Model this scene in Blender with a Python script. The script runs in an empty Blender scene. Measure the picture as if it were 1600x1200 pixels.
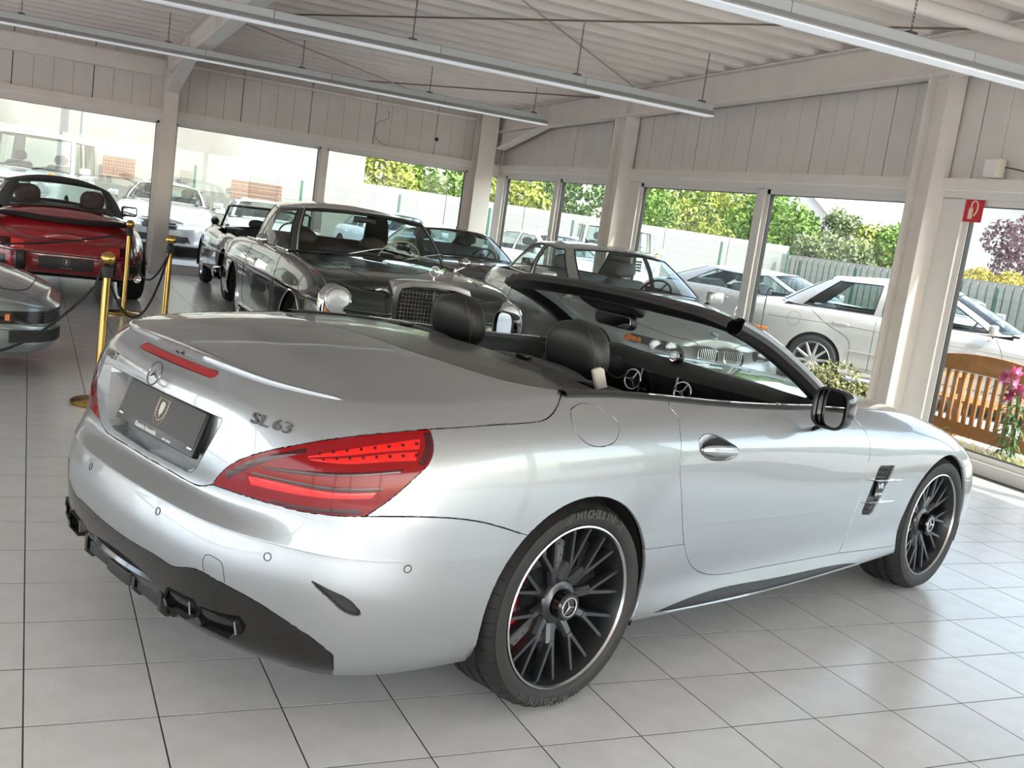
import bpy, bmesh, math, random
import numpy as np
from mathutils import Vector, Matrix
from mathutils.bvhtree import BVHTree
from mathutils.geometry import interpolate_bezier
from mathutils.interpolate import poly_3d_calc

random.seed(7)
SC = bpy.context.scene
COL = SC.collection
PI = math.pi
rad = math.radians

# ------------------------------------------------------------------ camera
FPX = 1624.4                                    # focal length in pixels of the 1600 x 1200 frame
TILE = 0.34467                                  # floor tile pitch in metres
CAM = np.array([-.216, -9.143, 4.340]) * TILE


def _rot(a, b, c):
    ca, sa, cb, sb, cc, sc = math.cos(a), math.sin(a), math.cos(b), math.sin(b), math.cos(c), math.sin(c)
    return (np.array([[ca, -sa, 0], [sa, ca, 0], [0, 0, 1]]) @ np.array([[1, 0, 0], [0, cb, -sb], [0, sb, cb]])
            @ np.array([[cc, -sc, 0], [sc, cc, 0], [0, 0, 1]]))


CROT = _rot(rad(-25.86), rad(81.12), rad(8.07))
camd = bpy.data.cameras.new('camera')
camd.sensor_width = 36
camd.lens = FPX / 1600 * 36
camd.clip_start, camd.clip_end = .05, 400
camo = bpy.data.objects.new('camera', camd)
COL.objects.link(camo)
camo.matrix_world = Matrix([list(CROT[i]) + [CAM[i]] for i in range(3)] + [[0, 0, 0, 1]])
SC.camera = camo

# ------------------------------------------------------------------ sky, sun, exposure
SC.view_settings.view_transform = 'Standard'
SC.view_settings.look = 'None'
SC.view_settings.gamma = 1
SC.view_settings.use_curve_mapping = False
SC.view_settings.exposure = 1.42
world = bpy.data.worlds.new('sky')
SC.world = world
world.use_nodes = True
wn = world.node_tree.nodes
wl = world.node_tree.links
sky = wn.new('ShaderNodeTexSky')
sky.sky_type = 'NISHITA'
sky.sun_disc = False
sky.sun_elevation = rad(48)
sky.sun_rotation = rad(160)
sky.air_density = 1.0
sky.dust_density = 1.6
sky.ozone_density = 1.2
wn["Background"].inputs["Strength"].default_value = 0.55
hsv = wn.new('ShaderNodeHueSaturation')          # hazy white sky, camera balanced to it
hsv.inputs['Saturation'].default_value = .65
wb = wn.new('ShaderNodeMix')
wb.data_type = 'RGBA'
wb.blend_type = 'MULTIPLY'
wb.inputs[0].default_value = 1
wb.inputs[7].default_value = (1.0, .96, .92, 1)
wl.new(sky.outputs[0], hsv.inputs['Color'])
wl.new(hsv.outputs[0], wb.inputs[6])
wl.new(wb.outputs[2], wn['Background'].inputs['Color'])
sund = bpy.data.lights.new('sun', 'SUN')
sund.energy = 4.5
sund.angle = rad(.8)
sund.color = (1, .95, .87)
suno = bpy.data.objects.new('sun', sund)
COL.objects.link(suno)
suno.rotation_euler = (rad(40), 0, rad(22))     # high sun from behind the camera, a little from the right
SC.cycles.max_bounces = 10
SC.cycles.diffuse_bounces = 5
SC.cycles.glossy_bounces = 5
SC.cycles.transmission_bounces = 8
SC.cycles.transparent_max_bounces = 24
SC.cycles.caustics_reflective = False
SC.cycles.caustics_refractive = False
SC.cycles.sample_clamp_indirect = 6

# ------------------------------------------------------------------ materials
MATS = {}


def mat(name, col=(.5, .5, .5), rough=.5, metal=0., coat=0., coatr=.03, spec=.5, emit=None, estr=0., noise=None, bump=None, alpha=1., sheen=0.):
    """procedural Principled material. noise=(scale, amount, detail) varies the colour, bump=(scale, strength)."""
    if name in MATS:
        return MATS[name]
    m = bpy.data.materials.new(name)
    m.use_nodes = True
    n, l = m.node_tree.nodes, m.node_tree.links
    b = n['Principled BSDF']
    b.inputs['Base Color'].default_value = (*col, 1)
    b.inputs['Roughness'].default_value = rough
    b.inputs['Metallic'].default_value = metal
    b.inputs['Specular IOR Level'].default_value = spec
    b.inputs['Coat Weight'].default_value = coat
    b.inputs['Coat Roughness'].default_value = coatr
    b.inputs['Alpha'].default_value = alpha
    if sheen:
        b.inputs['Sheen Weight'].default_value = sheen
    if emit:
        b.inputs['Emission Color'].default_value = (*emit, 1)
        b.inputs['Emission Strength'].default_value = estr
    tc = None
    if noise or bump:
        tc = n.new('ShaderNodeTexCoord')
    if noise:
        t = n.new('ShaderNodeTexNoise')
        t.inputs['Scale'].default_value = noise[0]
        t.inputs['Detail'].default_value = noise[2] if len(noise) > 2 else 4
        l.new(tc.outputs['Object'], t.inputs['Vector'])
        r = n.new('ShaderNodeValToRGB')
        a = noise[1]
        r.color_ramp.elements[0].position, r.color_ramp.elements[1].position = .3, .7
        r.color_ramp.elements[0].color = (*[max(0, c * (1 - a)) for c in col], 1)
        c2 = noise[3] if len(noise) > 3 else [min(1, c * (1 + a)) for c in col]
        r.color_ramp.elements[1].color = (*c2, 1)
        l.new(t.outputs['Fac'], r.inputs['Fac'])
        l.new(r.outputs['Color'], b.inputs['Base Color'])
    if bump:
        t = n.new('ShaderNodeTexNoise')
        t.inputs['Scale'].default_value = bump[0]
        t.inputs['Detail'].default_value = 3
        l.new(tc.outputs['Object'], t.inputs['Vector'])
        bp = n.new('ShaderNodeBump')
        bp.inputs['Strength'].default_value = bump[1]
        bp.inputs['Distance'].default_value = .01
        l.new(t.outputs['Fac'], bp.inputs['Height'])
        l.new(bp.outputs['Normal'], b.inputs['Normal'])
    MATS[name] = m
    return m


def glass(name, tint=(1, 1, 1), refl=.9, rough=0.):
    """thin glass: fresnel mix of a clear tinted pane and a mirror reflection"""
    if name in MATS:
        return MATS[name]
    m = bpy.data.materials.new(name)
    m.use_nodes = True
    n, l = m.node_tree.nodes, m.node_tree.links
    n.remove(n['Principled BSDF'])
    tr = n.new('ShaderNodeBsdfTransparent')
    tr.inputs['Color'].default_value = (*tint, 1)
    gl = n.new('ShaderNodeBsdfGlossy')
    gl.inputs['Roughness'].default_value = rough
    gl.inputs['Color'].default_value = (refl, refl, refl, 1)
    lw = n.new('ShaderNodeLayerWeight')          # facing: 0 straight on, 1 grazing (same from both sides)
    lw.inputs['Blend'].default_value = .5
    pw = n.new('ShaderNodeMath')
    pw.operation = 'POWER'
    pw.inputs[1].default_value = 5
    l.new(lw.outputs['Facing'], pw.inputs[0])
    fr = n.new('ShaderNodeMath')
    fr.operation = 'MULTIPLY_ADD'
    fr.inputs[1].default_value = .92
    fr.inputs[2].default_value = .045
    l.new(pw.outputs[0], fr.inputs[0])
    mx = n.new('ShaderNodeMixShader')
    l.new(fr.outputs[0], mx.inputs[0])
    l.new(tr.outputs[0], mx.inputs[1])
    l.new(gl.outputs[0], mx.inputs[2])
    l.new(mx.outputs[0], n['Material Output'].inputs[0])
    MATS[name] = m
    return m


# ------------------------------------------------------------------ object helpers
def link(o, parent=None):
    COL.objects.link(o)
    if parent is not None:
        o.parent = parent
    return o


def tag(o, label=None, cat=None, group=None, kind=None):
    if label:
        o['label'] = label
    if cat:
        o['category'] = cat
    if group:
        o['group'] = group
    if kind:
        o['kind'] = kind
    return o


def thing(name, label, cat, loc=(0, 0, 0), rz=0., group=None):
    o = bpy.data.objects.new(name, None)
    o.empty_display_size = .2
    link(o)
    o.location = loc
    o.rotation_euler = (0, 0, rz)
    return tag(o, label, cat, group)


def copy_tree(o, parent=None):
    c = o.copy()
    COL.objects.link(c)
    if parent is not None:
        c.parent = parent
    for ch in list(o.children):
        copy_tree(ch, c)
    return c


def mesh_obj(name, verts, faces, material, parent=None, smooth=None, mats=None, midx=None):
    me = bpy.data.meshes.new(name)
    me.from_pydata([tuple(map(float, v)) for v in verts], [], [tuple(map(int, f)) for f in faces])
    for m in (mats or [material]):
        me.materials.append(m)
    if midx is not None:
        me.polygons.foreach_set('material_index', midx)
    if smooth is not None:
        me.polygons.foreach_set('use_smooth', [True] * len(me.polygons))
        if smooth < 179:
            me.set_sharp_from_angle(angle=rad(smooth))
    me.update()
    return link(bpy.data.objects.new(name, me), parent)


def frame(d, up=(0, 0, 1)):
    """3x3 with columns (side, up', d)"""
    d = np.asarray(d, float)
    d = d / np.linalg.norm(d)
    up = np.asarray(up, float)
    if abs(d @ up) > .98:
        up = np.array([1., 0, 0])
    s = np.cross(up, d)
    s /= np.linalg.norm(s)
    return np.stack([s, np.cross(d, s), d], 1)


class MB:
    """collects shapes; build() links them as ONE mesh object"""

    def __init__(self):
        self.v, self.f = [], []

    def add(self, v, f):
        o = len(self.v)
        self.v += [tuple(p) for p in v]
        self.f += [tuple(i + o for i in q) for q in f]
        return self

    def box(self, c, s, R=None):
        P = np.array([[x, y, z] for x in (-.5, .5) for y in (-.5, .5) for z in (-.5, .5)]) * np.array(s)
        if R is not None:
            P = P @ np.asarray(R).T
        return self.add(P + np.array(c), [(0, 1, 3, 2), (4, 6, 7, 5), (0, 4, 5, 1), (2, 3, 7, 6), (0, 2, 6, 4), (1, 5, 7, 3)])

    def rbox(self, c, s, r, R=None, n=3):
        """box rounded along its local z edges and softened at top and bottom"""
        hx, hy, hz = np.array(s) / 2
        r = min(r, hx * .99, hy * .99)
        ring = []
        for cx, cy, a0 in ((hx - r, hy - r, 0), (-hx + r, hy - r, 90), (-hx + r, -hy + r, 180), (hx - r, -hy + r, 270)):
            for k in range(n + 1):
                a = rad(a0 + 90 * k / n)
                ring.append((cx + r * math.cos(a), cy + r * math.sin(a)))
        ring = np.array(ring)
        e = min(r, hz) * .6
        lay = [(-hz, .0), (-hz + e * .3, .7), (-hz + e, 1), (hz - e, 1), (hz - e * .3, .7), (hz, .0)]
        V, F, m = [], [], len(ring)
        for z, t in lay:
            k = e * (1 - t) * .9
            sc = np.array([(hx - k) / hx, (hy - k) / hy])
            V += [(p[0] * sc[0], p[1] * sc[1], z) for p in ring]
        for j in range(len(lay) - 1):
            F += [(j * m + i, j * m + (i + 1) % m, (j + 1) * m + (i + 1) % m, (j + 1) * m + i) for i in range(m)]
        F += [tuple(reversed(range(m))), tuple(range((len(lay) - 1) * m, len(lay) * m))]
        V = np.array(V)
        if R is not None:
            V = V @ np.asarray(R).T
        return self.add(V + np.array(c), F)

    def cyl(self, p0, p1, r0, r1=None, n=16, caps=True):
        r1 = r0 if r1 is None else r1
        p0, p1 = np.array(p0, float), np.array(p1, float)
        Fm = frame(p1 - p0)
        a = np.arange(n) * 2 * PI / n
        cs = np.cos(a)[:, None] * Fm[:, 0] + np.sin(a)[:, None] * Fm[:, 1]
        V = np.concatenate([p0 + cs * r0, p1 + cs * r1])
        F = [(i, (i + 1) % n, n + (i + 1) % n, n + i) for i in range(n)]
        if caps:
            F += [tuple(reversed(range(n))), tuple(range(n, 2 * n))]
        return self.add(V, F)

    def tube(self, pts, r, n=8, closed=False, caps=True):
        P = np.array(pts, float)
        m = len(P)
        rr = np.broadcast_to(np.asarray(r, float), (m,))
        T = np.gradient(P, axis=0) if not closed else np.roll(P, -1, 0) - np.roll(P, 1, 0)
        Fm = frame(T[0])
        s, u = Fm[:, 0], Fm[:, 1]
        V = []
        a = np.arange(n) * 2 * PI / n
        for i in range(m):
            t = T[i] / (np.linalg.norm(T[i]) + 1e-12)
            s = s - t * (s @ t)
            s /= np.linalg.norm(s) + 1e-12
            u = np.cross(t, s)
            V.append(P[i] + rr[i] * (np.cos(a)[:, None] * s + np.sin(a)[:, None] * u))
        F = []
        for i in range(m if closed else m - 1):
            j = (i + 1) % m
            F += [(i * n + k, i * n + (k + 1) % n, j * n + (k + 1) % n, j * n + k) for k in range(n)]
        if caps and not closed:
            F += [tuple(reversed(range(n))), tuple(range((m - 1) * n, m * n))]
        return self.add(np.concatenate(V), F)

    def lathe(self, prof, n=32, M=None, closed=False, a0=0., a1=2 * PI):
        """prof: (radius, height) list turned about local z"""
        full = abs(a1 - a0 - 2 * PI) < 1e-6
        k = n if full else n + 1
        a = a0 + np.arange(k) * (a1 - a0) / n
        V = np.array([[r * math.cos(t), r * math.sin(t), z] for r, z in prof for t in a])
        F, m = [], len(prof)
        for j in range(m if closed else m - 1):
            q = (j + 1) % m
            for i in range(n):
                i2 = (i + 1) % k
                F.append((j * k + i, j * k + i2, q * k + i2, q * k + i))
        if M is not None:
            M = np.asarray(M)
            V = V @ M[:3, :3].T + (M[:3, 3] if M.shape[0] == 4 else 0)
        return self.add(V, F)

    def prism(self, poly, z0, z1, M=None):
        """extrude a 2D polygon (local xy) from z0 to z1"""
        m = len(poly)
        V = np.array([[x, y, z] for z in (z0, z1) for x, y in poly], float)
        F = [tuple(reversed(range(m))), tuple(range(m, 2 * m))] + [(i, (i + 1) % m, m + (i + 1) % m, m + i) for i in range(m)]
        if M is not None:
            M = np.asarray(M)
            V = V @ M[:3, :3].T + (M[:3, 3] if M.shape[0] == 4 else 0)
        return self.add(V, F)

    def ball(self, c, r, n=16, s=(1, 1, 1)):
        prof = [(r * math.sin(PI * i / n), -r * math.cos(PI * i / n)) for i in range(n + 1)]
        v0 = len(self.v)
        self.lathe(prof, n * 2)
        for i in range(v0, len(self.v)):
            x, y, z = self.v[i]
            self.v[i] = (x * s[0] + c[0], y * s[1] + c[1], z * s[2] + c[2])
        return self

    def grid(self, P, flip=False):
        P = np.asarray(P, float)
        a, b = P.shape[:2]
        F = []
        for i in range(a - 1):
            for j in range(b - 1):
                q = (i * b + j, (i + 1) * b + j, (i + 1) * b + j + 1, i * b + j + 1)
                F.append(q[::-1] if flip else q)
        return self.add(P.reshape(-1, 3), F)

    def move(self, M):
        M = np.asarray(M)
        V = np.array(self.v) @ M[:3, :3].T + (M[:3, 3] if M.shape[0] == 4 else 0)
        self.v = [tuple(p) for p in V]
        return self

    def build(self, name, material, parent=None, smooth=None):
        return mesh_obj(name, self.v, self.f, material, parent, smooth)


def rz(a):
    return np.array([[math.cos(a), -math.sin(a), 0], [math.sin(a), math.cos(a), 0], [0, 0, 1]])


def ry(a):
    return np.array([[math.cos(a), 0, math.sin(a)], [0, 1, 0], [-math.sin(a), 0, math.cos(a)]])


def rx(a):
    return np.array([[1, 0, 0], [0, math.cos(a), -math.sin(a)], [0, math.sin(a), math.cos(a)]])


def m4(R, t):
    M = np.eye(4)
    M[:3, :3] = R
    M[:3, 3] = t
    return M


def cspline(t, Y, x):
    """natural cubic spline through (t, Y[k, ...]) evaluated at x"""
    t, Y, x = np.asarray(t, float), np.asarray(Y, float), np.asarray(x, float)
    n = len(t)
    sh = Y.shape[1:]
    Yf = Y.reshape(n, -1)
    h = np.diff(t)
    A = np.zeros((n, n))
    B = np.zeros_like(Yf)
    A[0, 0] = A[-1, -1] = 1
    for i in range(1, n - 1):
        A[i, i - 1], A[i, i], A[i, i + 1] = h[i - 1], 2 * (h[i - 1] + h[i]), h[i]
        B[i] = 6 * ((Yf[i + 1] - Yf[i]) / h[i] - (Yf[i] - Yf[i - 1]) / h[i - 1])
    Mm = np.linalg.solve(A, B)
    i = np.clip(np.searchsorted(t, x) - 1, 0, n - 2)
    d0, d1, hh = (x - t[i])[:, None], (t[i + 1] - x)[:, None], h[i][:, None]
    R = (Mm[i] * d1 ** 3 + Mm[i + 1] * d0 ** 3) / (6 * hh) + (Yf[i] / hh - Mm[i] * hh / 6) * d1 + (Yf[i + 1] / hh - Mm[i + 1] * hh / 6) * d0
    return R.reshape((len(x),) + sh)


def pchip(t, Y, x):
    t, Y, x = np.asarray(t, float), np.asarray(Y, float), np.asarray(x, float)
    n = len(t)
    sh = Y.shape[1:]
    Yf = Y.reshape(n, -1)
    h = np.diff(t)[:, None]
    d = np.diff(Yf, axis=0) / h
    m = np.zeros_like(Yf)
    m[0], m[-1] = d[0], d[-1]
    for i in range(1, n - 1):
        w1, w2 = 2 * h[i] + h[i - 1], h[i] + 2 * h[i - 1]
        ok = d[i - 1] * d[i] > 0
        den = np.where(ok, w1 / np.where(ok, d[i - 1], 1) + w2 / np.where(ok, d[i], 1), 1)
        m[i] = np.where(ok, (w1 + w2) / den, 0)
    i = np.clip(np.searchsorted(t, x, side='right') - 1, 0, n - 2)
    hh = h[i]
    s = (x - t[i])[:, None] / hh
    R = (Yf[i] * (2 * s ** 3 - 3 * s ** 2 + 1) + m[i] * hh * (s ** 3 - 2 * s ** 2 + s) + Yf[i + 1] * (-2 * s ** 3 + 3 * s ** 2) + m[i + 1] * hh * (s ** 3 - s ** 2))
    return R.reshape((len(x),) + sh)


def smooth_poly(pts, n=8, closed=False):
    """dense smooth curve through points"""
    P = np.array(pts, float)
    if closed:
        P = np.concatenate([P[-3:], P, P[:4]])
    t = np.concatenate([[0], np.cumsum(np.linalg.norm(np.diff(P, axis=0), axis=1))])
    if closed:
        x = np.concatenate([np.linspace(t[i], t[i + 1], n, endpoint=False) for i in range(3, len(P) - 4)])
    else:
        x = np.concatenate([np.linspace(t[i], t[i + 1], n, endpoint=False) for i in range(len(P) - 1)] + [[t[-1]]])
    return cspline(t, P, x)


def text_geo(body, size, depth, M, bold=0., space=1., shear=0., align='CENTER', sx=1.):
    cu = bpy.data.curves.new('lettering', 'FONT')
    cu.body = body
    cu.size = size
    cu.extrude = depth
    cu.offset = bold
    cu.space_character = space
    cu.shear = shear
    cu.align_x = align
    cu.align_y = 'CENTER'
    cu.resolution_u = 3
    o = bpy.data.objects.new('lettering', cu)
    COL.objects.link(o)
    dg = bpy.context.evaluated_depsgraph_get()
    me = bpy.data.meshes.new_from_object(o.evaluated_get(dg))
    M = np.asarray(M)
    V = np.array([v.co[:] for v in me.vertices]).reshape(-1, 3) * np.array([sx, 1, 1])
    F = [tuple(p.vertices) for p in me.polygons]
    bpy.data.objects.remove(o)
    bpy.data.curves.remove(cu)
    bpy.data.meshes.remove(me)
    return V @ M[:3, :3].T + M[:3, 3], F


def text_mesh(body, size, depth, parent, material, M, name, **kw):
    """flat lettering as real raised geometry; M places local xy in the scene"""
    V, F = text_geo(body, size, depth, M, **kw)
    return mesh_obj(name, V, F, material, parent)
# ------------------------------------------------------------------ the hall
M_TILE = mat('floor_tile_ceramic', (.72, .715, .70), rough=.21, spec=.75, noise=(9, .05, 6), bump=(90, .05))
M_TILE2 = mat('floor_tile_ceramic_b', (.695, .69, .675), rough=.23, spec=.75, noise=(7, .05, 6), bump=(90, .05))
M_GROUT = mat('tile_grout', (.035, .032, .03), rough=.9)
M_PANEL = mat('wall_sandwich_panel', (.66, .62, .575), rough=.55, noise=(3, .04, 3))
M_GROOVE = mat('panel_joint', (.06, .055, .05), rough=.9)
M_STEEL = mat('painted_steel', (.74, .69, .635), rough=.45, noise=(4, .04, 3))
M_STEELW = mat('painted_steel_pale_lit', (.84, .80, .755), rough=.4, noise=(4, .03, 3))  # pale paint, also used to colour beam undersides as brightly lit
M_SHEET = mat('roof_sheet_steel', (.84, .79, .735), rough=.5, metal=.0, noise=(2, .05, 3))
M_FRAME = mat('window_frame_alu', (.70, .675, .64), rough=.4)
M_SEAL = mat('rubber_seal', (.02, .02, .02), rough=.7)
M_PANE = glass('window_pane', (.72, .75, .735), .5)
M_RAIL = mat('lamp_housing', (.52, .545, .555), rough=.38)
M_RAILR = mat('lamp_reflector', (.40, .40, .39), rough=.4)
M_DIFF = mat('lamp_diffuser', (.80, .83, .88), rough=.35, emit=(.9, .95, 1), estr=.12)
M_CHAIN = mat('chain_steel', (.10, .10, .10), rough=.5, metal=.6)
M_ROD = mat('tie_rod_steel', (.45, .42, .39), rough=.5, metal=.3)
M_CABLE = mat('cable_black', (.03, .03, .03), rough=.6)
M_WHITE = mat('white_plastic', (.75, .73, .69), rough=.4)

XW, YW = 7.05, 13.1                      # inner faces of the right and left glazed walls
XB, YB = -8.6, -9.0                      # far ends of the hall behind the camera
roofz = lambda y: 3.265 + (11.4 - y) * .036
T0 = TILE


def struct(o):
    o['kind'] = 'structure'
    return o


floor = struct(MB().box(((XB + XW) / 2, (YB + YW) / 2, -.0505), (XW - XB + .3, YW - YB + .3, .1)).build('floor', M_GROUT))
# tiles: the ones seen largest are single objects, the rest one mesh
_tm = []
for k, mm in enumerate((M_TILE, M_TILE2)):
    b = MB()
    h, e = T0 / 2 - .0023, .0003
    b.add([(-h, -h, -.010), (h, -h, -.010), (h, h, -.010), (-h, h, -.010), (-h, -h, -e), (h, -h, -e), (h, h, -e), (-h, h, -e),
           (-h + e, -h + e, 0), (h - e, -h + e, 0), (h - e, h - e, 0), (-h + e, h - e, 0)],
          [(0, 1, 5, 4), (1, 2, 6, 5), (2, 3, 7, 6), (3, 0, 4, 7), (4, 5, 9, 8), (5, 6, 10, 9), (6, 7, 11, 10), (7, 4, 8, 11), (8, 9, 10, 11)])
    o = b.build('tile', mm, floor)
    _tm.append(o)


def cam_px(w):
    q = CROT.T @ (np.asarray(w, float) - CAM)
    if q[2] > -.3:
        return None
    return (800 + FPX * q[0] / -q[2], 600 - FPX * q[1] / -q[2], -q[2])


cells, rest = [], []
for i in range(int(XB / T0) - 1, int(XW / T0) + 1):
    for j in range(int(YB / T0) - 1, int(YW / T0) + 1):
        x, y = (i + .5) * T0, (j + .5) * T0
        if not (XB < x < XW - .05 and YB < y < YW - .05):
            continue
        q = cam_px((x, y, 0))
        if q and -60 < q[0] < 1660 and 380 < q[1] < 1280:
            cells.append((q[2], x, y))
        else:
            rest.append((x, y))
cells.sort()
first = [True, True]
for n_, (d, x, y) in enumerate(cells[:300]):
    k = int(abs(math.sin(x * 91.7 + y * 37.3)) * 7) % 2
    if first[k]:
        o, first[k] = _tm[k], False
    else:
        o = _tm[k].copy()
        COL.objects.link(o)
    o.location = (x, y, 0)
rest += [(x, y) for d, x, y in cells[300:]]
b = MB()
h = T0 / 2 - .0022
for x, y in rest:
    b.add([(x - h, y - h, 0), (x + h, y - h, 0), (x + h, y + h, 0), (x - h, y + h, 0)], [(0, 1, 2, 3)])
tag(b.build('tile_field', M_TILE, floor), kind='stuff')

# roof sheets: trapezoidal profile, ribs along X
ceil = struct(MB().box(((XB + XW) / 2, (YB + YW) / 2, 4.75), (XW - XB + .4, YW - YB + .4, .06)).build('ceiling', M_SHEET))
PITCH = .37
sheet_prof = [(0, 0), (.105, 0), (.145, .14), (.330, .14), (.37, 0)]


def sheet(y0, nrib):
    prof = []
    for r in range(nrib):
        prof += [(r * PITCH + a, h_) for a, h_ in sheet_prof[:-1]]
    prof.append((nrib * PITCH, 0))
    P = []
    for x in (XB - .1, XW + .1):
        P.append([(x, y0 + a, roofz(y0 + a) + h_) for a, h_ in prof])
    P2 = [[(x, y, z + .012) for x, y, z in row] for row in P]
    b = MB().grid(P).grid(P2, True)
    return b.build('roof_sheet', M_SHEET, ceil)


y = YB - .1
while y < YW + .2:
    sheet(y, 3)
    y += 3 * PITCH


def ibeam(b, p0, p1, w, h, up=(0, 0, 1), tf=.016, tw=.012):
    """I-section between two points, centred on the line"""
    p0, p1 = np.array(p0, float), np.array(p1, float)
    d = p1 - p0
    L = np.linalg.norm(d)
    Fm = frame(d, up)
    c = (p0 + p1) / 2
    b.box(c + Fm[:, 1] * (h / 2 - tf / 2), (w, tf, L), Fm)
    b.box(c - Fm[:, 1] * (h / 2 - tf / 2), (w, tf, L), Fm)
    b.box(c, (tw, h - 2 * tf, L), Fm)
    return b


def rafter(x, name, label):
    t = thing(name, label, 'beam')
    b = MB()
    ibeam(b, (x, YW - .1, roofz(YW) - .175), (x, YB, roofz(YB) - .175), .17, .34)
    b.build('beam', M_STEEL, t)
    p0, p1 = np.array([x, 11.3, roofz(11.3) - .347]), np.array([x, YB, roofz(YB) - .347])
    MB().box((p0 + p1) / 2, (.172, .006, np.linalg.norm(p1 - p0)), frame(p1 - p0)).build('lower_flange_lit', M_STEELW, t)  # paler skin below the beam: light on its underside put into the colour
    # haunch: web plate and lower flange from the column up to the beam
    zc, zb = 2.60, 2.93
    b = MB()
    Mx = np.array([[0, 0, 1, x], [1, 0, 0, 0], [0, 1, 0, 0], [0, 0, 0, 1.]])
    b.prism([(YW - .28, zc), (YW - .28, roofz(YW) - .33), (11.3, zb), ], -.006, .006, Mx)
    b.build('haunch_plate', M_STEEL, t)
    b = MB()
    p0, p1 = np.array([x, YW - .28, zc]), np.array([x, 11.25, zb + .002])
    Fm = frame(p1 - p0)
    b.box((p0 + p1) / 2, (.17, .016, np.linalg.norm(p1 - p0)), Fm)
    b.build('haunch_flange', M_STEELW, t)
    b = MB().box((x, 8.8, roofz(8.8) - .175), (.15, .012, .32)).box((x, 11.28, roofz(11.3) - .175), (.15, .012, .32))
    b.build('stiffener', M_STEEL, t)
    return t


rafter(1.70, 'roof_beam', 'pale steel roof beam with knee brace above the column beside the red car')
rafter(6.86, 'roof_beam', 'pale steel roof beam sloping up along the wall of wide windows')
rafter(-3.6, 'roof_beam', 'pale steel roof beam of the hall end behind the grey wedge car')


def column(x, y, wx, wy, name, label, h=None, light=False):
    t = thing(name, label, 'column', (x, y, 0))
    h = h or roofz(y) - .02
    b = MB()
    # I section, web along y
    b.box((0, -wy / 2 + .008, h / 2), (wx, .016, h)).box((0, wy / 2 - .008, h / 2), (wx, .016, h)).box((0, 0, h / 2), (.012, wy - .032, h))
    b.build('shaft', M_STEELW if light else M_STEEL, t)
    b = MB().box((0, 0, .006), (wx + .06, wy + .06, .012))
    b.build('base_plate', M_STEEL, t)
    b = MB()
    for s in (-1, 1):
        for q in (-1, 1):
            b.cyl((s * (wx / 2 + .012), q * (wy / 2 + .012), .012), (s * (wx / 2 + .012), q * (wy / 2 + .012), .03), .01, n=6)
    b.build('anchor_bolts', M_CHAIN, t)
    return t


column(1.70, YW - .15, .19, .26, 'steel_column', 'pale steel column standing between the red car and the black roadster')
column(6.62, YW - .17, .30, .28, 'steel_column', 'pale steel column in the corner where the two glazed walls meet')
column(6.93, 8.98, .20, .30, 'steel_column', 'pale steel column of the window wall beside the grey coupe', h=3.06)
column(6.93, 3.70, .20, .24, 'steel_column', 'tall pale steel column beyond the bonnet of the silver convertible', h=3.24)
column(-3.6, YW - .15, .19, .26, 'steel_column', 'pale steel column at the far end of the glazed wall')


# ---- upper wall panels, header beams, window frames and panes
def panel(parent, along, a0, a1, zb, zt0, zt1, pos):
    """sandwich panel with three grooves. along 'x': wall plane y=pos, along 'y': wall plane x=pos. inner face towards the hall"""
    n = 4
    b = MB()
    g = .004
    a0, a1 = a0 + .006, a1 - .006
    w = (a1 - a0) / n
    for k in range(n):
        s0, s1 = a0 + k * w + (g / 2 if k else 0), a0 + (k + 1) * w - (g / 2 if k < n - 1 else 0)
        za, zb_ = zt0 + (zt1 - zt0) * (s0 - a0) / (a1 - a0), zt0 + (zt1 - zt0) * (s1 - a0) / (a1 - a0)
        if along == 'x':
            V = [(s, q, z) for q in (pos, pos + .04) for s, z in ((s0, zb), (s1, zb), (s1, zb_), (s0, za))]
        else:
            V = [(q, s, z) for q in (pos, pos + .04) for s, z in ((s0, zb), (s1, zb), (s1, zb_), (s0, za))]
        b.add(V, [(0, 1, 2, 3), (7, 6, 5, 4), (0, 4, 5, 1), (1, 5, 6, 2), (2, 6, 7, 3), (3, 7, 4, 0)])
    return b.build('wall_panel', M_PANEL, parent)


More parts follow.
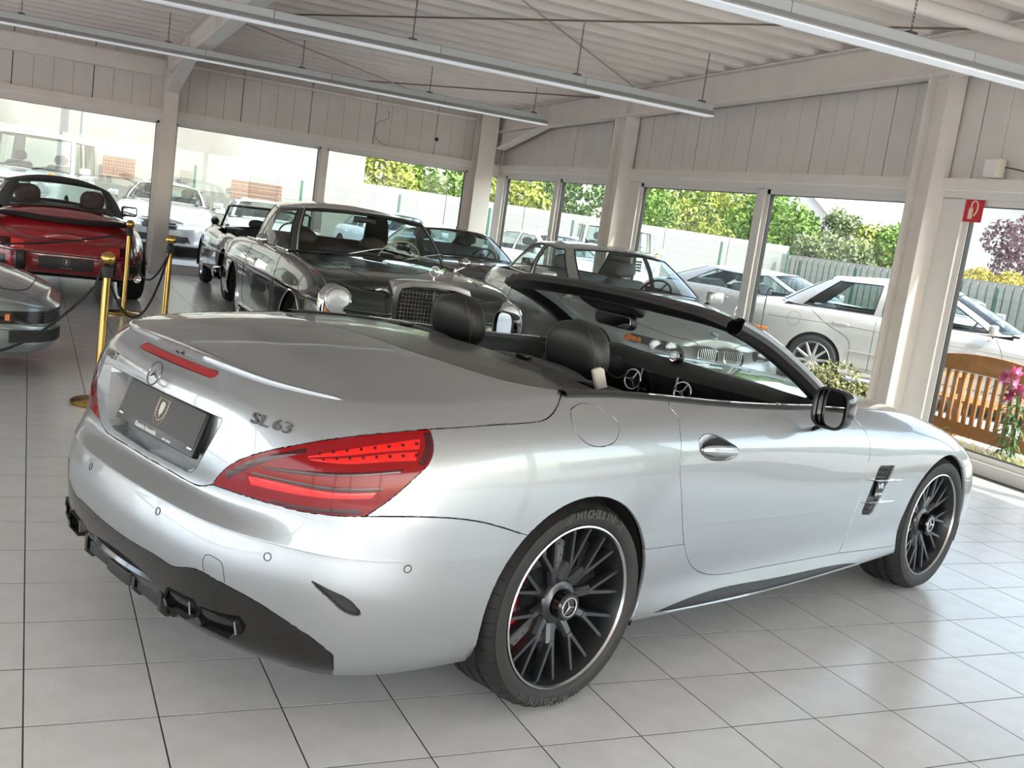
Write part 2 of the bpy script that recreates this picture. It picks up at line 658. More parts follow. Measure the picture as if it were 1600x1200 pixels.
def glazed_wall(name, along, pos, lo, hi, posts, outward, panel_pitch, frame_side=.05, skip_panes=False):
    """posts: list of (centre, width) dividing the windows"""
    s = outward
    ax = lambda a, q, z: (a, q, z) if along == 'x' else (q, a, z)
    sz = lambda a, q, z: (a, q, z) if along == 'x' else (q, a, z)
    zt = lambda a: roofz(a) if along == 'y' else roofz(pos)
    zmax = max(zt(lo), zt(hi))
    # backing strip above the header
    w = MB()
    zlo, zhi = zt(lo) - .0, zt(hi) - .0
    q0, q1 = pos + s * .05, pos + s * .11
    V = [ax(a, q, z) for q in (q0, q1) for a, z in ((lo, 2.3), (hi, 2.3), (hi, zhi + .1), (lo, zlo + .1))]
    w.add(V, [(0, 1, 2, 3), (7, 6, 5, 4), (0, 4, 5, 1), (1, 5, 6, 2), (2, 6, 7, 3), (3, 7, 4, 0)])
    wall = struct(w.build(name, M_GROOVE))
    a = lo
    while a < hi - .05:
        a2 = min(a + panel_pitch, hi)
        p = panel(wall, along, a, a2, 2.34, zt(a) + .09, zt(a2) + .09, pos if s > 0 else pos - .04)
        a = a2
    # header beam in two steps
    m = (lo + hi) / 2
    MB().box(ax(m, pos - s * .02, 2.315), sz(hi - lo, .12, .09)).build('header_beam', M_STEEL, wall)
    MB().box(ax(m, pos + s * .0, 2.2625), sz(hi - lo, .12, .015)).build('header_lip', M_STEELW, wall)
    MB().box(ax(m, pos + s * .01, 2.225), sz(hi - lo, .09, .06)).build('window_head', M_FRAME, wall)
    MB().box(ax(m, pos + s * .0, .05), sz(hi - lo, .10, .10)).build('window_sill', M_FRAME, wall)
    edges = [lo] + [v for c, w_ in posts for v in (c - w_ / 2, c + w_ / 2)] + [hi]
    for c, w_ in posts:
        MB().box(ax(c, pos + s * .01, 1.15), sz(w_, .09, 2.1)).build('mullion', M_FRAME, wall)
    for k in range(0, len(edges), 2):
        a0, a1 = edges[k], edges[k + 1]
        if a1 - a0 < .1:
            continue
        f = MB()
        fw = frame_side
        f.box(ax((a0 + a1) / 2, pos + s * .03, 2.195 - fw / 2), sz(a1 - a0, .06, fw)).box(ax((a0 + a1) / 2, pos + s * .03, .1 + fw / 2), sz(a1 - a0, .06, fw))
        f.box(ax(a0 + fw / 2, pos + s * .03, 1.15), sz(fw, .06, 2.1)).box(ax(a1 - fw / 2, pos + s * .03, 1.15), sz(fw, .06, 2.1))
        f.build('window_frame', M_FRAME, wall)
        f = MB()
        for z in (2.195 - fw, .1 + fw):
            f.box(ax((a0 + a1) / 2, pos + s * .032, z), sz(a1 - a0 - 2 * fw, .05, .012))
        for a in (a0 + fw, a1 - fw):
            f.box(ax(a, pos + s * .032, 1.15), sz(.012, .05, 2.1 - 2 * fw))
        f.build('glazing_seal', M_SEAL, wall)
        if not skip_panes:
            MB().box(ax((a0 + a1) / 2, pos + s * .035, 1.15), sz(a1 - a0 - 2 * fw, .008, 2.1 - 2 * fw)).build('pane', M_PANE, wall)
    return wall


WL = glazed_wall('wall_left', 'x', YW, XB, XW + .02, [(-6.2, .08), (-3.6, .25), (-1.0, .08), (1.70, .22), (4.03, .085), (6.62, .34)], 1, 1.03, .035)
WR = glazed_wall('wall_right', 'y', XW, YB, YW, [(-4.3, .08), (-1.7, .3), (1.0, .08), (3.55, .42), (6.07, .13), (8.82, .50), (10.93, .13), (13.0, .3)], 1, 1.03, .05)


def open_front(name, along, pos, lo, hi, step):
    """tall open glazing posts of the hall sides behind the camera"""
    ax = lambda a, q, z: (a, q, z) if along == 'x' else (q, a, z)
    w = MB()
    if along == 'x':
        w.box(((lo + hi) / 2, pos, (roofz(pos) + 2.4) / 2), (hi - lo, .12, roofz(pos) - 2.2))
    else:
        for k in range(12):
            a0, a1 = lo + (hi - lo) * k / 12, lo + (hi - lo) * (k + 1) / 12
            w.box((pos, (a0 + a1) / 2, (roofz((a0 + a1) / 2) + 2.4) / 2), (.12, a1 - a0, roofz((a0 + a1) / 2) - 2.2))
    wall = struct(w.build(name, M_STEEL))
    MB().box(ax((lo + hi) / 2, pos, .04), ax(hi - lo, .10, .08)).build('threshold', M_FRAME, wall)
    a = lo
    while a <= hi + .01:
        z = roofz(pos if along == 'x' else a)
        MB().box(ax(a, pos, z / 2), ax(.14, .14, z)).build('wall_post', M_STEELW, wall)
        a += step
    return wall


open_front('wall_back', 'x', YB, XB, XW, 4.7)
open_front('wall_side', 'y', XB, YB, YW, 4.9)

# girt beam on the left wall up to the column, pipe beyond it
t = thing('girt_beam', 'horizontal pale steel beam on the wall above the red car', 'beam')
ibeam(MB(), (XB, YW - .06, 2.93), (1.62, YW - .06, 2.93), .10, .24).build('beam', M_STEEL, t)
tag(MB().tube([(1.85, YW - .05, 3.02), (6.45, YW - .05, 3.02)], .022, 10).build('conduit_pipe', M_STEELW, smooth=60), 'thin pale pipe running along the panels above the black cars', 'pipe')


# ---- hanging light rails
def light_rail(y, z, x1, label, chains):
    t = thing('light_rail', label, 'ceiling lamp', (0, y, z), group='hanging light rails')
    Mx = np.array([[0, 0, 1], [1, 0, 0], [0, 1, 0.]])
    seg = 1.53
    x = x1
    while x > XB + .3:
        xa = max(x - seg, XB + .3)
        b = MB()
        b.prism([(-.035, .0), (.035, 0), (.035, .062), (.028, .07), (-.028, .07), (-.035, .062)], xa + .003, x - .003, Mx)
        h_ = b.build('housing', M_RAIL, t)
        b = MB()
        b.prism([(-.036, -.002), (.036, -.002), (.085, -.042), (.085, -.05), (-.085, -.05), (-.085, -.042)], xa + .002, x - .002, Mx)
        b.build('reflector', M_RAILR, t)
        b = MB()
        b.prism([(-.08, -.0505), (.08, -.0505), (.07, -.06), (-.07, -.06)], xa + .004, x - .004, Mx)
        b.build('diffuser', M_DIFF, t)
        x = xa
    for cx in chains:
        top = roofz(y) + .02 - z
        b = MB()
        zz, k = .085, 0
        while zz < top:
            Fm = rz(PI / 2 * (k % 2))
            ring = [(math.cos(a) * .007, 0, math.sin(a) * .017) for a in np.linspace(0, 2 * PI, 8, endpoint=False)]
            b.tube([Fm @ np.array(p) + np.array([cx, 0, zz]) for p in ring], .0025, 4, closed=True)
            zz += .026
            k += 1
        b.build('chain', M_CHAIN, t)
        MB().box((cx, 0, .078), (.07, .05, .018)).build('clip', M_CHAIN, t)
    return t


light_rail(10.15, 2.90, 6.33, 'light rail hung nearest the glazed wall above the red car', [-1.8, -.25, 1.31, 2.9, 4.59, 6.12])
light_rail(6.25, 2.90, 6.33, 'light rail hung above the row of old black cars and the grey coupe', [-.4, 1.3, 3.0, 4.71, 6.2])
light_rail(2.12, 2.93, 7.0, 'light rail hung above the silver convertible', [-.5, 1.3, 3.1, 4.92, 6.7])
light_rail(-2.0, 2.95, 6.8, 'light rail hung above the open floor in front of the silver convertible', [-1, 1.8, 4.66, 6.2])


# ---- tie rods under the roof
def rod(p0, p1, label, r=.009, m=M_ROD):
    return tag(MB().tube([p0, p1], r, 8).build('tie_rod', m, smooth=60), label, 'rod')


zr = lambda y: roofz(y) - .03
rod((3.0, 4.95, zr(4.95) - .02), (6.85, 8.65, zr(8.6) - .02), 'thin slanting tie rod ending above the window wall')
rod((1.8, 9.3, zr(9.3) - .03), (5.9, 12.9, zr(12.9) - .03), 'thin slanting tie rod near the glazed wall')
rod((1.8, 9.1, zr(9.1) - .03), (6.8, 3.1, zr(3.1) - .03), 'brown tie rod running below the roof ribs', m=mat('rusty_rod', (.20, .15, .11), rough=.7))
rod((3.4, 12.9, zr(12.9) - .03), (6.8, 9.6, zr(9.6) - .03), 'brown tie rod behind the farthest light rail', m=mat('rusty_rod'))
tag(MB().cyl((4.3, 2.9, roofz(2.9) - .14), (6.78, 2.9, roofz(2.9) - .14), .055, n=20).build('duct_pipe', M_STEELW, smooth=60), 'round pale pipe under the roof above the light rail', 'pipe')

# camera, emergency light, extinguisher sign, loose cable
t = thing('security_camera', 'small white dome camera on the wall panels above the black coupe', 'camera', (5.83, YW - .0, 2.60))
Mf = m4(rx(PI / 2), (0, 0, 0))
MB().lathe([(0, 0), (.055, 0), (.058, .012), (.045, .028), (.0, .03)], 24, Mf).build('housing', M_WHITE, t, 40)
MB().lathe([(.033, .0), (.033, .036), (.024, .05), (0, .055)], 20, Mf).build('lens_dome', mat('black_gloss', (.005, .005, .0055), rough=.14, coat=.35), t, 50)
tag(MB().tube(smooth_poly([(4.98, YW - .006, 2.92), (5.0, YW - .012, 2.80), (4.86, YW - .006, 2.72), (4.80, YW - .01, 2.58), (4.86, YW - .008, 2.44), (5.02, YW - .006, 2.37)]), .004, 6).build('wall_cable', mat('cable_grey', (.22, .19, .16), rough=.7), smooth=60),
    'thin loose cable curling on the wall panels beside the camera', 'cable')
t = thing('emergency_light', 'small cream box lamp on the ledge above the extinguisher sign', 'lamp', (6.96, 3.06, 2.36))
MB().rbox((0, 0, .085), (.10, .13, .15), .012).build('housing', mat('cream_plastic', (.72, .66, .54), rough=.4), t, 40)
MB().box((-.055, 0, .085), (.012, .11, .12)).build('lens', M_WHITE, t)
MB().tube(smooth_poly([(.04, -.06, .1), (.06, -.2, .08), (.06, -.4, .03)]), .005, 6).build('cord', M_CABLE, t)
# fire extinguisher sign, stuck on the pane
t = thing('extinguisher_sign', 'square red sign with white fire extinguisher symbol on the window', 'sign', (7.03, 3.25, 2.11))
MB().box((0, 0, 0), (.003, .20, .20)).build('plate', mat('sign_red', (.55, .015, .03), rough=.35), t)
sw = mat('sign_cream', (.78, .66, .48), rough=.5)
Ms = m4(np.array([[0, 0, -1], [-1, 0, 0], [0, 1, 0.]]), (-.0018, 0, 0))
ext = MB()
ext.prism([(-.045, -.075), (.0, -.075), (.0, .0), (-.008, .02), (-.037, .02), (-.045, .0)], 0, .0012, Ms)
ext.prism([(-.03, .024), (-.015, .024), (-.015, .04), (-.03, .04)], 0, .0012, Ms)
ext.build('symbol', sw, t)
MB().tube([Ms[:3, :3] @ np.array(p) + Ms[:3, 3] for p in smooth_poly([(-.022, .035, 0), (-.012, .066, 0), (.022, .070, 0), (.042, .035, 0), (.034, -.02, 0), (.012, -.05, 0)], 5)], .006, 6).build('symbol_hose', sw, t)
# ------------------------------------------------------------------ wheels
M_RUB = mat('tyre_rubber', (.013, .0125, .0125), rough=.62, noise=(30, .2, 3))
M_TREAD = mat('tyre_tread', (.005, .005, .005), rough=.75)
M_BLKMET = mat('wheel_black_metal', (.055, .057, .062), rough=.34, metal=.8, coat=.3)
M_RIMLIP = mat('rim_lip_metal', (.62, .62, .63), rough=.25, metal=1)
M_DARKIN = mat('wheel_dark_barrel', (.012, .012, .013), rough=.5)
M_DISC = mat('brake_disc_steel', (.36, .35, .34), rough=.35, metal=1)
M_CALIP = mat('brake_caliper_red', (.48, .012, .02), rough=.3, coat=.6)
M_CHROME = mat('chrome', (.78, .78, .79), rough=.09, metal=1)
M_SILW = mat('wheel_silver', (.52, .53, .54), rough=.3, metal=.8, coat=.3)
M_BLACKG = mat('black_gloss', (.005, .005, .0055), rough=.14, coat=.35)
M_BLACKM = mat('black_matt', (.018, .018, .018), rough=.6)


def star_badge(b, r, M, t=.004, ring=True):
    """three pointed star in a ring, drawn in local xy of M"""
    for k in range(3):
        a = PI / 2 + k * 2 * PI / 3
        tip = np.array([math.cos(a), math.sin(a)]) * r * .95
        l = np.array([math.cos(a + PI / 3), math.sin(a + PI / 3)]) * r * .14
        rr = np.array([math.cos(a - PI / 3), math.sin(a - PI / 3)]) * r * .14
        V = [(*tip, t * .4), (*l, t * .4), (0, 0, t * 1.6), (*rr, t * .4)]
        V = [np.asarray(M)[:3, :3] @ np.array(v) + np.asarray(M)[:3, 3] for v in V]
        b.add(V, [(0, 1, 2), (0, 2, 3)])
    if ring:
        P = [np.asarray(M)[:3, :3] @ np.array([math.cos(a) * r, math.sin(a) * r, t * .6]) + np.asarray(M)[:3, 3] for a in np.linspace(0, 2 * PI, 40, endpoint=False)]
        b.tube(P, r * .07, 6, closed=True)
    return b


def tyre_parts(w, R, rim, width, grooves=True, letters=False, n=72):
    """tyre turned about local z (outer face at +z). rim = radius of the rim lip"""
    h = width / 2
    sh = .018
    prof = [(rim - .004, h - .018), (rim + .006, h - .006), (rim + (R - rim) * .35, h), (rim + (R - rim) * .7, h - .004), (R - .02, h - .014), (R - .006, h - .03), (R, h - .055)]
    tr = []
    if grooves:
        for zc in (.33, .0, -.33):
            z = zc * width * .62
            tr += [(R, z + .012), (R - .008, z + .0105), (R - .008, z - .0105), (R, z - .012)]
    prof2 = prof + tr + [(R, -h + .055)] + [(r, -z) for r, z in reversed(prof[:-1])]
    b = MB().lathe(prof2, n)
    ty = b.build('tyre', M_RUB, w, 35)
    # tread sipes on both shoulders: dark cuts following the shoulder
    b = MB()
    m = 46
    for k in range(m):
        a = 2 * PI * k / m
        for s in (1, -1):
            pts = [(r * math.cos(a + t), r * math.sin(a + t), s * z) for r, z, t in ((R - .0004, h - .095, .05), (R - .0004, h - .07, .03), (R - .0006, h - .052, .012), (R - .0062, h - .030, 0), (R - .019, h - .0145, 0))]
            b.tube(pts, .0019, 4)
    tag(b.build('tread_sipes', M_TREAD, w), kind='stuff')
    if letters:
        g = mat('tyre_letters', (.05, .048, .046), rough=.55)
        for base in (PI * .45, PI * 1.45):
            rr_ = (rim + R) / 2 + .002
            b = MB()
            for i, ch in enumerate('MICHELIN'):
                a = base - (i - 3.5) * .075
                b.add(*text_geo(ch, .034, .0012, m4(rz(a - PI / 2), (math.cos(a) * rr_, math.sin(a) * rr_, h - .0005)), bold=.0012))
            for sgn in (-1, 1):                      # chequered flags beside the lettering
                for i in range(5):
                    for j in range(3):
                        if (i + j) % 2 == 0:
                            a = base + sgn * (.40 + i * .018)
                            r2 = rr_ - .008 + j * .008
                            b.box((math.cos(a) * r2, math.sin(a) * r2, h - .0005), (.006, .006, .002), rz(a))
            tag(b.build('tyre_lettering', g, w), kind='stuff')
    return ty


def rim_barrel(w, rim, width, lipmat, inmat, n=64, lipw=.006):
    h = width / 2
    b = MB().lathe([(rim - .002, h - .014), (rim - .001, h - .008), (rim - lipw, h - .006), (rim - lipw - .004, h - .014)], n)
    b.build('rim_lip', lipmat, w, 40)
    b = MB().lathe([(rim - lipw - .003, h - .013), (rim - .022, h - .05), (rim - .028, h - .09), (rim - .03, -h + .02), (rim - .002, -h + .012)], n)
    b.build('rim_barrel', inmat, w, 40)
    b = MB().lathe([(0, -h * .35), (rim - .03, -h * .35)], 32)
    b.build('barrel_back', M_DARKIN, w)


def bar_spoke(b, p0, p1, w0, w1, d0, d1):
    """tapered bar between two points: half-widths w in the wheel plane, depths d behind the face; ridge-like section"""
    p0, p1 = np.array(p0, float), np.array(p1, float)
    t = p1 - p0
    t[2] = 0
    t /= np.linalg.norm(t)
    s = np.array([-t[1], t[0], 0])
    V = []
    for p, w_, d in ((p0, w0, d0), (p1, w1, d1)):
        V += [p - s * w_ * .55, p + s * w_ * .55, p + s * w_ + np.array([0, 0, -d * .35]), p + s * w_ * .7 + np.array([0, 0, -d]), p - s * w_ * .7 + np.array([0, 0, -d]), p - s * w_ + np.array([0, 0, -d * .35])]
    F = [(i, (i + 1) % 6, 6 + (i + 1) % 6, 6 + i) for i in range(6)] + [tuple(reversed(range(6))), tuple(range(6, 12))]
    return b.add(V, F)


def place_wheel(w, x, y, z, side, toe=0.):
    """local z axis of the wheel points outwards (side -1: right of the car)"""
    w.location = (x, y, z)
    R = (rx(PI / 2) if side < 0 else rx(-PI / 2))
    w.rotation_euler = Matrix([list(r) for r in (rz(toe) @ R)]).to_euler()


def amg_wheel(parent, R, rim, width, spin=0., letters=True):
    w = bpy.data.objects.new('wheel', None)
    link(w, parent)
    tyre_parts(w, R, rim, width, True, letters)
    rim_barrel(w, rim, width, M_RIMLIP, M_BLKMET)
    h = width / 2
    zf = h - .030
    for k in range(10):
        a = spin + 2 * PI * k / 10
        b = MB()
        # stem from the hub, forking into two arms
        rs, rf, ro = .060, rim * .50, rim - .010
        P = lambda r, an, z: (r * math.cos(an), r * math.sin(an), z)
        zs = zf - .034
        bar_spoke(b, P(rs, a, zs), P(rf, a, zf - .014), .019, .0165, .035, .035)
        for s in (-1, 1):
            bar_spoke(b, P(rf - .012, a + s * .015, zf - .016), P(ro, a + s * .150, zf - .004), .0105, .0085, .034, .034)
        b.build('spoke', M_BLKMET, w, 30)
    # hub dish, centre lock style cap
    b = MB().lathe([(.074, zf - .07), (.074, zf - .036), (.068, zf - .028), (.056, zf - .024), (.05, zf - .02), (.05, zf - .024), (.0, zf - .024)], 48)
    b.build('hub', M_BLKMET, w, 30)
    b = MB()
    b.lathe([(.046, zf - .026), (.046, zf + .012), (.041, zf + .018), (.034, zf + .018), (.033, zf + .014), (0, zf + .014)], 40)
    cap = b.build('centre_cap', M_BLACKG, w, 35)
    b = MB()
    star_badge(b, .031, m4(rz(.4), (0, 0, zf + .016)), .003)
    b.build('cap_star', M_CHROME, w)
    # brake disc and caliper
    b = MB().lathe([(.085, -.012), (.185, -.012), (.186, -.018), (.186, -.04)], 56)
    d = b.build('brake_disc', M_DISC, w, 40)
    b = MB()
    for k in range(36):
        for j in range(3):
            a = 2 * PI * k / 36 + j * .06
            r = .115 + j * .026
            b.cyl((r * math.cos(a), r * math.sin(a), -.0125), (r * math.cos(a), r * math.sin(a), -.0113), .0032, n=8)
    b.build('disc_holes', M_DARKIN, w)
    b = MB().lathe([(.13, .02), (.132, .028), (.19, .028), (.194, .015), (.194, -.05), (.13, -.05)], 18, None, True, PI - .55, PI + .55)
    b.build('brake_caliper', M_CALIP, w, 40)
    return w
# ------------------------------------------------------------------ silver convertible: body surface
SLYAW = rad(18.72)
SLO = np.array([1.51844, -.46307, 0]) + np.array([-math.sin(SLYAW), math.cos(SLYAW), 0]) * .905
SLM = np.array([[math.cos(SLYAW), math.sin(SLYAW), 0], [-math.sin(SLYAW), math.cos(SLYAW), 0], [0, 0, 1]])
SLCAM = SLM @ (CAM - SLO)


def sl_ray(px):
    return SLM @ (CROT @ np.array([px[0] - 800, -(px[1] - 600), -FPX]))


_A = (CROT.T @ SLM.T).tolist()
_B = (CROT.T @ (SLO - CAM)).tolist()


def sl_px(p):
    x, y, z = p
    q0, q1, q2 = (r[0] * x + r[1] * y + r[2] * z + t for r, t in zip(_A, _B))
    return (800 - FPX * q0 / q2, 600 + FPX * q1 / q2)


SL = thing('convertible_car', 'silver open-top convertible with black wheels and black open cockpit in the foreground', 'car', tuple(SLO), SLYAW)
M_SILVER = mat('paint_silver', (.335, .353, .368), rough=.34, metal=.72, coat=1., coatr=.012)
M_SILVER.node_tree.nodes['Principled BSDF'].inputs['Coat IOR'].default_value = 1.55
M_GAP = mat('body_gap_black', (.008, .008, .008), rough=.8)
M_LEATHER = mat('black_leather', (.011, .011, .012), rough=.42, bump=(160, .12))
M_PLAST = mat('black_plastic_trim', (.010, .010, .011), rough=.35)
M_SOFT = mat('dash_soft_black', (.010, .0105, .0115), rough=.5)
M_ALU = mat('interior_aluminium', (.45, .45, .46), rough=.3, metal=1)
M_CARGLASS = glass('car_glass', (.80, .88, .86), .9)

BASE = np.array([(-1.045, 0), (-1.035, -.28), (-.995, -.52), (-.92, -.68), (-.83, -.80), (-.70, -.873), (-.5, -.915), (-.3, -.932), (0, -.94), (.35, -.93), (.8, -.913), (1.3, -.907), (1.8, -.913), (2.2, -.925), (2.585, -.932), (2.9, -.915), (3.15, -.85), (3.32, -.72), (3.44, -.5), (3.5, -.25), (3.515, 0)])
# (z, inset) of the 11 rails from the sill up to the upper edge, at key stations of BASE
KEYS = {
    0: [(.20, .10), (.26, .03), (.38, -.010), (.49, -.016), (.578, 0), (.630, .066), (.70, .062), (.80, .072), (.875, .082), (.925, .112), (.962, .15)],
    2: [(.20, .10), (.26, .03), (.38, -.006), (.49, -.012), (.575, .002), (.640, .045), (.71, .050), (.80, .066), (.875, .085), (.920, .112), (.955, .15)],
    4: [(.20, .09), (.26, .035), (.38, .006), (.48, -.002), (.568, .003), (.655, .012), (.72, .018), (.80, .032), (.87, .062), (.918, .10), (.957, .15)],
    6: [(.20, .08), (.26, .03), (.36, .008), (.46, .002), (.555, .0), (.655, .0), (.73, .003), (.81, .013), (.88, .036), (.930, .075), (.973, .125)],
    8: [(.20, .08), (.25, .03), (.34, .01), (.45, .0), (.56, -.002), (.66, -.003), (.74, .0), (.82, .010), (.89, .034), (.945, .073), (.990, .125)],
    10: [(.18, .09), (.213, .012), (.31, .022), (.42, .013), (.53, .004), (.63, .0), (.72, .003), (.80, .010), (.86, .034), (.905, .062), (.942, .092)],
    12: [(.18, .09), (.213, .012), (.31, .018), (.41, .012), (.51, .004), (.60, .0), (.68, .004), (.755, .014), (.815, .036), (.862, .070), (.897, .112)],
    14: [(.20, .10), (.25, .02), (.34, .01), (.45, .002), (.55, 0), (.64, 0), (.70, .008), (.745, .03), (.78, .07), (.805, .12), (.825, .18)],
    16: [(.20, .08), (.26, .02), (.34, 0), (.43, 0), (.50, .005), (.55, .015), (.60, .035), (.645, .07), (.68, .11), (.703, .16), (.718, .21)],
    18: [(.18, .06), (.24, .01), (.32, 0), (.41, 0), (.48, .002), (.53, .01), (.57, .03), (.60, .055), (.63, .08), (.65, .11), (.665, .14)],
    20: [(.18, .06), (.24, .01), (.32, 0), (.41, 0), (.48, .002), (.53, .01), (.57, .03), (.60, .055), (.625, .08), (.645, .11), (.655, .13)],
}


def sl_surface(nu=250, sub=7):
    t = np.concatenate([[0], np.cumsum(np.linalg.norm(np.diff(BASE, axis=0), axis=1))])
    # mirrored copies at both ends keep the centre line smooth
    Bm = np.concatenate([BASE[3:0:-1] * [1, -1], BASE, BASE[-2:-5:-1] * [1, -1]])
    tm = np.concatenate([-t[3:0:-1], t, 2 * t[-1] - t[-2:-5:-1]])
    u = np.linspace(0, t[-1], nu)
    B = cspline(tm, Bm, u)
    dB = (cspline(tm, Bm, u + 1e-4) - cspline(tm, Bm, u - 1e-4))
    N = np.stack([-dB[:, 1], dB[:, 0]], 1)
    N /= np.linalg.norm(N, axis=1)[:, None]          # inward normal
    ks = sorted(KEYS)
    K = np.array([KEYS[k] for k in ks], float)
    # two extra rails hug rail 4 so that the bumper crease stays crisp
    K = np.concatenate([K[:, :4], K[:, 4:5] * .86 + K[:, 3:4] * .14, K[:, 4:5], K[:, 4:5] * .84 + K[:, 5:6] * .16, K[:, 5:]], 1)
    tk = t[ks]
    Km = np.concatenate([K[2:0:-1], K, K[-2:-4:-1]])
    tkm = np.concatenate([-tk[2:0:-1], tk, 2 * tk[-1] - tk[-2:-4:-1]])
    R = cspline(tkm, Km, u)                          # nu x 11 x 2
    nr = R.shape[1]
    vv = np.concatenate([np.linspace(i, i + 1, sub, endpoint=False) for i in range(nr - 1)] + [[nr - 1]])
    R = np.swapaxes(R, 0, 1)
    Rd = .5 * pchip(np.arange(nr), R, vv) + .5 * cspline(np.arange(nr), R, vv)
    Rd = np.swapaxes(Rd, 0, 1)                       # nu x nv x 2
    P = np.empty(Rd.shape[:2] + (3,))
    P[..., :2] = B[:, None, :] + N[:, None, :] * Rd[..., 1:2]
    P[..., 2] = Rd[..., 0]
    P[0, :, 1] = P[-1, :, 1] = 0
    return P


SLP = sl_surface()
EDGE = SLP[:, -1]
# centre line of boot lid and bonnet
ZC = [(-.895, .962), (-.75, .990), (-.6, 1.012), (-.4, 1.031), (-.25, 1.038), (-.1, 1.038), (.2, 1.03), (.9, 1.0), (1.6, .955), (1.9, .937), (2.2, .915), (2.5, .884), (2.8, .842), (3.05, .795), (3.2, .757), (3.32, .708), (3.388, .655)]
ZCX = np.array([p[0] for p in ZC])
zc_fn = lambda x: pchip(ZCX, np.array([[p[1]] for p in ZC]), np.atleast_1d(x))[:, 0]


def top_rows(i0, i1, ns=26):
    rows = []
    for i in range(i0, i1):
        e = EDGE[i]
        zc = float(zc_fn(min(max(e[0], ZCX[0]), ZCX[-1]))[0])
        s = 1 - np.linspace(0, 1, ns)
        s = np.sign(s) * np.abs(s)
        rows.append(np.stack([np.full(ns, e[0]), e[1] * s, zc + (e[2] - zc) * s ** 2.3], 1))
    return np.array(rows)


def idx_x(x, after=0):
    for i in range(after, len(EDGE)):
        if EDGE[i][0] >= x:
            return i


I_DECK = idx_x(.16)
I_COWL = idx_x(1.58)
I_NOSE = len(EDGE)

bm = bmesh.new()


def bm_grid(P):
    a, b_ = P.shape[:2]
    V = [[bm.verts.new(P[i, j]) for j in range(b_)] for i in range(a)]
    for i in range(a - 1):
        for j in range(b_ - 1):
            try:
                bm.faces.new((V[i][j], V[i + 1][j], V[i + 1][j + 1], V[i][j + 1]))
            except ValueError:
                pass


bm_grid(SLP)
bm_grid(top_rows(0, I_DECK + 1))
bm_grid(top_rows(I_COWL, I_NOSE))
bmesh.ops.remove_doubles(bm, verts=bm.verts, dist=1e-5)
bmesh.ops.dissolve_degenerate(bm, dist=1e-5, edges=bm.edges)
bmesh.ops.recalc_face_normals(bm, faces=bm.faces)
bm.normal_update()
# outward?
fs = max(bm.faces, key=lambda f: -f.calc_center_median().y)
if fs.normal.y > 0:
    bmesh.ops.reverse_faces(bm, faces=bm.faces)
for v in bm.verts:
    if abs(v.co.y) < 1e-6:
        v.co.y = 0
bm.normal_update()
SRC = bm.copy()                                       # smooth source for normals and ray casts
SRC.verts.ensure_lookup_table()
SRC.faces.ensure_lookup_table()
SRC_N = []
for v in SRC.verts:
    n = v.normal.copy()
    if v.co.y == 0:
        n.y = 0
        n.normalize()
    SRC_N.append(n)
SLBVH = BVHTree.FromBMesh(SRC)


def sl_normal(co):
    loc, n, fi, d = SLBVH.find_nearest(Vector(co))
    f = SRC.faces[fi]
    w = poly_3d_calc([v.co for v in f.verts], loc)
    r = Vector((0, 0, 0))
    for v, k in zip(f.verts, w):
        r += SRC_N[v.index] * k
    return r.normalized()


def sl_hit(px):
    """point of the body under a photo pixel"""
    loc, n, fi, d = SLBVH.ray_cast(Vector(SLCAM), Vector(sl_ray(px)).normalized())
    return None if loc is None else np.array(loc)


LAY = bm.faces.layers.int.new('panel')


def in_poly(p, poly):
    x, y = p
    c = False
    j = len(poly) - 1
    for i in range(len(poly)):
        xi, yi = poly[i]
        xj, yj = poly[j]
        if (yi > y) != (yj > y) and x < (xj - xi) * (y - yi) / (yj - yi) + xi:
            c = not c
        j = i
    return c


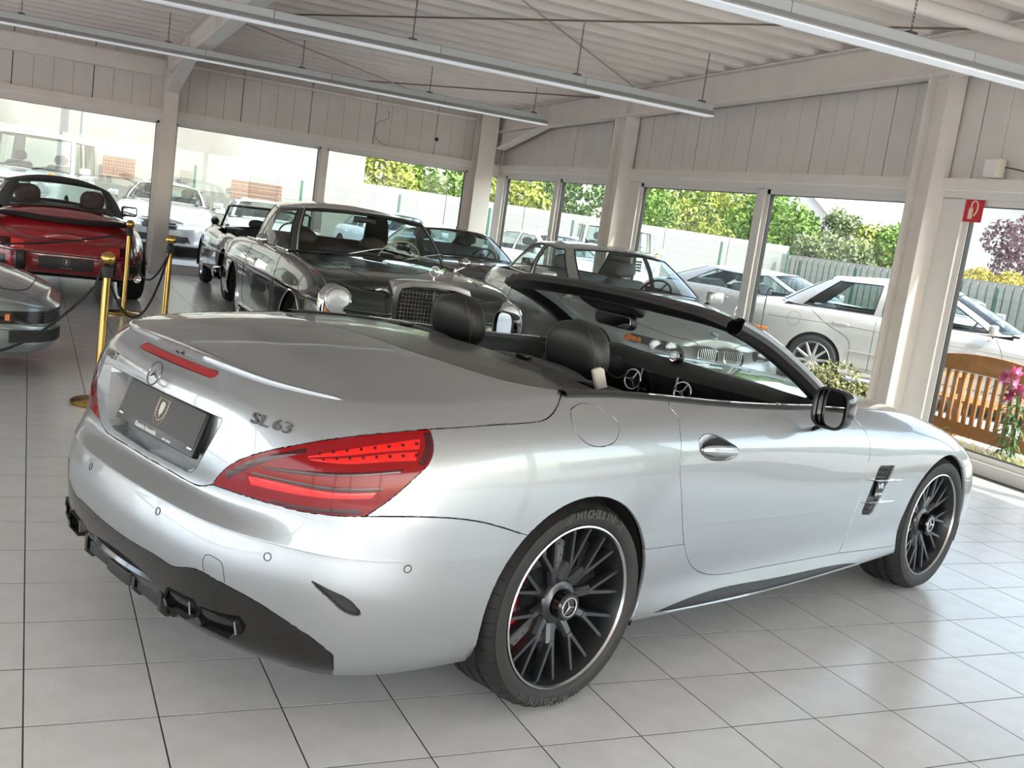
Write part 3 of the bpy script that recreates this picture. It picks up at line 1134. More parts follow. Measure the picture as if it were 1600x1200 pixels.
def cut(poly, view, pid, only=None, flt=None, closed=True):
    """cut a polygon outline into the body. view 'cam': photo pixels, 'side': (x, z), 'top': (x, y)"""
    P2 = {'cam': lambda c: sl_px(c), 'side': lambda c: (c.x, c.z), 'top': lambda c: (c.x, c.y), 'rear': lambda c: (c.y, c.z)}[view]
    poly = [tuple(map(float, p)) for p in poly]
    x0, x1 = min(p[0] for p in poly), max(p[0] for p in poly)
    y0, y1 = min(p[1] for p in poly), max(p[1] for p in poly)
    cache = {}

    def p2(v):
        k = v.index if v.index >= 0 else id(v)
        key = v
        if key not in cache:
            cache[key] = P2(v.co)
        return cache[key]

    def box(f):
        q = [p2(v) for v in f.verts]
        return min(a[0] for a in q), max(a[0] for a in q), min(a[1] for a in q), max(a[1] for a in q)

    def ok(f):
        if only is not None and f[LAY] not in only:
            return False
        if flt and not flt(f.calc_center_median()):
            return False
        if view == 'cam':
            return f.normal.dot(Vector(SLCAM) - f.calc_center_median()) > 0
        return True

    cand = set()
    for f in bm.faces:
        if ok(f):
            bx = box(f)
            if bx[1] >= x0 and bx[0] <= x1 and bx[3] >= y0 and bx[2] <= y1:
                cand.add(f)
    m = len(poly)
    for i in range(m if closed else m - 1):
        a, b_ = poly[i], poly[(i + 1) % m]
        sx0, sx1, sy0, sy1 = min(a[0], b_[0]), max(a[0], b_[0]), min(a[1], b_[1]), max(a[1], b_[1])
        if view == 'cam':
            co = Vector(SLCAM)
            no = Vector(np.cross(sl_ray(a), sl_ray(b_)))
        elif view == 'side':
            co = Vector((a[0], 0, a[1]))
            no = Vector((-(b_[1] - a[1]), 0, b_[0] - a[0]))
        elif view == 'rear':
            co = Vector((0, a[0], a[1]))
            no = Vector((0, -(b_[1] - a[1]), b_[0] - a[0]))
        else:
            co = Vector((a[0], a[1], 0))
            no = Vector((-(b_[1] - a[1]), b_[0] - a[0], 0))
        if no.length < 1e-9:
            continue
        no.normalize()
        sel = []
        for f in cand:
            if not f.is_valid:
                continue
            bx = box(f)
            if bx[1] >= sx0 - 1e-6 and bx[0] <= sx1 + 1e-6 and bx[3] >= sy0 - 1e-6 and bx[2] <= sy1 + 1e-6:
                sel.append(f)
        if not sel:
            continue
        geom = sel + list({e for f in sel for e in f.edges}) + list({v for f in sel for v in f.verts})
        r = bmesh.ops.bisect_plane(bm, geom=geom, dist=2e-5, plane_co=co, plane_no=no)
        cand = {f for f in cand if f.is_valid}
        for g in r['geom']:
            if isinstance(g, bmesh.types.BMFace) and ok(g):
                cand.add(g)
        for g in r['geom_cut']:
            if isinstance(g, bmesh.types.BMVert):
                for f in g.link_faces:
                    if ok(f):
                        cand.add(f)
    if pid is not None:
        k = 0
        for f in bm.faces:
            if ok(f):
                c = f.calc_center_median()
                q = P2(c)
                if x0 <= q[0] <= x1 and y0 <= q[1] <= y1 and in_poly(q, poly):
                    f[LAY] = pid
                    k += 1
        return k


def circ(cx, cz, r, n=56, a0=0.):
    return [(cx + r * math.cos(a0 + 2 * PI * k / n), cz + r * math.sin(a0 + 2 * PI * k / n)) for k in range(n)]


def ssm(pts, n=6):
    return [tuple(p) for p in smooth_poly(pts, n)]


NONE, TRUNK, LIGHT, BUMP, DIFF, DOOR, SILL, FUEL, BLACK, FEND, HOOD, VENT, SLOT, SILLIN, RECESS, BRAKE, HREC, HEADL, QUART, ARCH, FBUMP, GRILLE = range(22)
# wheel arches first
cut(circ(0, .335, .366), 'side', ARCH, flt=lambda c: c.y < -.6)
cut(circ(2.585, .330, .352), 'side', ARCH, flt=lambda c: c.y < -.6)
# boot lid
TR_LOW = [(196, 697), (215, 707.5), (232, 716.5), (260, 732), (290, 750), (316, 759.5), (332, 757)]
TR_UP = [(332, 757), (341, 744), (360, 727), (395, 711), (445, 699), (495, 690), (570, 680), (670, 671), (720, 667.5), (780, 663.5), (833, 659.7), (853, 655), (868, 640), (878.5, 610)]
TR_BLK = [(878.5, 610), (840, 604.5), (780, 592), (700, 567), (640, 548), (560, 520), (500, 506)]
cut(ssm(TR_LOW) + ssm(TR_UP, 5)[1:] + ssm(TR_BLK, 5)[1:] + [(400, 470), (150, 470), (120, 640)], 'cam', TRUNK, only=[NONE])
# tail lamp
LT_LOW = [(332, 757), (370, 770), (420, 786), (470, 798.5), (515, 805), (570, 807)]
LT_END = [(570, 807), (610, 780), (650, 745), (673, 718), (676.5, 692), (671, 671)]
LT_UP = [p for p in ssm(TR_UP, 5) if p[0] <= 671]
cut(ssm(LT_LOW)[:-1] + ssm(LT_END, 4) + LT_UP[::-1][1:-1], 'cam', LIGHT, only=[NONE])
# rear bumper: everything below the lamps, behind the arch
GAP_B = [(570, 807), (670, 808), (720, 811), (760, 817.5), (812, 833), (840, 842)]
cut([(100, 660)] + ssm(TR_LOW)[:-1] + ssm(LT_LOW)[:-1] + ssm(GAP_B) + [(840, 1100), (40, 1100), (40, 700)], 'cam', BUMP, only=[NONE], flt=lambda c: c.x < -.05)
for f in bm.faces:
    c = f.calc_center_median()
    if f[LAY] == NONE and c.x < -.3 and c.z < .6:
        f[LAY] = BUMP
# diffuser
DF = [(87, 733.5), (100.5, 751.5), (111, 772.5), (124.5, 786), (165, 817.5), (210, 849), (255, 876), (270, 885), (300, 888), (320, 896), (352, 914), (400, 940), (440, 966), (480, 992), (512, 1017), (520, 1024)]
cut(ssm(DF) + [(520, 1100), (0, 1100), (0, 733)], 'cam', DIFF, only=[BUMP])
for f in bm.faces:
    c = f.calc_center_median()
    if f[LAY] == BUMP and c.z < .235 and c.y > -.70:
        f[LAY] = DIFF
# bumper slot
cut(ssm([(487, 908), (520, 925), (560, 953), (563, 961), (552, 962), (520, 941), (498, 921), (487, 908)], 3)[:-1], 'cam', SLOT, only=[BUMP])
# roof stowage cover (black) ahead of the boot lid
for f in bm.faces:
    c = f.calc_center_median()
    if f[LAY] == NONE and c.z > .93 and c.x < .2 and abs(c.y) < .80 and f.normal.z > .75:
        f[LAY] = BLACK
# sill line, door
SILLTOP = [(990, 861.5), (1030, 856), (1069, 851)]
DOOR_R = [(1046, 622), (1046, 634), (1057, 648), (1062, 670), (1064.5, 696), (1063, 720), (1063, 744), (1065, 780), (1066.5, 820), (1069, 850), (1075, 875), (1087.5, 891), (1105, 897.5), (1150, 893.7)]
DOOR_B = [(1150, 893.7), (1310, 864.5)]
DOOR_F = [(1310, 864.5), (1323, 835), (1336, 800), (1350, 750), (1355, 726), (1360, 708), (1359, 694), (1354, 678), (1342, 661), (1328, 640)]
dpoly = ssm(DOOR_R, 5) + ssm(DOOR_F, 5) + [(1300, 600), (1046, 600)]
cut(dpoly, 'cam', DOOR, only=[NONE], flt=lambda c: .1 < c.x < 1.9)
cut([(980, 863)] + SILLTOP + ssm(DOOR_R, 5)[45:] + DOOR_B[1:] + [(1345, 860.5), (1390, 854), (1400, 1000), (980, 1000)], 'cam', SILL, only=[NONE], flt=lambda c: .25 < c.x < 2.4 and c.z < .5)
for f in bm.faces:
    c = f.calc_center_median()
    if f[LAY] == NONE and .25 < c.x < 2.35 and c.z < .27:
        f[LAY] = SILL
cut(ssm([(1015, 960.5), (1062, 940), (1125, 919), (1200, 905), (1275, 889), (1335, 880), (1352, 880)], 4) + ssm([(1352, 880), (1300, 896), (1220, 918), (1125, 940), (1075, 950), (1015, 960.5)], 4)[1:-1], 'cam', SILLIN, only=[SILL])
# fuel flap, door handle bowl, fender vent
cut(ssm([(892, 640), (906, 631), (926, 633), (946, 643), (962, 656), (967, 672), (960, 690), (942, 697.6), (922, 695), (904, 680), (894, 660), (892, 640)], 4)[:-1], 'cam', FUEL, only=[NONE])
cut(ssm([(1092, 688), (1100, 680), (1120, 681), (1144, 694), (1155, 705), (1148, 714), (1130, 719), (1110, 718), (1096, 708), (1092, 688)], 4)[:-1], 'cam', HREC, only=[DOOR])
cut([(1374, 731), (1377, 728), (1397, 728), (1398, 732), (1365, 799), (1358, 804), (1347, 804), (1347, 799)], 'cam', VENT, only=[NONE])
# bonnet, head lamp, front bumper
for f in bm.faces:
    c = f.calc_center_median()
    if f[LAY] == NONE and c.x > 1.55 and f.normal.z > .5:
        pass
I0 = I_COWL
hood = [(EDGE[i][0], EDGE[i][1] + .035) for i in range(I_COWL + 2, I_NOSE - 26)]
hood = [(1.60, -.745)] + hood[::3] + [(3.30, -.30), (3.335, 0), (3.335, .1), (1.55, .1)]
cut(hood, 'top', HOOD, only=[NONE], flt=lambda c: c.z > .6)
cut([(3.02, .655), (3.10, .685), (3.30, .64), (3.40, .60), (3.42, .53), (3.25, .525), (3.08, .60)], 'side', HEADL, only=[NONE], flt=lambda c: c.y < -.42)
cut([(2.80, .60), (3.03, .63), (3.09, .59), (3.27, .515), (3.45, .52), (3.6, .52), (3.6, .1), (2.80, .1)], 'side', FBUMP, only=[NONE])
cut([(3.3, .28), (3.3, .47), (3.6, .47), (3.6, .28)], 'side', GRILLE, only=[FBUMP], flt=lambda c: c.y > -.42)
# boot lid details: plate recess and third brake lamp
RC = [(215, 592), (258, 615), (347, 655), (344, 664), (306, 731), (300, 737), (291, 736), (240, 709), (190, 683), (170, 600)]
cut(RC, 'cam', RECESS, only=[TRUNK], flt=lambda c: c.x < -.8)
cut([(.05, .931), (.05, .949), (-.240, .949), (-.250, .944), (-.249, .937), (-.238, .931)], 'rear', BRAKE, only=[TRUNK], flt=lambda c: c.x < -.85)
for f in bm.faces:
    if f[LAY] == NONE:
        f[LAY] = FEND if f.calc_center_median().x > 1.2 else QUART


# ---- panels as meshes
def panel_mesh(pid, name, material, mirror='merge', gap=.0022, hem=.014, push=0., bowl=0., parent=SL, flt=None, label=None, open_x=False):
    """mirror 'merge': one object over both halves; 'copy': two objects"""
    faces = [f for f in bm.faces if f[LAY] == pid and (flt is None or flt(f.calc_center_median()))]
    if not faces:
        return []
    sb = bmesh.new()
    vm = {}
    for f in faces:
        vs = []
        for v in f.verts:
            if v not in vm:
                vm[v] = sb.verts.new(v.co)
            vs.append(vm[v])
        try:
            sb.faces.new(vs)
        except ValueError:
            pass
    sb.normal_update()
    sb.verts.index_update()
    nor = {v: sl_normal(v.co) for v in sb.verts}
    bnd = [e for e in sb.edges if len(e.link_faces) == 1 and not (abs(e.verts[0].co.y) < 1e-6 and abs(e.verts[1].co.y) < 1e-6)]
    sh = {}
    for e in bnd:
        f = e.link_faces[0]
        d = (e.verts[1].co - e.verts[0].co)
        if d.length < 1e-9:
            continue
        d.normalize()
        m = f.calc_center_median() - (e.verts[0].co + e.verts[1].co) / 2
        m -= d * m.dot(d)
        if m.length < 1e-9:
            continue
        m.normalize()
        for v in e.verts:
            sh.setdefault(v, Vector((0, 0, 0)))
            sh[v] += m * max(e.calc_length(), 1e-4)
    for v, m in sh.items():
        if m.length > 1e-9:
            m = m.normalized() * gap
            if abs(v.co.y) < 1e-6:
                m.y = 0
            v.co += m
    V = [tuple(v.co) for v in sb.verts]
    N = [tuple(nor[v]) for v in sb.verts]
    sb.verts.index_update()
    F = [[v.index for v in f.verts] for f in sb.faces]
    if bowl:                                          # dished centre
        A_ = np.array(V)
        lo_, hi_ = A_.min(0), A_.max(0)
        c_, h_ = (lo_ + hi_) / 2, (hi_ - lo_) / 2
        rho = ((A_[:, 0] - c_[0]) / h_[0]) ** 2 + ((A_[:, 2] - c_[2]) / h_[2]) ** 2
        V = [tuple(p - np.array(n) * bowl * max(0, 1 - r_)) for p, n, r_ in zip(A_, N, rho)]
    if push:
        V = [tuple(np.array(p) - np.array(n) * push) for p, n in zip(V, N)]
    # hem: doubled boundary, turned inwards
    hv = {}
    for e in bnd:
        f = e.link_faces[0]
        for v in e.verts:
            if v not in hv:
                i = len(V)
                p, n = np.array(V[v.index]), np.array(N[v.index])
                s_ = sh.get(v)
                s_ = np.array(s_.normalized()) if s_ is not None and s_.length > 1e-9 else np.zeros(3)
                V += [tuple(p), tuple(p - n * hem)]
                nn = tuple(-s_ * .8 + n * .6)
                N += [nn, tuple(-s_)]
                hv[v] = i
        vs = list(f.verts)
        a, b_ = e.verts
        k = vs.index(a)
        if vs[(k + 1) % len(vs)] is not b_:
            a, b_ = b_, a
        F.append([hv[b_], hv[a], hv[a] + 1, hv[b_] + 1])
    sb.free()
    out = []
    V, N = np.array(V), np.array(N)

    def mk(V, F, N):
        me = bpy.data.meshes.new(name)
        me.from_pydata([tuple(v) for v in V], [], F)
        me.materials.append(material)
        me.polygons.foreach_set('use_smooth', [True] * len(me.polygons))
        me.update()
        if not bowl:
            me.normals_split_custom_set_from_vertices([tuple(n) for n in N])
        o = link(bpy.data.objects.new(name, me), parent)
        if label:
            o['label'] = label
        out.append(o)
        return o

    FL = [f[::-1] for f in F]
    VL, NL = V * [1, -1, 1], N * [1, -1, 1]
    if mirror == 'merge':
        n = len(V)
        mp = [i if abs(V[i][1]) < 1e-6 else n + i for i in range(n)]
        mk(np.concatenate([V, VL]), F + [[mp[i] for i in f] for f in FL], np.concatenate([N, NL]))
    else:
        mk(V, F, N)
        mk(VL, FL, NL)
    return out


panel_mesh(TRUNK, 'boot_lid', M_SILVER)
panel_mesh(BUMP, 'rear_bumper', M_SILVER)
panel_mesh(DOOR, 'door', M_SILVER, 'copy')
panel_mesh(SILL, 'sill', M_SILVER, 'copy', gap=.0008)
panel_mesh(SILLIN, 'sill_insert', M_PLAST, 'copy', push=.006)
panel_mesh(FUEL, 'fuel_flap', M_SILVER, 'copy', gap=.0012)
panel_mesh(BLACK, 'roof_stowage_cover', mat('cover_black', (.013, .0115, .010), rough=.22, coat=.25))
panel_mesh(FEND, 'front_wing', M_SILVER, 'copy')
panel_mesh(QUART, 'rear_wing', M_SILVER, 'copy')
panel_mesh(HOOD, 'bonnet', M_SILVER)
panel_mesh(FBUMP, 'front_bumper', M_SILVER)
panel_mesh(GRILLE, 'grille_opening', M_BLACKM, push=.03)
panel_mesh(SLOT, 'bumper_slot', M_BLACKM, 'copy', push=.012)
panel_mesh(DIFF, 'diffuser', M_BLACKG, gap=.0008)
panel_mesh(HREC, 'handle_bowl', mat('paint_silver'), 'copy', gap=.0003, hem=.002, bowl=.028)
panel_mesh(VENT, 'wing_vent', M_PLAST, 'copy', push=.012, gap=.0)
M_LENS = mat('lamp_lens_red', (.21, .0012, .003), rough=.10, coat=.12, coatr=.0, spec=.22)
M_LENSD = mat('lamp_lens_dark_red', (.045, .0008, .002), rough=.12, coat=.3, spec=.3)
M_LENSB = mat('lamp_lens_bright_red', (.70, .006, .004), rough=.12, coat=.3, spec=.3)
panel_mesh(LIGHT, 'tail_lamp', M_LENS, 'copy', gap=.0012)
panel_mesh(BRAKE, 'third_brake_lamp', mat('brake_lamp_red', (.34, .003, .006), rough=.2, coat=.2, spec=.3, bump=(400, .3)), gap=.0006)
panel_mesh(HEADL, 'head_lamp', mat('head_lamp_clear', (.55, .58, .60), rough=.06, metal=.6, coat=1.), 'copy')
# ---- inner shell behind the gaps, wheel housings, wheels
def offset_shell(d, keep):
    V, F, mp = [], [], {}
    for f in SRC.faces:
        if not keep(f.calc_center_median()):
            continue
        ids = []
        for v in f.verts:
            if v.index not in mp:
                mp[v.index] = len(V)
                V.append(np.array(v.co) - np.array(SRC_N[v.index]) * d)
            ids.append(mp[v.index])
        F.append(ids)
    return np.array(V), F


def _keep(c):
    if (c.x) ** 2 + (c.z - .335) ** 2 < .40 ** 2 and c.y < -.55:
        return False
    if (c.x - 2.585) ** 2 + (c.z - .33) ** 2 < .385 ** 2 and c.y < -.55:
        return False
    if c.x < -.8 and abs(c.y) < .42 and .60 < c.z < .90:
        return False
    return True


V_, F_ = offset_shell(.013, _keep)
b = MB().add(V_, F_).add(V_ * [1, -1, 1], [f[::-1] for f in F_])
b.build('inner_shell', M_GAP, SL, 60)
b = MB()
for cx, cz, r in ((0, .335, .372), (2.585, .33, .358)):
    for s in (-1, 1):
        prof = [(r, 0), (r, .30), (.05, .30)]
        Mh = m4(rx(PI / 2) if s > 0 else rx(-PI / 2), (cx, s * .905, cz))
        if s > 0:
            b.lathe(prof, 34, Mh, a0=rad(-20), a1=rad(200))
        else:
            b.lathe(prof, 34, Mh, a0=rad(160), a1=rad(380))
b.box((1.29, 0, .21), (2.0, 1.5, .06)).box((-.5, 0, .29), (.6, .9, .05)).box((3.0, 0, .23), (.55, 1.3, .05))
b.build('underbody', M_GAP, SL, 40)
for (x, z, s, R, rim, w_, y) in ((0, .338, -1, .3385, .267, .285, .795), (0, .338, 1, .3385, .267, .285, .795), (2.585, .331, -1, .331, .254, .255, .796), (2.585, .331, 1, .331, .254, .255, .796)):
    w = amg_wheel(SL, R, rim, w_, spin=.17 if x == 0 else .05, letters=s < 0 and x == 0)
    place_wheel(w, x, s * y, z + .001, s)

# ---- helpers drawing on the body surface
def on_body(pxs, lift=.0):
    out = []
    for p in pxs:
        h_ = sl_hit(p)
        if h_ is not None:
            out.append(h_ + np.array(sl_normal(h_)) * lift)
    return out


def mirror_y(b):
    n = len(b.v)
    b2 = MB()
    b2.v = [(x, -y, z) for x, y, z in b.v]
    b2.f = [tuple(reversed(f)) for f in b.f]
    return b2


def both(b, name, m, smooth=None):
    b.build(name, m, SL, smooth)
    mirror_y(b).build(name, m, SL, smooth)


def surf_frame(px, rot=0.):
    """frame on the body at a pixel: local z = outward normal, local x = level, to the right seen from outside"""
    p = sl_hit(px)
    n = np.array(sl_normal(p))
    up = np.array([0, 0, 1.])
    x = np.cross(up, n)
    x /= np.linalg.norm(x)
    y = np.cross(n, x)
    return p, np.stack([x, y, n], 1)


# boot lip spoiler
pts = [EDGE[i] for i in range(len(EDGE)) if EDGE[i][1] > -.675 and EDGE[i][0] < 0]
pts = smooth_poly(pts[::4] + [pts[-1]] if (len(pts) - 1) % 4 else pts[::4], 4)
P = []
for i, p in enumerate(pts):
    k = i / (len(pts) - 1)
    h_ = .020 * (1 - k ** 3)
    n = np.array(sl_normal(p))
    rear = np.array([n[0], 0 if i == 0 else n[1], 0])
    rear /= np.linalg.norm(rear)
    f_ = p - rear * (.060 - .035 * k)
    ff = np.array(SLBVH.find_nearest(Vector(f_))[0])
    P.append([p + rear * .001 + np.array([0, 0, -.010 * (1 - k)]), p + rear * .010 * (1 - k) + np.array([0, 0, h_ * .75]), p + rear * .006 * (1 - k) + np.array([0, 0, h_]), p - rear * .02 * (1 - k) + np.array([0, 0, h_ * .55 + .001]), ff + np.array([0, 0, .0012])])
P = np.array(P)
b = MB().grid(P)
PL = P * [1, -1, 1]
b.grid(PL, True)
b.build('boot_spoiler', M_SILVER, SL, 50)

# plate recess: pan behind the boot skin with side walls, plate holder with print
faces = [f for f in bm.faces if f[LAY] == RECESS]
rb = MB()
vm = {}
for f in faces:
    ids = []
    for v in f.verts:
        if v not in vm:
            vm[v] = len(rb.v)
            rb.v.append((v.co.x + .048, v.co.y * .93, v.co.z + .004))
        ids.append(vm[v])
    rb.f.append(tuple(ids))
ee = {}
for f in faces:
    for e in f.edges:
        ee.setdefault(e, []).append(f)
for e, fl in ee.items():
    if len(fl) == 1 and not (abs(e.verts[0].co.y) < 1e-5 and abs(e.verts[1].co.y) < 1e-5):
        a, c = e.verts
        vs = list(fl[0].verts)
        k = vs.index(a)
        if vs[(k + 1) % len(vs)] is not c:
            a, c = c, a
        o = len(rb.v)
        rb.v += [tuple(a.co), tuple(c.co)]
        rb.f.append((o, o + 1, vm[c], vm[a]))
rm = mirror_y(rb)
rb.add(rm.v, rm.f)
rb.build('plate_recess', M_SILVER, SL, 35)
bmesh_free_later = True
# number plate holder: flat board leaning with the boot
pc = np.array([-.946, 0, .765])
ax_y = np.array([0, -1., 0])
ax_u = np.array([.045, 0, .130])
ax_u /= np.linalg.norm(ax_u)
ax_n = np.cross(ax_y, ax_u)
Mp = m4(np.stack([ax_y, ax_u, ax_n], 1), pc)
M_PLATE = mat('plate_dark_grey', (.034, .031, .030), rough=.45, noise=(60, .12, 3))
pl = MB().rbox((0, 0, -.010), (.525, .138, .024), .006).move(Mp).build('plate_holder', M_PLAST, SL, 40)
MB().box((0, .012, .0025), (.508, .104, .002)).move(Mp).build('number_plate_board', M_PLATE, pl)
pw = mat('print_cream', (.62, .58, .50), rough=.5)
pb = mat('print_bronze', (.30, .21, .15), rough=.5)
zt = .0038


def p2(pts):
    return [np.asarray(Mp)[:3, :3] @ np.array([x, y, zt]) + np.asarray(Mp)[:3, 3] for x, y in pts]


sh = [(-.023, .040), (.023, .040), (.024, .0), (.018, -.022), (.006, -.030), (0, -.036), (-.006, -.030), (-.018, -.022), (-.024, 0)]
sh = [(x * 1.28, y * .9 + .013) for x, y in sh]
MB().tube(p2(sh), .0011, 4, closed=True).build('plate_shield', pw, pl)
hd = [(-.004, .032), (.006, .030), (.011, .022), (.009, .014), (.012, .006), (.008, .004), (.009, -.004), (.004, -.010), (.0, -.024), (-.002, -.012), (-.008, -.014), (-.006, -.006), (-.011, -.004), (-.009, .004), (-.011, .012), (-.010, .024)]
MB().prism([(x * 1.3, y * .9 + .014) for x, y in hd], zt - .0004, zt + .0004, Mp).build('plate_plume', pw, pl)
b = MB()
for s in (-1, 1):
    b.tube(p2([(s * .034, .054), (s * .036, .02), (s * .032, -.008), (s * .020, -.024), (s * .008, -.032)]), .0016, 4)
b.build('plate_ribbons', pb, pl)
wt = mat('print_white', (.72, .72, .72), rough=.5)
b = MB()
b.add(*text_geo('Klassische Automobile', .021, .0003, m4(Mp[:3, :3], Mp[:3, :3] @ np.array([-.050, -.056, .0026]) + Mp[:3, 3]), sx=.76, bold=.0003))
for k in range(13):                                   # tiny line of print too small to read
    if k != 5:
        b.box(Mp[:3, :3] @ np.array([.070 + k * .0042, -.0585, .0027]) + Mp[:3, 3], (.0024, .006, .0004), Mp[:3, :3])
tag(b.build('plate_lettering', wt, pl), kind='stuff')
b = MB()
for s in (-1, 1):
    b.box((s * .235, -.047, .003), (.026, .006, .003))
b.move(Mp).build('plate_clips', wt, pl)

# star, model lettering
p = np.array([-.9665, 0, .892])
n = np.array([-.93, 0, .36])
n /= np.linalg.norm(n)
x_ = np.array([0, -1., 0])
Fs = np.stack([x_, np.cross(n, x_), n], 1)
star_badge(MB(), .037, m4(Fs, p + n * .006), .006).build('boot_star', mat('badge_dark_chrome', (.22, .22, .22), rough=.2, metal=1), SL, 30)
p0, Fr = surf_frame((424, 663))
q0, q1 = sl_hit((396, 654)), sl_hit((454, 672))
d = q1 - q0
d /= np.linalg.norm(d)
d -= Fr[:, 2] * (d @ Fr[:, 2])
d /= np.linalg.norm(d)
Fr = np.stack([d, np.cross(Fr[:, 2], d), Fr[:, 2]], 1)
M_BADGE = mat('badge_dark_chrome', (.22, .22, .22), rough=.2, metal=1)
for txt, pxc in (('SL', (407, 657)), ('63', (442, 667.5))):
    pc_ = sl_hit(pxc)
    nn = np.array(sl_normal(pc_))
    dd_ = sl_hit((pxc[0] + 8, pxc[1] + 2.6)) - sl_hit((pxc[0] - 8, pxc[1] - 2.6))
    dd_ -= nn * (dd_ @ nn)
    dd_ /= np.linalg.norm(dd_)
    Fq = np.stack([dd_, np.cross(nn, dd_), nn], 1)
    tag(MB().add(*text_geo(txt, .044, .0022, m4(Fq, pc_ + nn * .0035), bold=.0005, space=1.05, sx=1.45)).build('model_lettering', M_BADGE, SL), kind='stuff')
p0, Fr = surf_frame((170, 545)) if False else (None, None)
a0 = np.array([-.955, .42, .885])
loc, nn, fi, dd = SLBVH.find_nearest(Vector((a0[0], -a0[1], a0[2])))
nn = np.array(sl_normal(loc)) * [1, -1, 1]
x_ = np.cross([0, 0, 1.], nn)
x_ /= np.linalg.norm(x_)
Fr = np.stack([x_, np.cross(nn, x_), nn], 1)
MB().add(*text_geo('AMG', .036, .003, m4(Fr, np.array(loc) * [1, -1, 1] + nn * .003), bold=.001, sx=1.3, shear=.25)).build('tuner_lettering', M_CHROME, SL)

# tail lamp inner pattern: bands laid just under the lens, seen as raised strips
def strip_on(pxa, pxb, n=14, lift=.0006):
    A, B_ = smooth_poly(pxa, n), smooth_poly(pxb, n)
    rows = []
    for a, c in zip(A, B_):
        row = []
        for t in np.linspace(0, 1, 4):
            h_ = sl_hit(a * (1 - t) + c * t)
            row.append(h_ + np.array(sl_normal(h_)) * (lift + .0003 * math.sin(PI * t)))
        rows.append(row)
    return MB().grid(np.array(rows), True)


both(strip_on([(480, 713), (540, 703), (600, 694), (656, 686)], [(482, 715), (540, 712), (600, 706), (655, 702)]), 'lamp_light_bar', M_LENSB, 60)
both(strip_on([(482, 717), (540, 716), (600, 710), (652, 706)], [(486, 719), (540, 725), (600, 722), (650, 720)]), 'lamp_light_bar', M_LENSB, 60)
both(strip_on([(408, 729), (470, 735), (560, 738), (632, 733)], [(408, 732), (470, 742), (560, 744), (625, 739)]), 'lamp_dark_band', M_LENSD, 60)
both(strip_on([(388, 744), (450, 757), (520, 770), (588, 770)], [(392, 757), (450, 770), (520, 779), (580, 779)]), 'lamp_light_bar', M_LENSB, 60)
both(strip_on([(395, 738), (450, 750), (530, 762), (600, 762)], [(394, 742), (450, 755), (525, 768), (594, 768)]), 'lamp_dark_band', M_LENSD, 60)
both(strip_on([(420, 780), (470, 790), (520, 795), (562, 796)], [(424, 785), (470, 797), (520, 803), (568, 804)]), 'lamp_dark_band', M_LENSD, 60)
both(strip_on([(352, 738), (380, 724), (430, 709), (480, 700)], [(356, 748), (384, 735), (430, 718), (478, 708)]), 'lamp_dark_band', M_LENSD, 60)
both(strip_on([(662, 676), (664, 690), (662, 708), (652, 724)], [(673, 676), (674.5, 692), (672, 713), (662, 728)], 8), 'lamp_dark_band', M_LENSD, 60)
b = MB()
for i in range(8):
    for (x0, y0, dx, dy) in ((500, 708.5, 21.5, -2.1), (506, 718, 20.6, -.9)):
        h_ = sl_hit((x0 + dx * i, y0 + dy * i))
        nn = np.array(sl_normal(h_))
        Fm = frame(nn)
        b.box(h_ + nn * .003, (.005 + .0006 * i, .008, .002), Fm)
tag(b.build('lamp_led_marks', M_LENSD, SL), kind='stuff')
tag(mirror_y(b).build('lamp_led_marks', M_LENSD, SL), kind='stuff')

# parking sensors, towing cover, fuel flap rim
def ring_px(px, r, m, name, lift=.0006, th=.0012):
    p, Fm = surf_frame(px)
    ring = [p + Fm @ np.array([math.cos(a) * r, math.sin(a) * r, lift]) for a in np.linspace(0, 2 * PI, 28, endpoint=False)]
    b = MB().tube(ring, th, 5, closed=True)
    both(b, name, m)


for px in ((247, 799), (418, 870), (637, 889)):
    ring_px(px, .0105, M_GAP, 'parking_sensor_ring')
both(MB().tube(on_body(smooth_poly([(319, 893), (318, 872), (322, 867), (335, 871), (345, 878), (349, 892), (351, 910)], 6), .0), .0011, 5), 'towing_cover_joint', M_GAP)

# door handle
pa, pb_ = sl_hit((1095, 703)), sl_hit((1153, 706))
Fm = surf_frame((1124, 704))[1]
d = pb_ - pa
L = np.linalg.norm(d)
d /= L
mid = (pa + pb_) / 2
nrm = Fm[:, 2]
rows = []
for k in np.linspace(-1, 1, 15):
    e = math.sqrt(max(0, 1 - abs(k) ** 3))
    c = mid + d * L * .49 * k + nrm * (.0 + .012 * e)
    hh = .018 * e + .002
    rows.append([c + np.array([0, 0, math.sin(a) * hh]) + nrm * math.cos(a) * .009 * e for a in np.linspace(0, 2 * PI, 13)])
b = MB().grid(np.array(rows))
both(b, 'door_handle', M_SILVER, 60)
rows = [[mid + d * L * .47 * k + nrm * (.0095 + .012 * math.sqrt(max(0, 1 - abs(k) ** 3))) + np.array([0, 0, z]) for z in (-.0045, .0045)] for k in np.linspace(-1, 1, 13)]
both(MB().grid(np.array(rows)), 'handle_chrome_strip', M_CHROME)

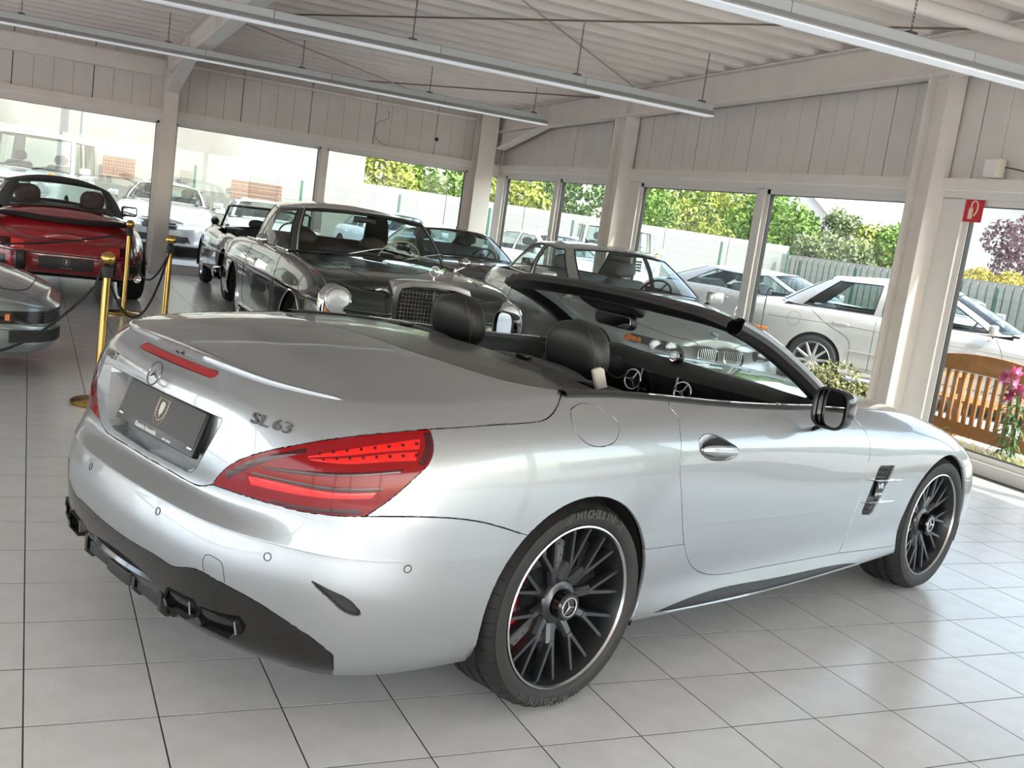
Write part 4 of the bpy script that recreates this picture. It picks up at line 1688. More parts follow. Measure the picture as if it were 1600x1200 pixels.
# wing vent: mesh, two fins, badge
vm_ = MB()
for i in range(9):
    for j in range(4):
        u_, v_ = (j + .5 + (.5 if i % 2 else 0)) / 4.5, (i + .5) / 9
        top_ = np.array([1377 + 19 * u_, 731])
        bot_ = np.array([1348 + 12 * u_, 801])
        px = top_ * (1 - v_) + bot_ * v_
        if .36 < v_ < .74:
            continue
        h_ = sl_hit(px)
        nn = np.array(sl_normal(h_))
        Fm = frame(nn)
        ring = [h_ - nn * .007 + Fm @ np.array([math.cos(a) * .0085, math.sin(a) * .0085, 0]) for a in np.linspace(0, 2 * PI, 6, endpoint=False)]
        vm_.tube(ring, .0014, 4, closed=True)
both(vm_, 'vent_mesh', M_BLACKM)
for (pa_, pb2) in (((1353.5, 749.7), (1410, 749.7)), ((1345, 785), (1396, 782))):
    a, c = sl_hit(pa_), sl_hit(pb2)
    nn = np.array(sl_normal((a + c) / 2))
    P = []
    for k in np.linspace(0, 1, 9):
        e = math.sin(PI * min(max(k, .02), .98)) ** .6
        q = a * (1 - k) + c * k + nn * (.002 + .010 * e)
        P.append([q + np.array([0, 0, -.0015]) - nn * .012, q + np.array([0, 0, -.004 * e]), q + nn * .004 * e, q + np.array([0, 0, .004 * e]), q + np.array([0, 0, .0015]) - nn * .012])
    both(MB().grid(np.array(P)), 'vent_fin', M_CHROME, 50)
p0, Fr = surf_frame((1374, 765))
MB().rbox(p0 - Fr[:, 2] * .004, (.055, .075, .008), .006, Fr).build('vent_badge_plate', M_PLAST, SL)
xr = Fr[:, 0]
MB().add(*text_geo('V8', .034, .002, m4(Fr, p0 + Fr @ np.array([0, .016, .0015])), bold=.0008, sx=1.2)).add(*text_geo('BITURBO', .0155, .002, m4(Fr, p0 + Fr @ np.array([0, -.020, .0015])), bold=.0005)).build('vent_badge_lettering', M_CHROME, SL)

# diffuser fins, exhaust tips
def exhaust(cy, x, z, wd):
    b = MB()
    sec = [(-wd, -.008), (-wd * .80, -.027), (wd * .78, -.027), (wd, -.008), (wd * .82, .027), (-wd * .86, .027)]
    rings = []
    for (dx, s) in ((.06, 1.0), (0, 1.0), (-.004, .97), (0, .86), (.05, .80)):
        rings.append([(x + dx, cy + y * s, z + q * s) for y, q in sec])
    m = 6
    V = [p for r in rings for p in r]
    F = [(j * m + i, j * m + (i + 1) % m, (j + 1) * m + (i + 1) % m, (j + 1) * m + i) for j in range(4) for i in range(m)]
    b.add(V, F)
    return b


M_EXH = mat('exhaust_dark_chrome', (.030, .028, .027), rough=.25, metal=.9)
for s in (-1, 1):
    for cy, wd, yw, zz in ((.375, .070, -.10, .312), (.530, .080, -.26, .308)):
        x = SLBVH.ray_cast(Vector((-3, -cy, zz)), Vector((1, 0, 0)))[0].x
        b = exhaust(0, 0, 0, wd)
        b.move(m4(rz(s * yw), (x - .010, s * cy, zz)))
        b.build('exhaust_tip', M_EXH, SL)
b = MB()
b.box((-.95, 0, .262), (.10, .60, .05))
b.build('diffuser_panel', M_PLAST, SL)
for y_ in (-.27, -.09, .09, .27):
    MB().prism([(-1.03, .31), (-1.03, .25), (-1.01, .232), (-.93, .23), (-.90, .31)], -.009, .009, np.array([[1, 0, 0, 0], [0, 0, 1, y_], [0, 1, 0, 0], [0, 0, 0, 1.]])).build('diffuser_fin', M_BLACKG, SL)
Pd = []
for y_ in np.linspace(-.31, .31, 19):
    xx = -1.045 + .10 * (y_ / .5) ** 2
    Pd.append([(xx + .03, y_, .343), (xx - .010, y_, .337), (xx - .016, y_, .325), (xx - .006, y_, .315), (xx + .03, y_, .317)])
MB().grid(np.array(Pd)).build('diffuser_blade', M_BLACKG, SL, 40)
for y_ in (-.18, 0, .18):
    MB().rbox((-1.015 + .1 * (y_ / .5) ** 2, y_, .275), (.05, .15, .045), .015).build('diffuser_vent', M_BLACKM, SL)

# belt trim along doors and wings: black with a bright bead
ed = [EDGE[i] for i in range(len(EDGE)) if -.04 < EDGE[i][0] < 1.66]
ed = np.array(ed)
rows = [[(x, y - .003, z - .006), (x, y - .004, z + .004), (x, y + .008, z + .014), (x, y + .035, z + .014), (x, y + .045, z - .02)] for x, y, z in ed]
both(MB().grid(np.array(rows)), 'belt_trim', M_PLAST, 50)
both(MB().tube([(x, y + .012, z + .015) for x, y, z in ed if x > .36], .0035, 6), 'belt_bright_strip', M_CHROME, 60)

# ---- windscreen frame
def sweep_sec(path, sec, up=(0, 0, 1)):
    """sweep a closed 2D section (local side, local up) along a path"""
    path = np.array(path, float)
    T = np.gradient(path, axis=0)
    rows = []
    for p, t in zip(path, T):
        Fm = frame(t, up)
        rows.append([p + Fm[:, 0] * a + Fm[:, 1] * c for a, c in sec + sec[:1]])
    return MB().grid(np.array(rows))


hdr = [(1.075, -.635, 1.222), (1.045, -.55, 1.243), (1.01, -.40, 1.259), (.985, -.2, 1.270), (.978, 0, 1.273)]
hdr = hdr + [(x, -y, z) for x, y, z in hdr[-2::-1]]
hp = smooth_poly(hdr, 6)
rows = []
for i, p in enumerate(hp):
    e = .018 * math.sin(PI * i / (len(hp) - 1)) ** .5
    rows.append([p + np.array(q) for q in ((.055, 0, -.022), (.02, 0, .010), (-.03, 0, .014), (-.062, 0, .004), (-.070, 0, -.018), (-.04, 0, -.036 - e * .5), (.02, 0, -.044 - e), (.055, 0, -.022))])
MB().grid(np.array(rows)).build('windscreen_header', M_LEATHER, SL, 45)
# latch bulge in the middle and mirror
MB().rbox((1.06, 0, 1.205), (.16, .30, .05), .04, ry(.35)).build('header_console', M_SOFT, SL, 50)
pil = smooth_poly([(1.075, -.635, 1.222), (1.22, -.648, 1.178), (1.38, -.664, 1.113), (1.56, -.688, 1.023), (1.70, -.712, .940), (1.80, -.735, .875)], 6)
b = MB()
T = np.gradient(pil, axis=0)
rows, rows2 = [], []
for p, t in zip(pil, T):
    t = t / np.linalg.norm(t)
    s = np.cross(t, [0, 0, 1.])
    s /= np.linalg.norm(s)
    if s[1] > 0:
        s = -s
    u_ = np.cross(s, t)
    if u_[2] < 0:
        u_ = -u_
    rows.append([p + s * a + u_ * c for a, c in ((.030, -.020), (.030, .012), (-.010, .020), (-.075, .006), (-.078, -.02), (-.03, -.045), (.012, -.045), (.030, -.020))])
    rows2.append([p + s * a + u_ * c for a, c in ((.031, .000), (.034, .014), (.022, .024), (-.008, .024), (-.012, .018))])
both(MB().grid(np.array(rows)), 'windscreen_pillar', M_LEATHER, 45)
both(MB().grid(np.array(rows2)), 'pillar_outer_strip', M_SILVER, 45)
# glass
rows = []
for k in np.linspace(0, 1, 9):
    row = []
    for s in np.linspace(-1, 1, 17):
        top_ = np.array([.995 + .07 * abs(s) ** 2.2, s * .60, 1.262 - .035 * s * s])
        bot_ = np.array([1.94 - .20 * abs(s) ** 2.2, s * .70, .925 - .03 * s * s])
        q = top_ * (1 - k) + bot_ * k + np.array([0, 0, .035 * math.sin(PI * k)])
        row.append(q)
    rows.append(row)
MB().grid(np.array(rows)).build('windscreen_glass', M_CARGLASS, SL, 60)
# rear view mirror
rm_ = MB().rbox((0, 0, 0), (.235, .062, .03), .02)
Rm = np.stack([np.array([.06, 1., .02]) / np.linalg.norm([.06, 1, .02]), np.array([-.10, .0, 1.0]) / np.linalg.norm([.1, 0, 1]), np.array([-1., .06, -.1]) / np.linalg.norm([1, .06, .1])], 1)
# local: x along the car's width, y up, z towards the driver
MB().rbox((0, 0, 0), (.235, .065, .034), .022).move(m4(Rm, (1.10, 0, 1.135))).build('rear_view_mirror', M_PLAST, SL, 45)
MB().rbox((0, 0, .0175), (.212, .05, .003), .018).move(m4(Rm, (1.10, 0, 1.135))).build('rear_view_glass', mat('mirror_glass', (.75, .77, .78), rough=.02, metal=1), SL)
MB().tube([(1.12, 0, 1.14), (1.14, 0, 1.20)], .012, 8).build('mirror_stalk', M_PLAST, SL)

# door mirrors
def door_mirror(s):
    o = bpy.data.objects.new('door_mirror', None)
    link(o, SL)
    P = []
    for k in np.linspace(0, 1, 12):                       # from the glass forwards
        x = 1.335 + .125 * k
        e = math.sqrt(max(0, 1 - k ** 2.6))
        P.append([(x, s * (.948 + .074 * e * math.copysign(abs(math.cos(a)) ** .6, math.cos(a)) + .012 * k), .948 + .080 * e * math.copysign(abs(math.sin(a)) ** .6, math.sin(a))) for a in np.linspace(0, 2 * PI, 29)])
    MB().grid(np.array(P), s < 0).build('mirror_cap', M_BLACKG, o, 60)
    ring = [(1.337, s * (.948 + .067 * math.copysign(abs(math.cos(a)) ** .6, math.cos(a))), .948 + .071 * math.copysign(abs(math.sin(a)) ** .6, math.sin(a))) for a in np.linspace(0, 2 * PI, 28, endpoint=False)]
    b = MB()
    b.add([(x + .002 - s * -.30 * (y * s - .948) * s, y, z) if False else (x + .004 - (.30 if s < 0 else -.02) * (abs(y) - .948), y, z) for x, y, z in ring], [tuple(range(28))[::(1 if s < 0 else -1)]])
    b.build('mirror_glass', mat('mirror_glass'), o)
    ring = [(1.333, s * (.948 + .072 * math.copysign(abs(math.cos(a)) ** .6, math.cos(a))), .948 + .077 * math.copysign(abs(math.sin(a)) ** .6, math.sin(a))) for a in np.linspace(0, 2 * PI, 28, endpoint=False)]
    MB().tube(ring, .006, 6, closed=True).build('mirror_rim', M_PLAST, o, 60)
    b = MB()
    V = [(1.36, s * .93, .90), (1.45, s * .93, .90), (1.43, s * .865, .845), (1.385, s * .865, .845), (1.36, s * .99, .925), (1.45, s * .99, .925)]
    b.add(V, [(0, 1, 2, 3), (0, 4, 5, 1), (0, 3, 2, 1), (1, 5, 4, 0)])
    b.add([(1.365, s * .87, .835), (1.445, s * .87, .835), (1.365, s * .99, .905), (1.445, s * .99, .905), (1.37, s * .87, .855), (1.44, s * .87, .855), (1.37, s * .97, .925), (1.44, s * .97, .925)],
          [(0, 1, 3, 2), (4, 6, 7, 5), (0, 4, 5, 1), (2, 3, 7, 6), (0, 2, 6, 4), (1, 5, 7, 3)])
    b.build('mirror_foot', M_BLACKG, o)


door_mirror(-1)
door_mirror(1)
# ---- cockpit
def seat_parts(parent, x, y, z, leather, w=.50, back_h=.60, tilt=.30, head=True, head_w=.27, head_h=.22, head_gap=.02, seams=None, lumps=True, s=1):
    """front seat: cushion, backrest, headrest; x,y = rear of the cushion on the floor z"""
    o = bpy.data.objects.new('seat', None)
    link(o, parent)
    MB().rbox((x + .27, y, z + .12), (.52, w, .18), .09).build('seat_cushion', leather, o, 60)
    R = ry(-tilt)
    c = np.array([x, y, z + .17])
    b = MB().rbox((0, 0, back_h / 2), (.17, w * .96, back_h), .085, None, 4)
    for q in (-1, 1):
        b.rbox((.055, q * w * .40, back_h * .42), (.12, w * .17, back_h * .78), .05)
    b.move(m4(R, c)).build('backrest', leather, o, 60)
    if head:
        hc = c + R @ np.array([0, 0, back_h + head_gap + head_h / 2])
        P = []
        for k in np.linspace(-1, 1, 13):
            e = (1 - abs(k) ** 3.2) ** (1 / 2.4) if abs(k) < 1 else 0
            ww = head_w / 2 * (.80 + .2 * (1 - ((k + .2) / 1.2) ** 2)) * max(e, .02)
            dd = .062 * max(e, .02)
            P.append([R @ np.array([dd * math.copysign(abs(math.cos(a)) ** .75, math.cos(a)), ww * math.copysign(abs(math.sin(a)) ** .62, math.sin(a)), k * head_h / 2]) + hc for a in np.linspace(0, 2 * PI, 33)])
        MB().grid(np.array(P)).build('headrest', leather, o, 60)
        if seams:
            for sg in (-1, 1):
                b = MB()
                pts = []
                for k in np.linspace(-.85, .84, 9):
                    e = (1 - abs(k) ** 3.2) ** (1 / 2.4)
                    ww = head_w / 2 * (.80 + .2 * (1 - ((k + .2) / 1.2) ** 2)) * e
                    a = PI - sg * .98
                    pts.append(R @ np.array([.0635 * e * -abs(math.cos(a)) ** .75, ww * math.copysign(abs(math.sin(a)) ** .62, math.sin(a)), k * head_h / 2]) + hc)
                b.tube(pts, .0017, 5)
                b.build('headrest_seam', seams, o)
    return o


M_SEAM = mat('seam_grey', (.07, .07, .075), rough=.6)
for sgn in (-1, 1):
    s_ = seat_parts(SL, .60, sgn * .345, .30, M_LEATHER, .50, .475, .17, True, .285, .235, .0, M_SEAM)
    # bright seat release plate beside the backrest
    if sgn < 0:
        MB().rbox((.50, -.475, .965), (.06, .018, .11), .012, ry(-.45)).build('seat_plate', mat('seat_plate_cream', (.55, .52, .46), rough=.35), SL, 40)
    # roll bar housing behind the seat
    P = []
    for k in np.linspace(-1, 1, 15):
        e = math.sqrt(max(0, 1 - abs(k) ** 3))
        P.append([(.245 + dx, sgn * .345 + k * .235, .985 + dz * e) for dx, dz in ((-.07, .0), (-.055, .03), (.0, .042), (.06, .035), (.10, .0))])
    MB().grid(np.array(P)).build('roll_bar_cover', M_PLAST, SL, 60)
    MB().rbox((.225, sgn * .345, 1.028), (.035, .06, .012), .008).build('roll_bar_latch', M_BLACKG, SL)
tub = MB()
tub.box((.95, 0, .315), (1.7, 1.56, .03))
tub.box((.15, 0, .64), (.03, 1.56, .64), ry(.10))
b = MB().grid(np.array([[(.10, y, 1.008 - .03 * (y / .8) ** 2), (.16, y, 1.02 - .03 * (y / .8) ** 2), (.24, y, .992 - .03 * (y / .8) ** 2), (.33, y, .975 - .03 * (y / .8) ** 2), (.36, y, .90), (.36, y, .5)] for y in np.linspace(-.80, .80, 21)]))
b.build('rear_shelf', M_SOFT, SL, 45)
for sgn in (-1, 1):
    tub.box((.92, sgn * .795, .60), (1.56, .03, .56))
tub.build('cockpit_tub', M_SOFT, SL)
for sgn in (-1, 1):
    rows = []
    for x in np.linspace(.22, 1.62, 18):
        e = pchip(EDGE[:, 0][60:190], EDGE[60:190], [x])[0] if False else np.array([np.interp(x, EDGE[I_DECK - 30:I_COWL + 10, 0], EDGE[I_DECK - 30:I_COWL + 10, k]) for k in range(3)])
        rows.append([(x, -sgn * (e[1] + .04) * -1 * -1, e[2] - .004), (x, -sgn * (e[1] + .075), e[2] - .012), (x, -sgn * (e[1] + .10), e[2] - .06), (x, -sgn * (e[1] + .085), e[2] - .16), (x, -sgn * (e[1] + .11), e[2] - .25), (x, -sgn * (e[1] + .06), e[2] - .4)])
    MB().grid(np.array(rows)).build('door_card', M_LEATHER, SL, 45)
    MB().tube([(x, sgn * (.735 - .02 * math.sin((x - .6) * 3)), .80 - .03 * x) for x in np.linspace(.6, 1.4, 12)], .006, 6).build('door_card_trim', M_ALU, SL)
# dashboard
rows = []
for y in np.linspace(-.78, .78, 33):
    hump = .030 * math.exp(-((y - .36) / .20) ** 2)                # instrument hood
    hump2 = .012 * math.exp(-((y) / .16) ** 2)
    k = (y / .78) ** 2
    rows.append([(1.88 - .2 * k, y, .905), (1.72 - .14 * k, y, .930 - .015 * k + hump2), (1.58 - .05 * k, y, .947 - .012 * k + hump + hump2), (1.49, y, .930 - .01 * k + hump), (1.455, y, .895 + hump * .6), (1.47, y, .83), (1.50, y, .76), (1.53, y, .66), (1.60, y, .50)])
MB().grid(np.array(rows)).build('dashboard', M_SOFT, SL, 50)


def air_vent(y, z, x=1.452, r=.047):
    b = MB()
    Mv = m4(ry(-PI / 2 + .12), (x, y, z))
    b.tube([Mv[:3, :3] @ np.array([math.cos(a) * r, math.sin(a) * r, .012]) + Mv[:3, 3] for a in np.linspace(0, 2 * PI, 32, endpoint=False)], .0055, 8, closed=True)
    b.build('air_vent_ring', M_CHROME, SL, 60)
    MB().lathe([(r, .006), (r * .9, -.01), (0, -.012)], 28, Mv).build('air_vent', M_BLACKM, SL, 40)
    b = MB()
    for k in range(3):
        a = PI / 2 + k * 2 * PI / 3
        q = [np.array([math.cos(a) * t, math.sin(a) * t, .014]) for t in (.006, r * .95)]
        b.tube([Mv[:3, :3] @ p + Mv[:3, 3] for p in q], .0038, 6)
    b.tube([Mv[:3, :3] @ np.array([0, 0, t]) + Mv[:3, 3] for t in (.0, .02)], .012, 12)
    b.build('air_vent_cross', M_CHROME, SL, 40)


for y in (-.66, -.165, .13, .66):
    air_vent(y, .838 if abs(y) < .5 else .85)
MB().rbox((1.452, -.017, .848), (.02, .205, .105), .01, ry(.1)).build('screen_surround', M_BLACKG, SL, 40)
MB().box((1.4405, -.017, .848), (.002, .19, .092), ry(.1)).build('screen', mat('screen_dark', (.01, .01, .012), rough=.08, coat=1), SL)
for y in (-.125, .085):
    MB().box((1.442, y, .846), (.006, .007, .11), ry(.1)).build('screen_trim', M_ALU, SL)
MB().ball((1.56, -.02, .975), .030, 10, (1.1, 1, .8)).build('dash_clock', M_PLAST, SL, 60)
MB().lathe([(.026, 0), (.026, .004), (.020, .006), (0, .004)], 24, m4(ry(-PI / 2 + .4), (1.532, -.02, .980))).build('dash_clock_face', M_CHROME, SL, 40)
# instrument cluster
for y in (.26, .46):
    MB().tube([(1.47, y + .065 * math.cos(a), .872 + .05 * math.sin(a)) for a in np.linspace(0, 2 * PI, 28, endpoint=False)], .004, 6, closed=True).build('instrument_ring', M_ALU, SL, 60)
    MB().lathe([(.06, 0), (0, 0)], 24, m4(ry(-PI / 2), (1.472, y, .872))).build('instrument_dial', M_BLACKG, SL)
# steering wheel
sw_ = bpy.data.objects.new('steering_wheel', None)
link(sw_, SL)
Mw = m4(ry(-PI / 2 + .38), (1.22, .36, .80))
tf = lambda p: Mw[:3, :3] @ np.array(p) + Mw[:3, 3]
MB().tube([tf((math.cos(a) * .185, math.sin(a) * .185, 0)) for a in np.linspace(0, 2 * PI, 40, endpoint=False)], .0165, 10, closed=True).build('wheel_rim', M_LEATHER, sw_, 60)
MB().lathe([(.075, -.01), (.07, .015), (.03, .026), (0, .027)], 28, Mw).build('wheel_hub', M_SOFT, sw_, 50)
b = MB()
for a in (0, PI, -PI / 2):
    b.tube([tf((math.cos(a) * .05, math.sin(a) * .05, .0)), tf((math.cos(a) * .18, math.sin(a) * .18, .0))], [.022, .013], 8)
b.build('wheel_spokes', M_ALU, sw_, 50)
star_badge(MB(), .026, m4(Mw[:3, :3] @ rz(PI / 2), Mw[:3, 3] + Mw[:3, 2] * .028), .002).build('wheel_star', M_CHROME, sw_)
MB().tube([(1.24, .36, .79), (1.5, .36, .70)], .04, 12).build('steering_column', M_SOFT, sw_, 60)
# centre tunnel
MB().rbox((.95, 0, .48), (1.0, .24, .32), .05).build('centre_console', M_SOFT, SL, 50)
MB().rbox((.98, 0, .648), (.5, .16, .012), .03).build('console_trim', M_ALU, SL, 50)
# head lamp and grille details at the front
b = MB()
for zz in np.linspace(.30, .45, 5):
    b.tube([(3.50 - .09 * (y / .42) ** 2, y, zz) for y in np.linspace(-.42, .42, 13)], .004, 5)
b.build('grille_bars', M_CHROME, SL)
star_badge(MB(), .085, m4(ry(PI / 2) @ rz(PI / 2), (3.525, 0, .375)), .008).build('grille_star', M_CHROME, SL, 30)
bm.free()
# ------------------------------------------------------------------ other cars: lofted bodies from a few curves each
M_LINE = mat('shut_line_black', (.006, .006, .006), rough=.8)
M_GLASSD = glass('car_glass_tint', (.55, .66, .64), .9)
M_AMBER = mat('lens_amber', (.75, .20, .02), rough=.15, coat=1.)
M_REDL = mat('lens_red', (.60, .01, .012), rough=.15, coat=1.)
M_CLEAR = mat('lens_clear', (.60, .62, .63), rough=.16, metal=.35, coat=.8, bump=(120, .3))
M_TAN = mat('seat_leather_brown', (.055, .030, .022), rough=.5)
M_GREYS = mat('seat_leather_grey', (.16, .16, .17), rough=.55)


def interp(tab, x):
    tab = np.array(tab, float)
    return pchip(tab[:, 0], tab[:, 1:], np.clip(np.atleast_1d(x), tab[0, 0], tab[-1, 0]))[:, 0]


class Car:
    def __init__(self, name, label, pos, yaw, paint, z=0., group=None, cat='car'):
        self.root = thing(name, label, cat, (pos[0], pos[1], z), rad(yaw), group)
        self.paint = paint

    def ob(self, b, name, m, smooth=None, parent=None):
        return b.build(name, m, parent or self.root, smooth)

    def both(self, b, name, m, smooth=None):
        self.ob(b, name, m, smooth)
        self.ob(mirror_y(b), name, m, smooth)

    def body(self, xr, xf, W, nr, nf, zb, zs, prof, zc, wheels, cabin, wtab=None, pexp=2.4, nu=150, sub=3, rake=None, arch_out=.0):
        """xr/xf rear and front end, W half width, nr/nf corner exponents, zb/zs lower and upper edge (x,z) tables,
        prof (v, inset) section, zc centre line of deck and bonnet, wheels [(x, z, arch radius)], cabin (x0, x1) open range"""
        th = np.linspace(0, PI, 3000)
        xm, a = (xr + xf) / 2, (xf - xr) / 2
        c, s = np.cos(th), np.sin(th)
        n = np.where(c > 0, nr, nf)
        x = xm - a * np.sign(c) * np.abs(c) ** (2 / n)
        y = -W * np.abs(s) ** (2 / n)
        L = np.concatenate([[0], np.cumsum(np.hypot(np.diff(x), np.diff(y)))])
        u = np.linspace(0, L[-1], nu)
        x, y = np.interp(u, L, x), np.interp(u, L, y)
        y[0] = y[-1] = 0
        if wtab:
            y = y * interp(wtab, x)
        dx, dy = np.gradient(x), np.gradient(y)
        N = np.stack([-dy, dx], 1)
        N[0], N[-1] = (1, 0), (-1, 0)
        N /= np.linalg.norm(N, axis=1)[:, None] + 1e-12
        pr = np.array(prof, float)
        vv = np.concatenate([np.linspace(pr[i, 0], pr[i + 1, 0], sub, endpoint=False) for i in range(len(pr) - 1)] + [[1.]])
        ins = pchip(pr[:, 0], pr[:, 1:], vv)[:, 0]
        z0, z1 = interp(zb, x), interp(zs, x)
        P = np.empty((nu, len(vv), 3))
        P[..., 0] = x[:, None] + N[:, None, 0] * ins[None]
        P[..., 1] = y[:, None] + N[:, None, 1] * ins[None]
        P[..., 2] = z0[:, None] + (z1 - z0)[:, None] * vv[None]
        P[..., 1] = np.minimum(P[..., 1], 0)
        if rake:                                   # lean of the ends: x shift per metre of height above .5
            k = np.abs(N[:, 0])[:, None] ** 2
            P[..., 0] += np.where(N[:, 0] > 0, rake[0], -rake[1])[:, None] * k * np.clip(P[..., 2] - rake[2], 0, 2)
        # wheel arches: drop faces inside the circle, pull the rim onto it
        inside = np.zeros(P.shape[:2], bool)
        for wx, wz, r in wheels:
            d = np.hypot(P[..., 0] - wx, P[..., 2] - wz)
            side = np.abs(P[..., 1]) > W * .6
            ins_ = (d < r) & side
            inside |= ins_
        keepf = np.ones((nu - 1, len(vv) - 1), bool)
        for i in range(nu - 1):
            for j in range(len(vv) - 1):
                q = inside[i:i + 2, j:j + 2]
                if q.all():
                    keepf[i, j] = False
        for wx, wz, r in wheels:
            d = np.hypot(P[..., 0] - wx, P[..., 2] - wz)
            m = inside & (d < r) & (d > 1e-6)
            for i, j in zip(*np.nonzero(m)):
                P[i, j, 0] = wx + (P[i, j, 0] - wx) * r / d[i, j]
                P[i, j, 2] = wz + (P[i, j, 2] - wz) * r / d[i, j]
        V = [tuple(p) for p in P.reshape(-1, 3)]
        nv = len(vv)
        F = [(i * nv + j, (i + 1) * nv + j, (i + 1) * nv + j + 1, i * nv + j + 1) for i in range(nu - 1) for j in range(nv - 1) if keepf[i, j]]
        E = P[:, -1]
        self.E, self.P = E, P
        zct = zc
        self.zc = lambda xx: float(interp(zct, xx)[0])
        ns = 14
        prev = None
        for i in range(nu):
            e = E[i]
            if cabin[0] < e[0] < cabin[1]:
                prev = None
                continue
            zz = self.zc(e[0]) if E[0][0] < e[0] < E[-1][0] else e[2]
            o = len(V)
            for s_ in np.linspace(1, 0, ns):
                V.append((e[0], e[1] * s_, zz + (e[2] - zz) * s_ ** pexp))
            if prev is not None:
                F += [(prev + k, o + k, o + k + 1, prev + k + 1) for k in range(ns - 1)]
            prev = o
        n0 = len(V)
        V = np.array(V)
        VL = V * [1, -1, 1]
        bmm = bmesh.new()
        vs = [bmm.verts.new(v) for v in np.concatenate([V, VL])]
        for f in F:
            for g in (f, tuple(n0 + k for k in reversed(f))):
                try:
                    bmm.faces.new([vs[k] for k in g])
                except ValueError:
                    pass
        bmesh.ops.remove_doubles(bmm, verts=bmm.verts, dist=2e-4)
        bmesh.ops.dissolve_degenerate(bmm, dist=1e-5, edges=bmm.edges)
        bmesh.ops.recalc_face_normals(bmm, faces=bmm.faces)
        f = max(bmm.faces, key=lambda q: q.calc_center_median().y)
        if f.normal.y < 0:
            bmesh.ops.reverse_faces(bmm, faces=bmm.faces)
        self.bvh = BVHTree.FromBMesh(bmm)
        me = bpy.data.meshes.new('body')
        bmm.to_mesh(me)
        bmm.free()
        me.materials.append(self.paint)
        me.polygons.foreach_set('use_smooth', [True] * len(me.polygons))
        me.set_sharp_from_angle(angle=rad(50))
        self.bodyo = link(bpy.data.objects.new('body', me), self.root)
        # dark floor and wheel housings
        b = MB()
        b.box(((xr + xf) / 2, 0, zb[len(zb) // 2][1] + .05), ((xf - xr) * .86, W * 1.5, .04))
        for wx, wz, r in wheels:
            for s_ in (-1, 1):
                Mh = m4(rx(PI / 2) if s_ > 0 else rx(-PI / 2), (wx, s_ * (W - .03), wz))
                b.lathe([(r + .004, 0), (r + .004, .30), (.05, .30)], 22, Mh, a0=rad(-15) if s_ > 0 else rad(165), a1=rad(195) if s_ > 0 else rad(375))
        x0, x1 = cabin
        zf = .30
        if x1 > x0:
            hw = W * .80
            zt = float(interp(zs, (x0 + x1) / 2)[0]) - .02
            b.box(((x0 + x1) / 2, 0, zf), (x1 - x0 + .1, 2 * hw, .03))
            for s_ in (-1, 1):
                b.box(((x0 + x1) / 2, s_ * hw, (zf + zt) / 2), (x1 - x0, .03, zt - zf))
            b.box((x0, 0, (zf + zt) / 2), (.03, 2 * hw, zt - zf)).box((x1, 0, (zf + zt) / 2 - .03), (.03, 2 * hw, zt - zf - .06))
        self.ob(b, 'floor_pan', M_GAP)
        return self

    def hit(self, p, d):
        loc, n, fi, dist = self.bvh.ray_cast(Vector(p), Vector(d))
        return (None, None) if loc is None else (np.array(loc), np.array(n))

    def quad(self, corners, axis, name, m, lift=.009, n=(8, 5), both=False, round_=0., bulge=0., inset=None):
        """patch on the body: 4 corners in the plane seen along axis ('rear','front','right','top'); each corner 2D"""
        D = {'rear': (1, 0, 0), 'front': (-1, 0, 0), 'right': (0, 1, 0), 'top': (0, 0, -1)}[axis]
        A, B_, C_, D_ = [np.array(c, float) for c in corners]
        rows = []
        for u in np.linspace(0, 1, n[0]):
            row = []
            for v in np.linspace(0, 1, n[1]):
                p = (A * (1 - u) + B_ * u) * (1 - v) + (D_ * (1 - u) + C_ * u) * v
                if round_:
                    ctr = (A + B_ + C_ + D_) / 4
                    uu, w2 = 2 * u - 1, 2 * v - 1
                    k = 1 - round_ * (uu * uu * w2 * w2)
                    p = ctr + (p - ctr) * k
                src = {'rear': (-4, p[0], p[1]), 'front': (8, p[0], p[1]), 'right': (p[0], -3, p[1]), 'top': (p[0], p[1], 4)}[axis]
                h_, nn = self.hit(src, D)
                if h_ is None:
                    h_, nn = np.array(src, float) + np.array(D) * 2, -np.array(D, float)
                    h_ = np.array(self.bvh.find_nearest(Vector(h_))[0])
                e = 1 if 0 < u < 1 and 0 < v < 1 else 0
                row.append(h_ - np.array(D, float) * (lift * e + bulge * math.sin(PI * u) * math.sin(PI * v) + (0 if e else .002)))
            rows.append(row)
        b = MB().grid(np.array(rows))
        if both:
            self.both(b, name, m, 60)
        else:
            self.ob(b, name, m, 60)
        return b

    def line(self, pts, axis='right', r=.0032, name='shut_line', m=None, both=True, n=6, smooth=True, lift=-.0005):
        P = smooth_poly(pts, n) if smooth else np.concatenate([np.linspace(pts[i], pts[i + 1], n, endpoint=False) for i in range(len(pts) - 1)] + [[pts[-1]]])
        out = []
        D = {'rear': (1, 0, 0), 'front': (-1, 0, 0), 'right': (0, 1, 0), 'top': (0, 0, -1)}[axis]
        for p in P:
            src = {'rear': (-4, p[0], p[1]), 'front': (8, p[0], p[1]), 'right': (p[0], -3, p[1]), 'top': (p[0], p[1], 4)}[axis]
            h_, nn = self.hit(src, D)
            if h_ is not None:
                out.append(h_ - np.array(D) * lift)
        if len(out) > 2:
            b = MB().tube(out, r, 5)
            if both:
                self.both(b, name, m or M_LINE)
            else:
                self.ob(b, name, m or M_LINE)

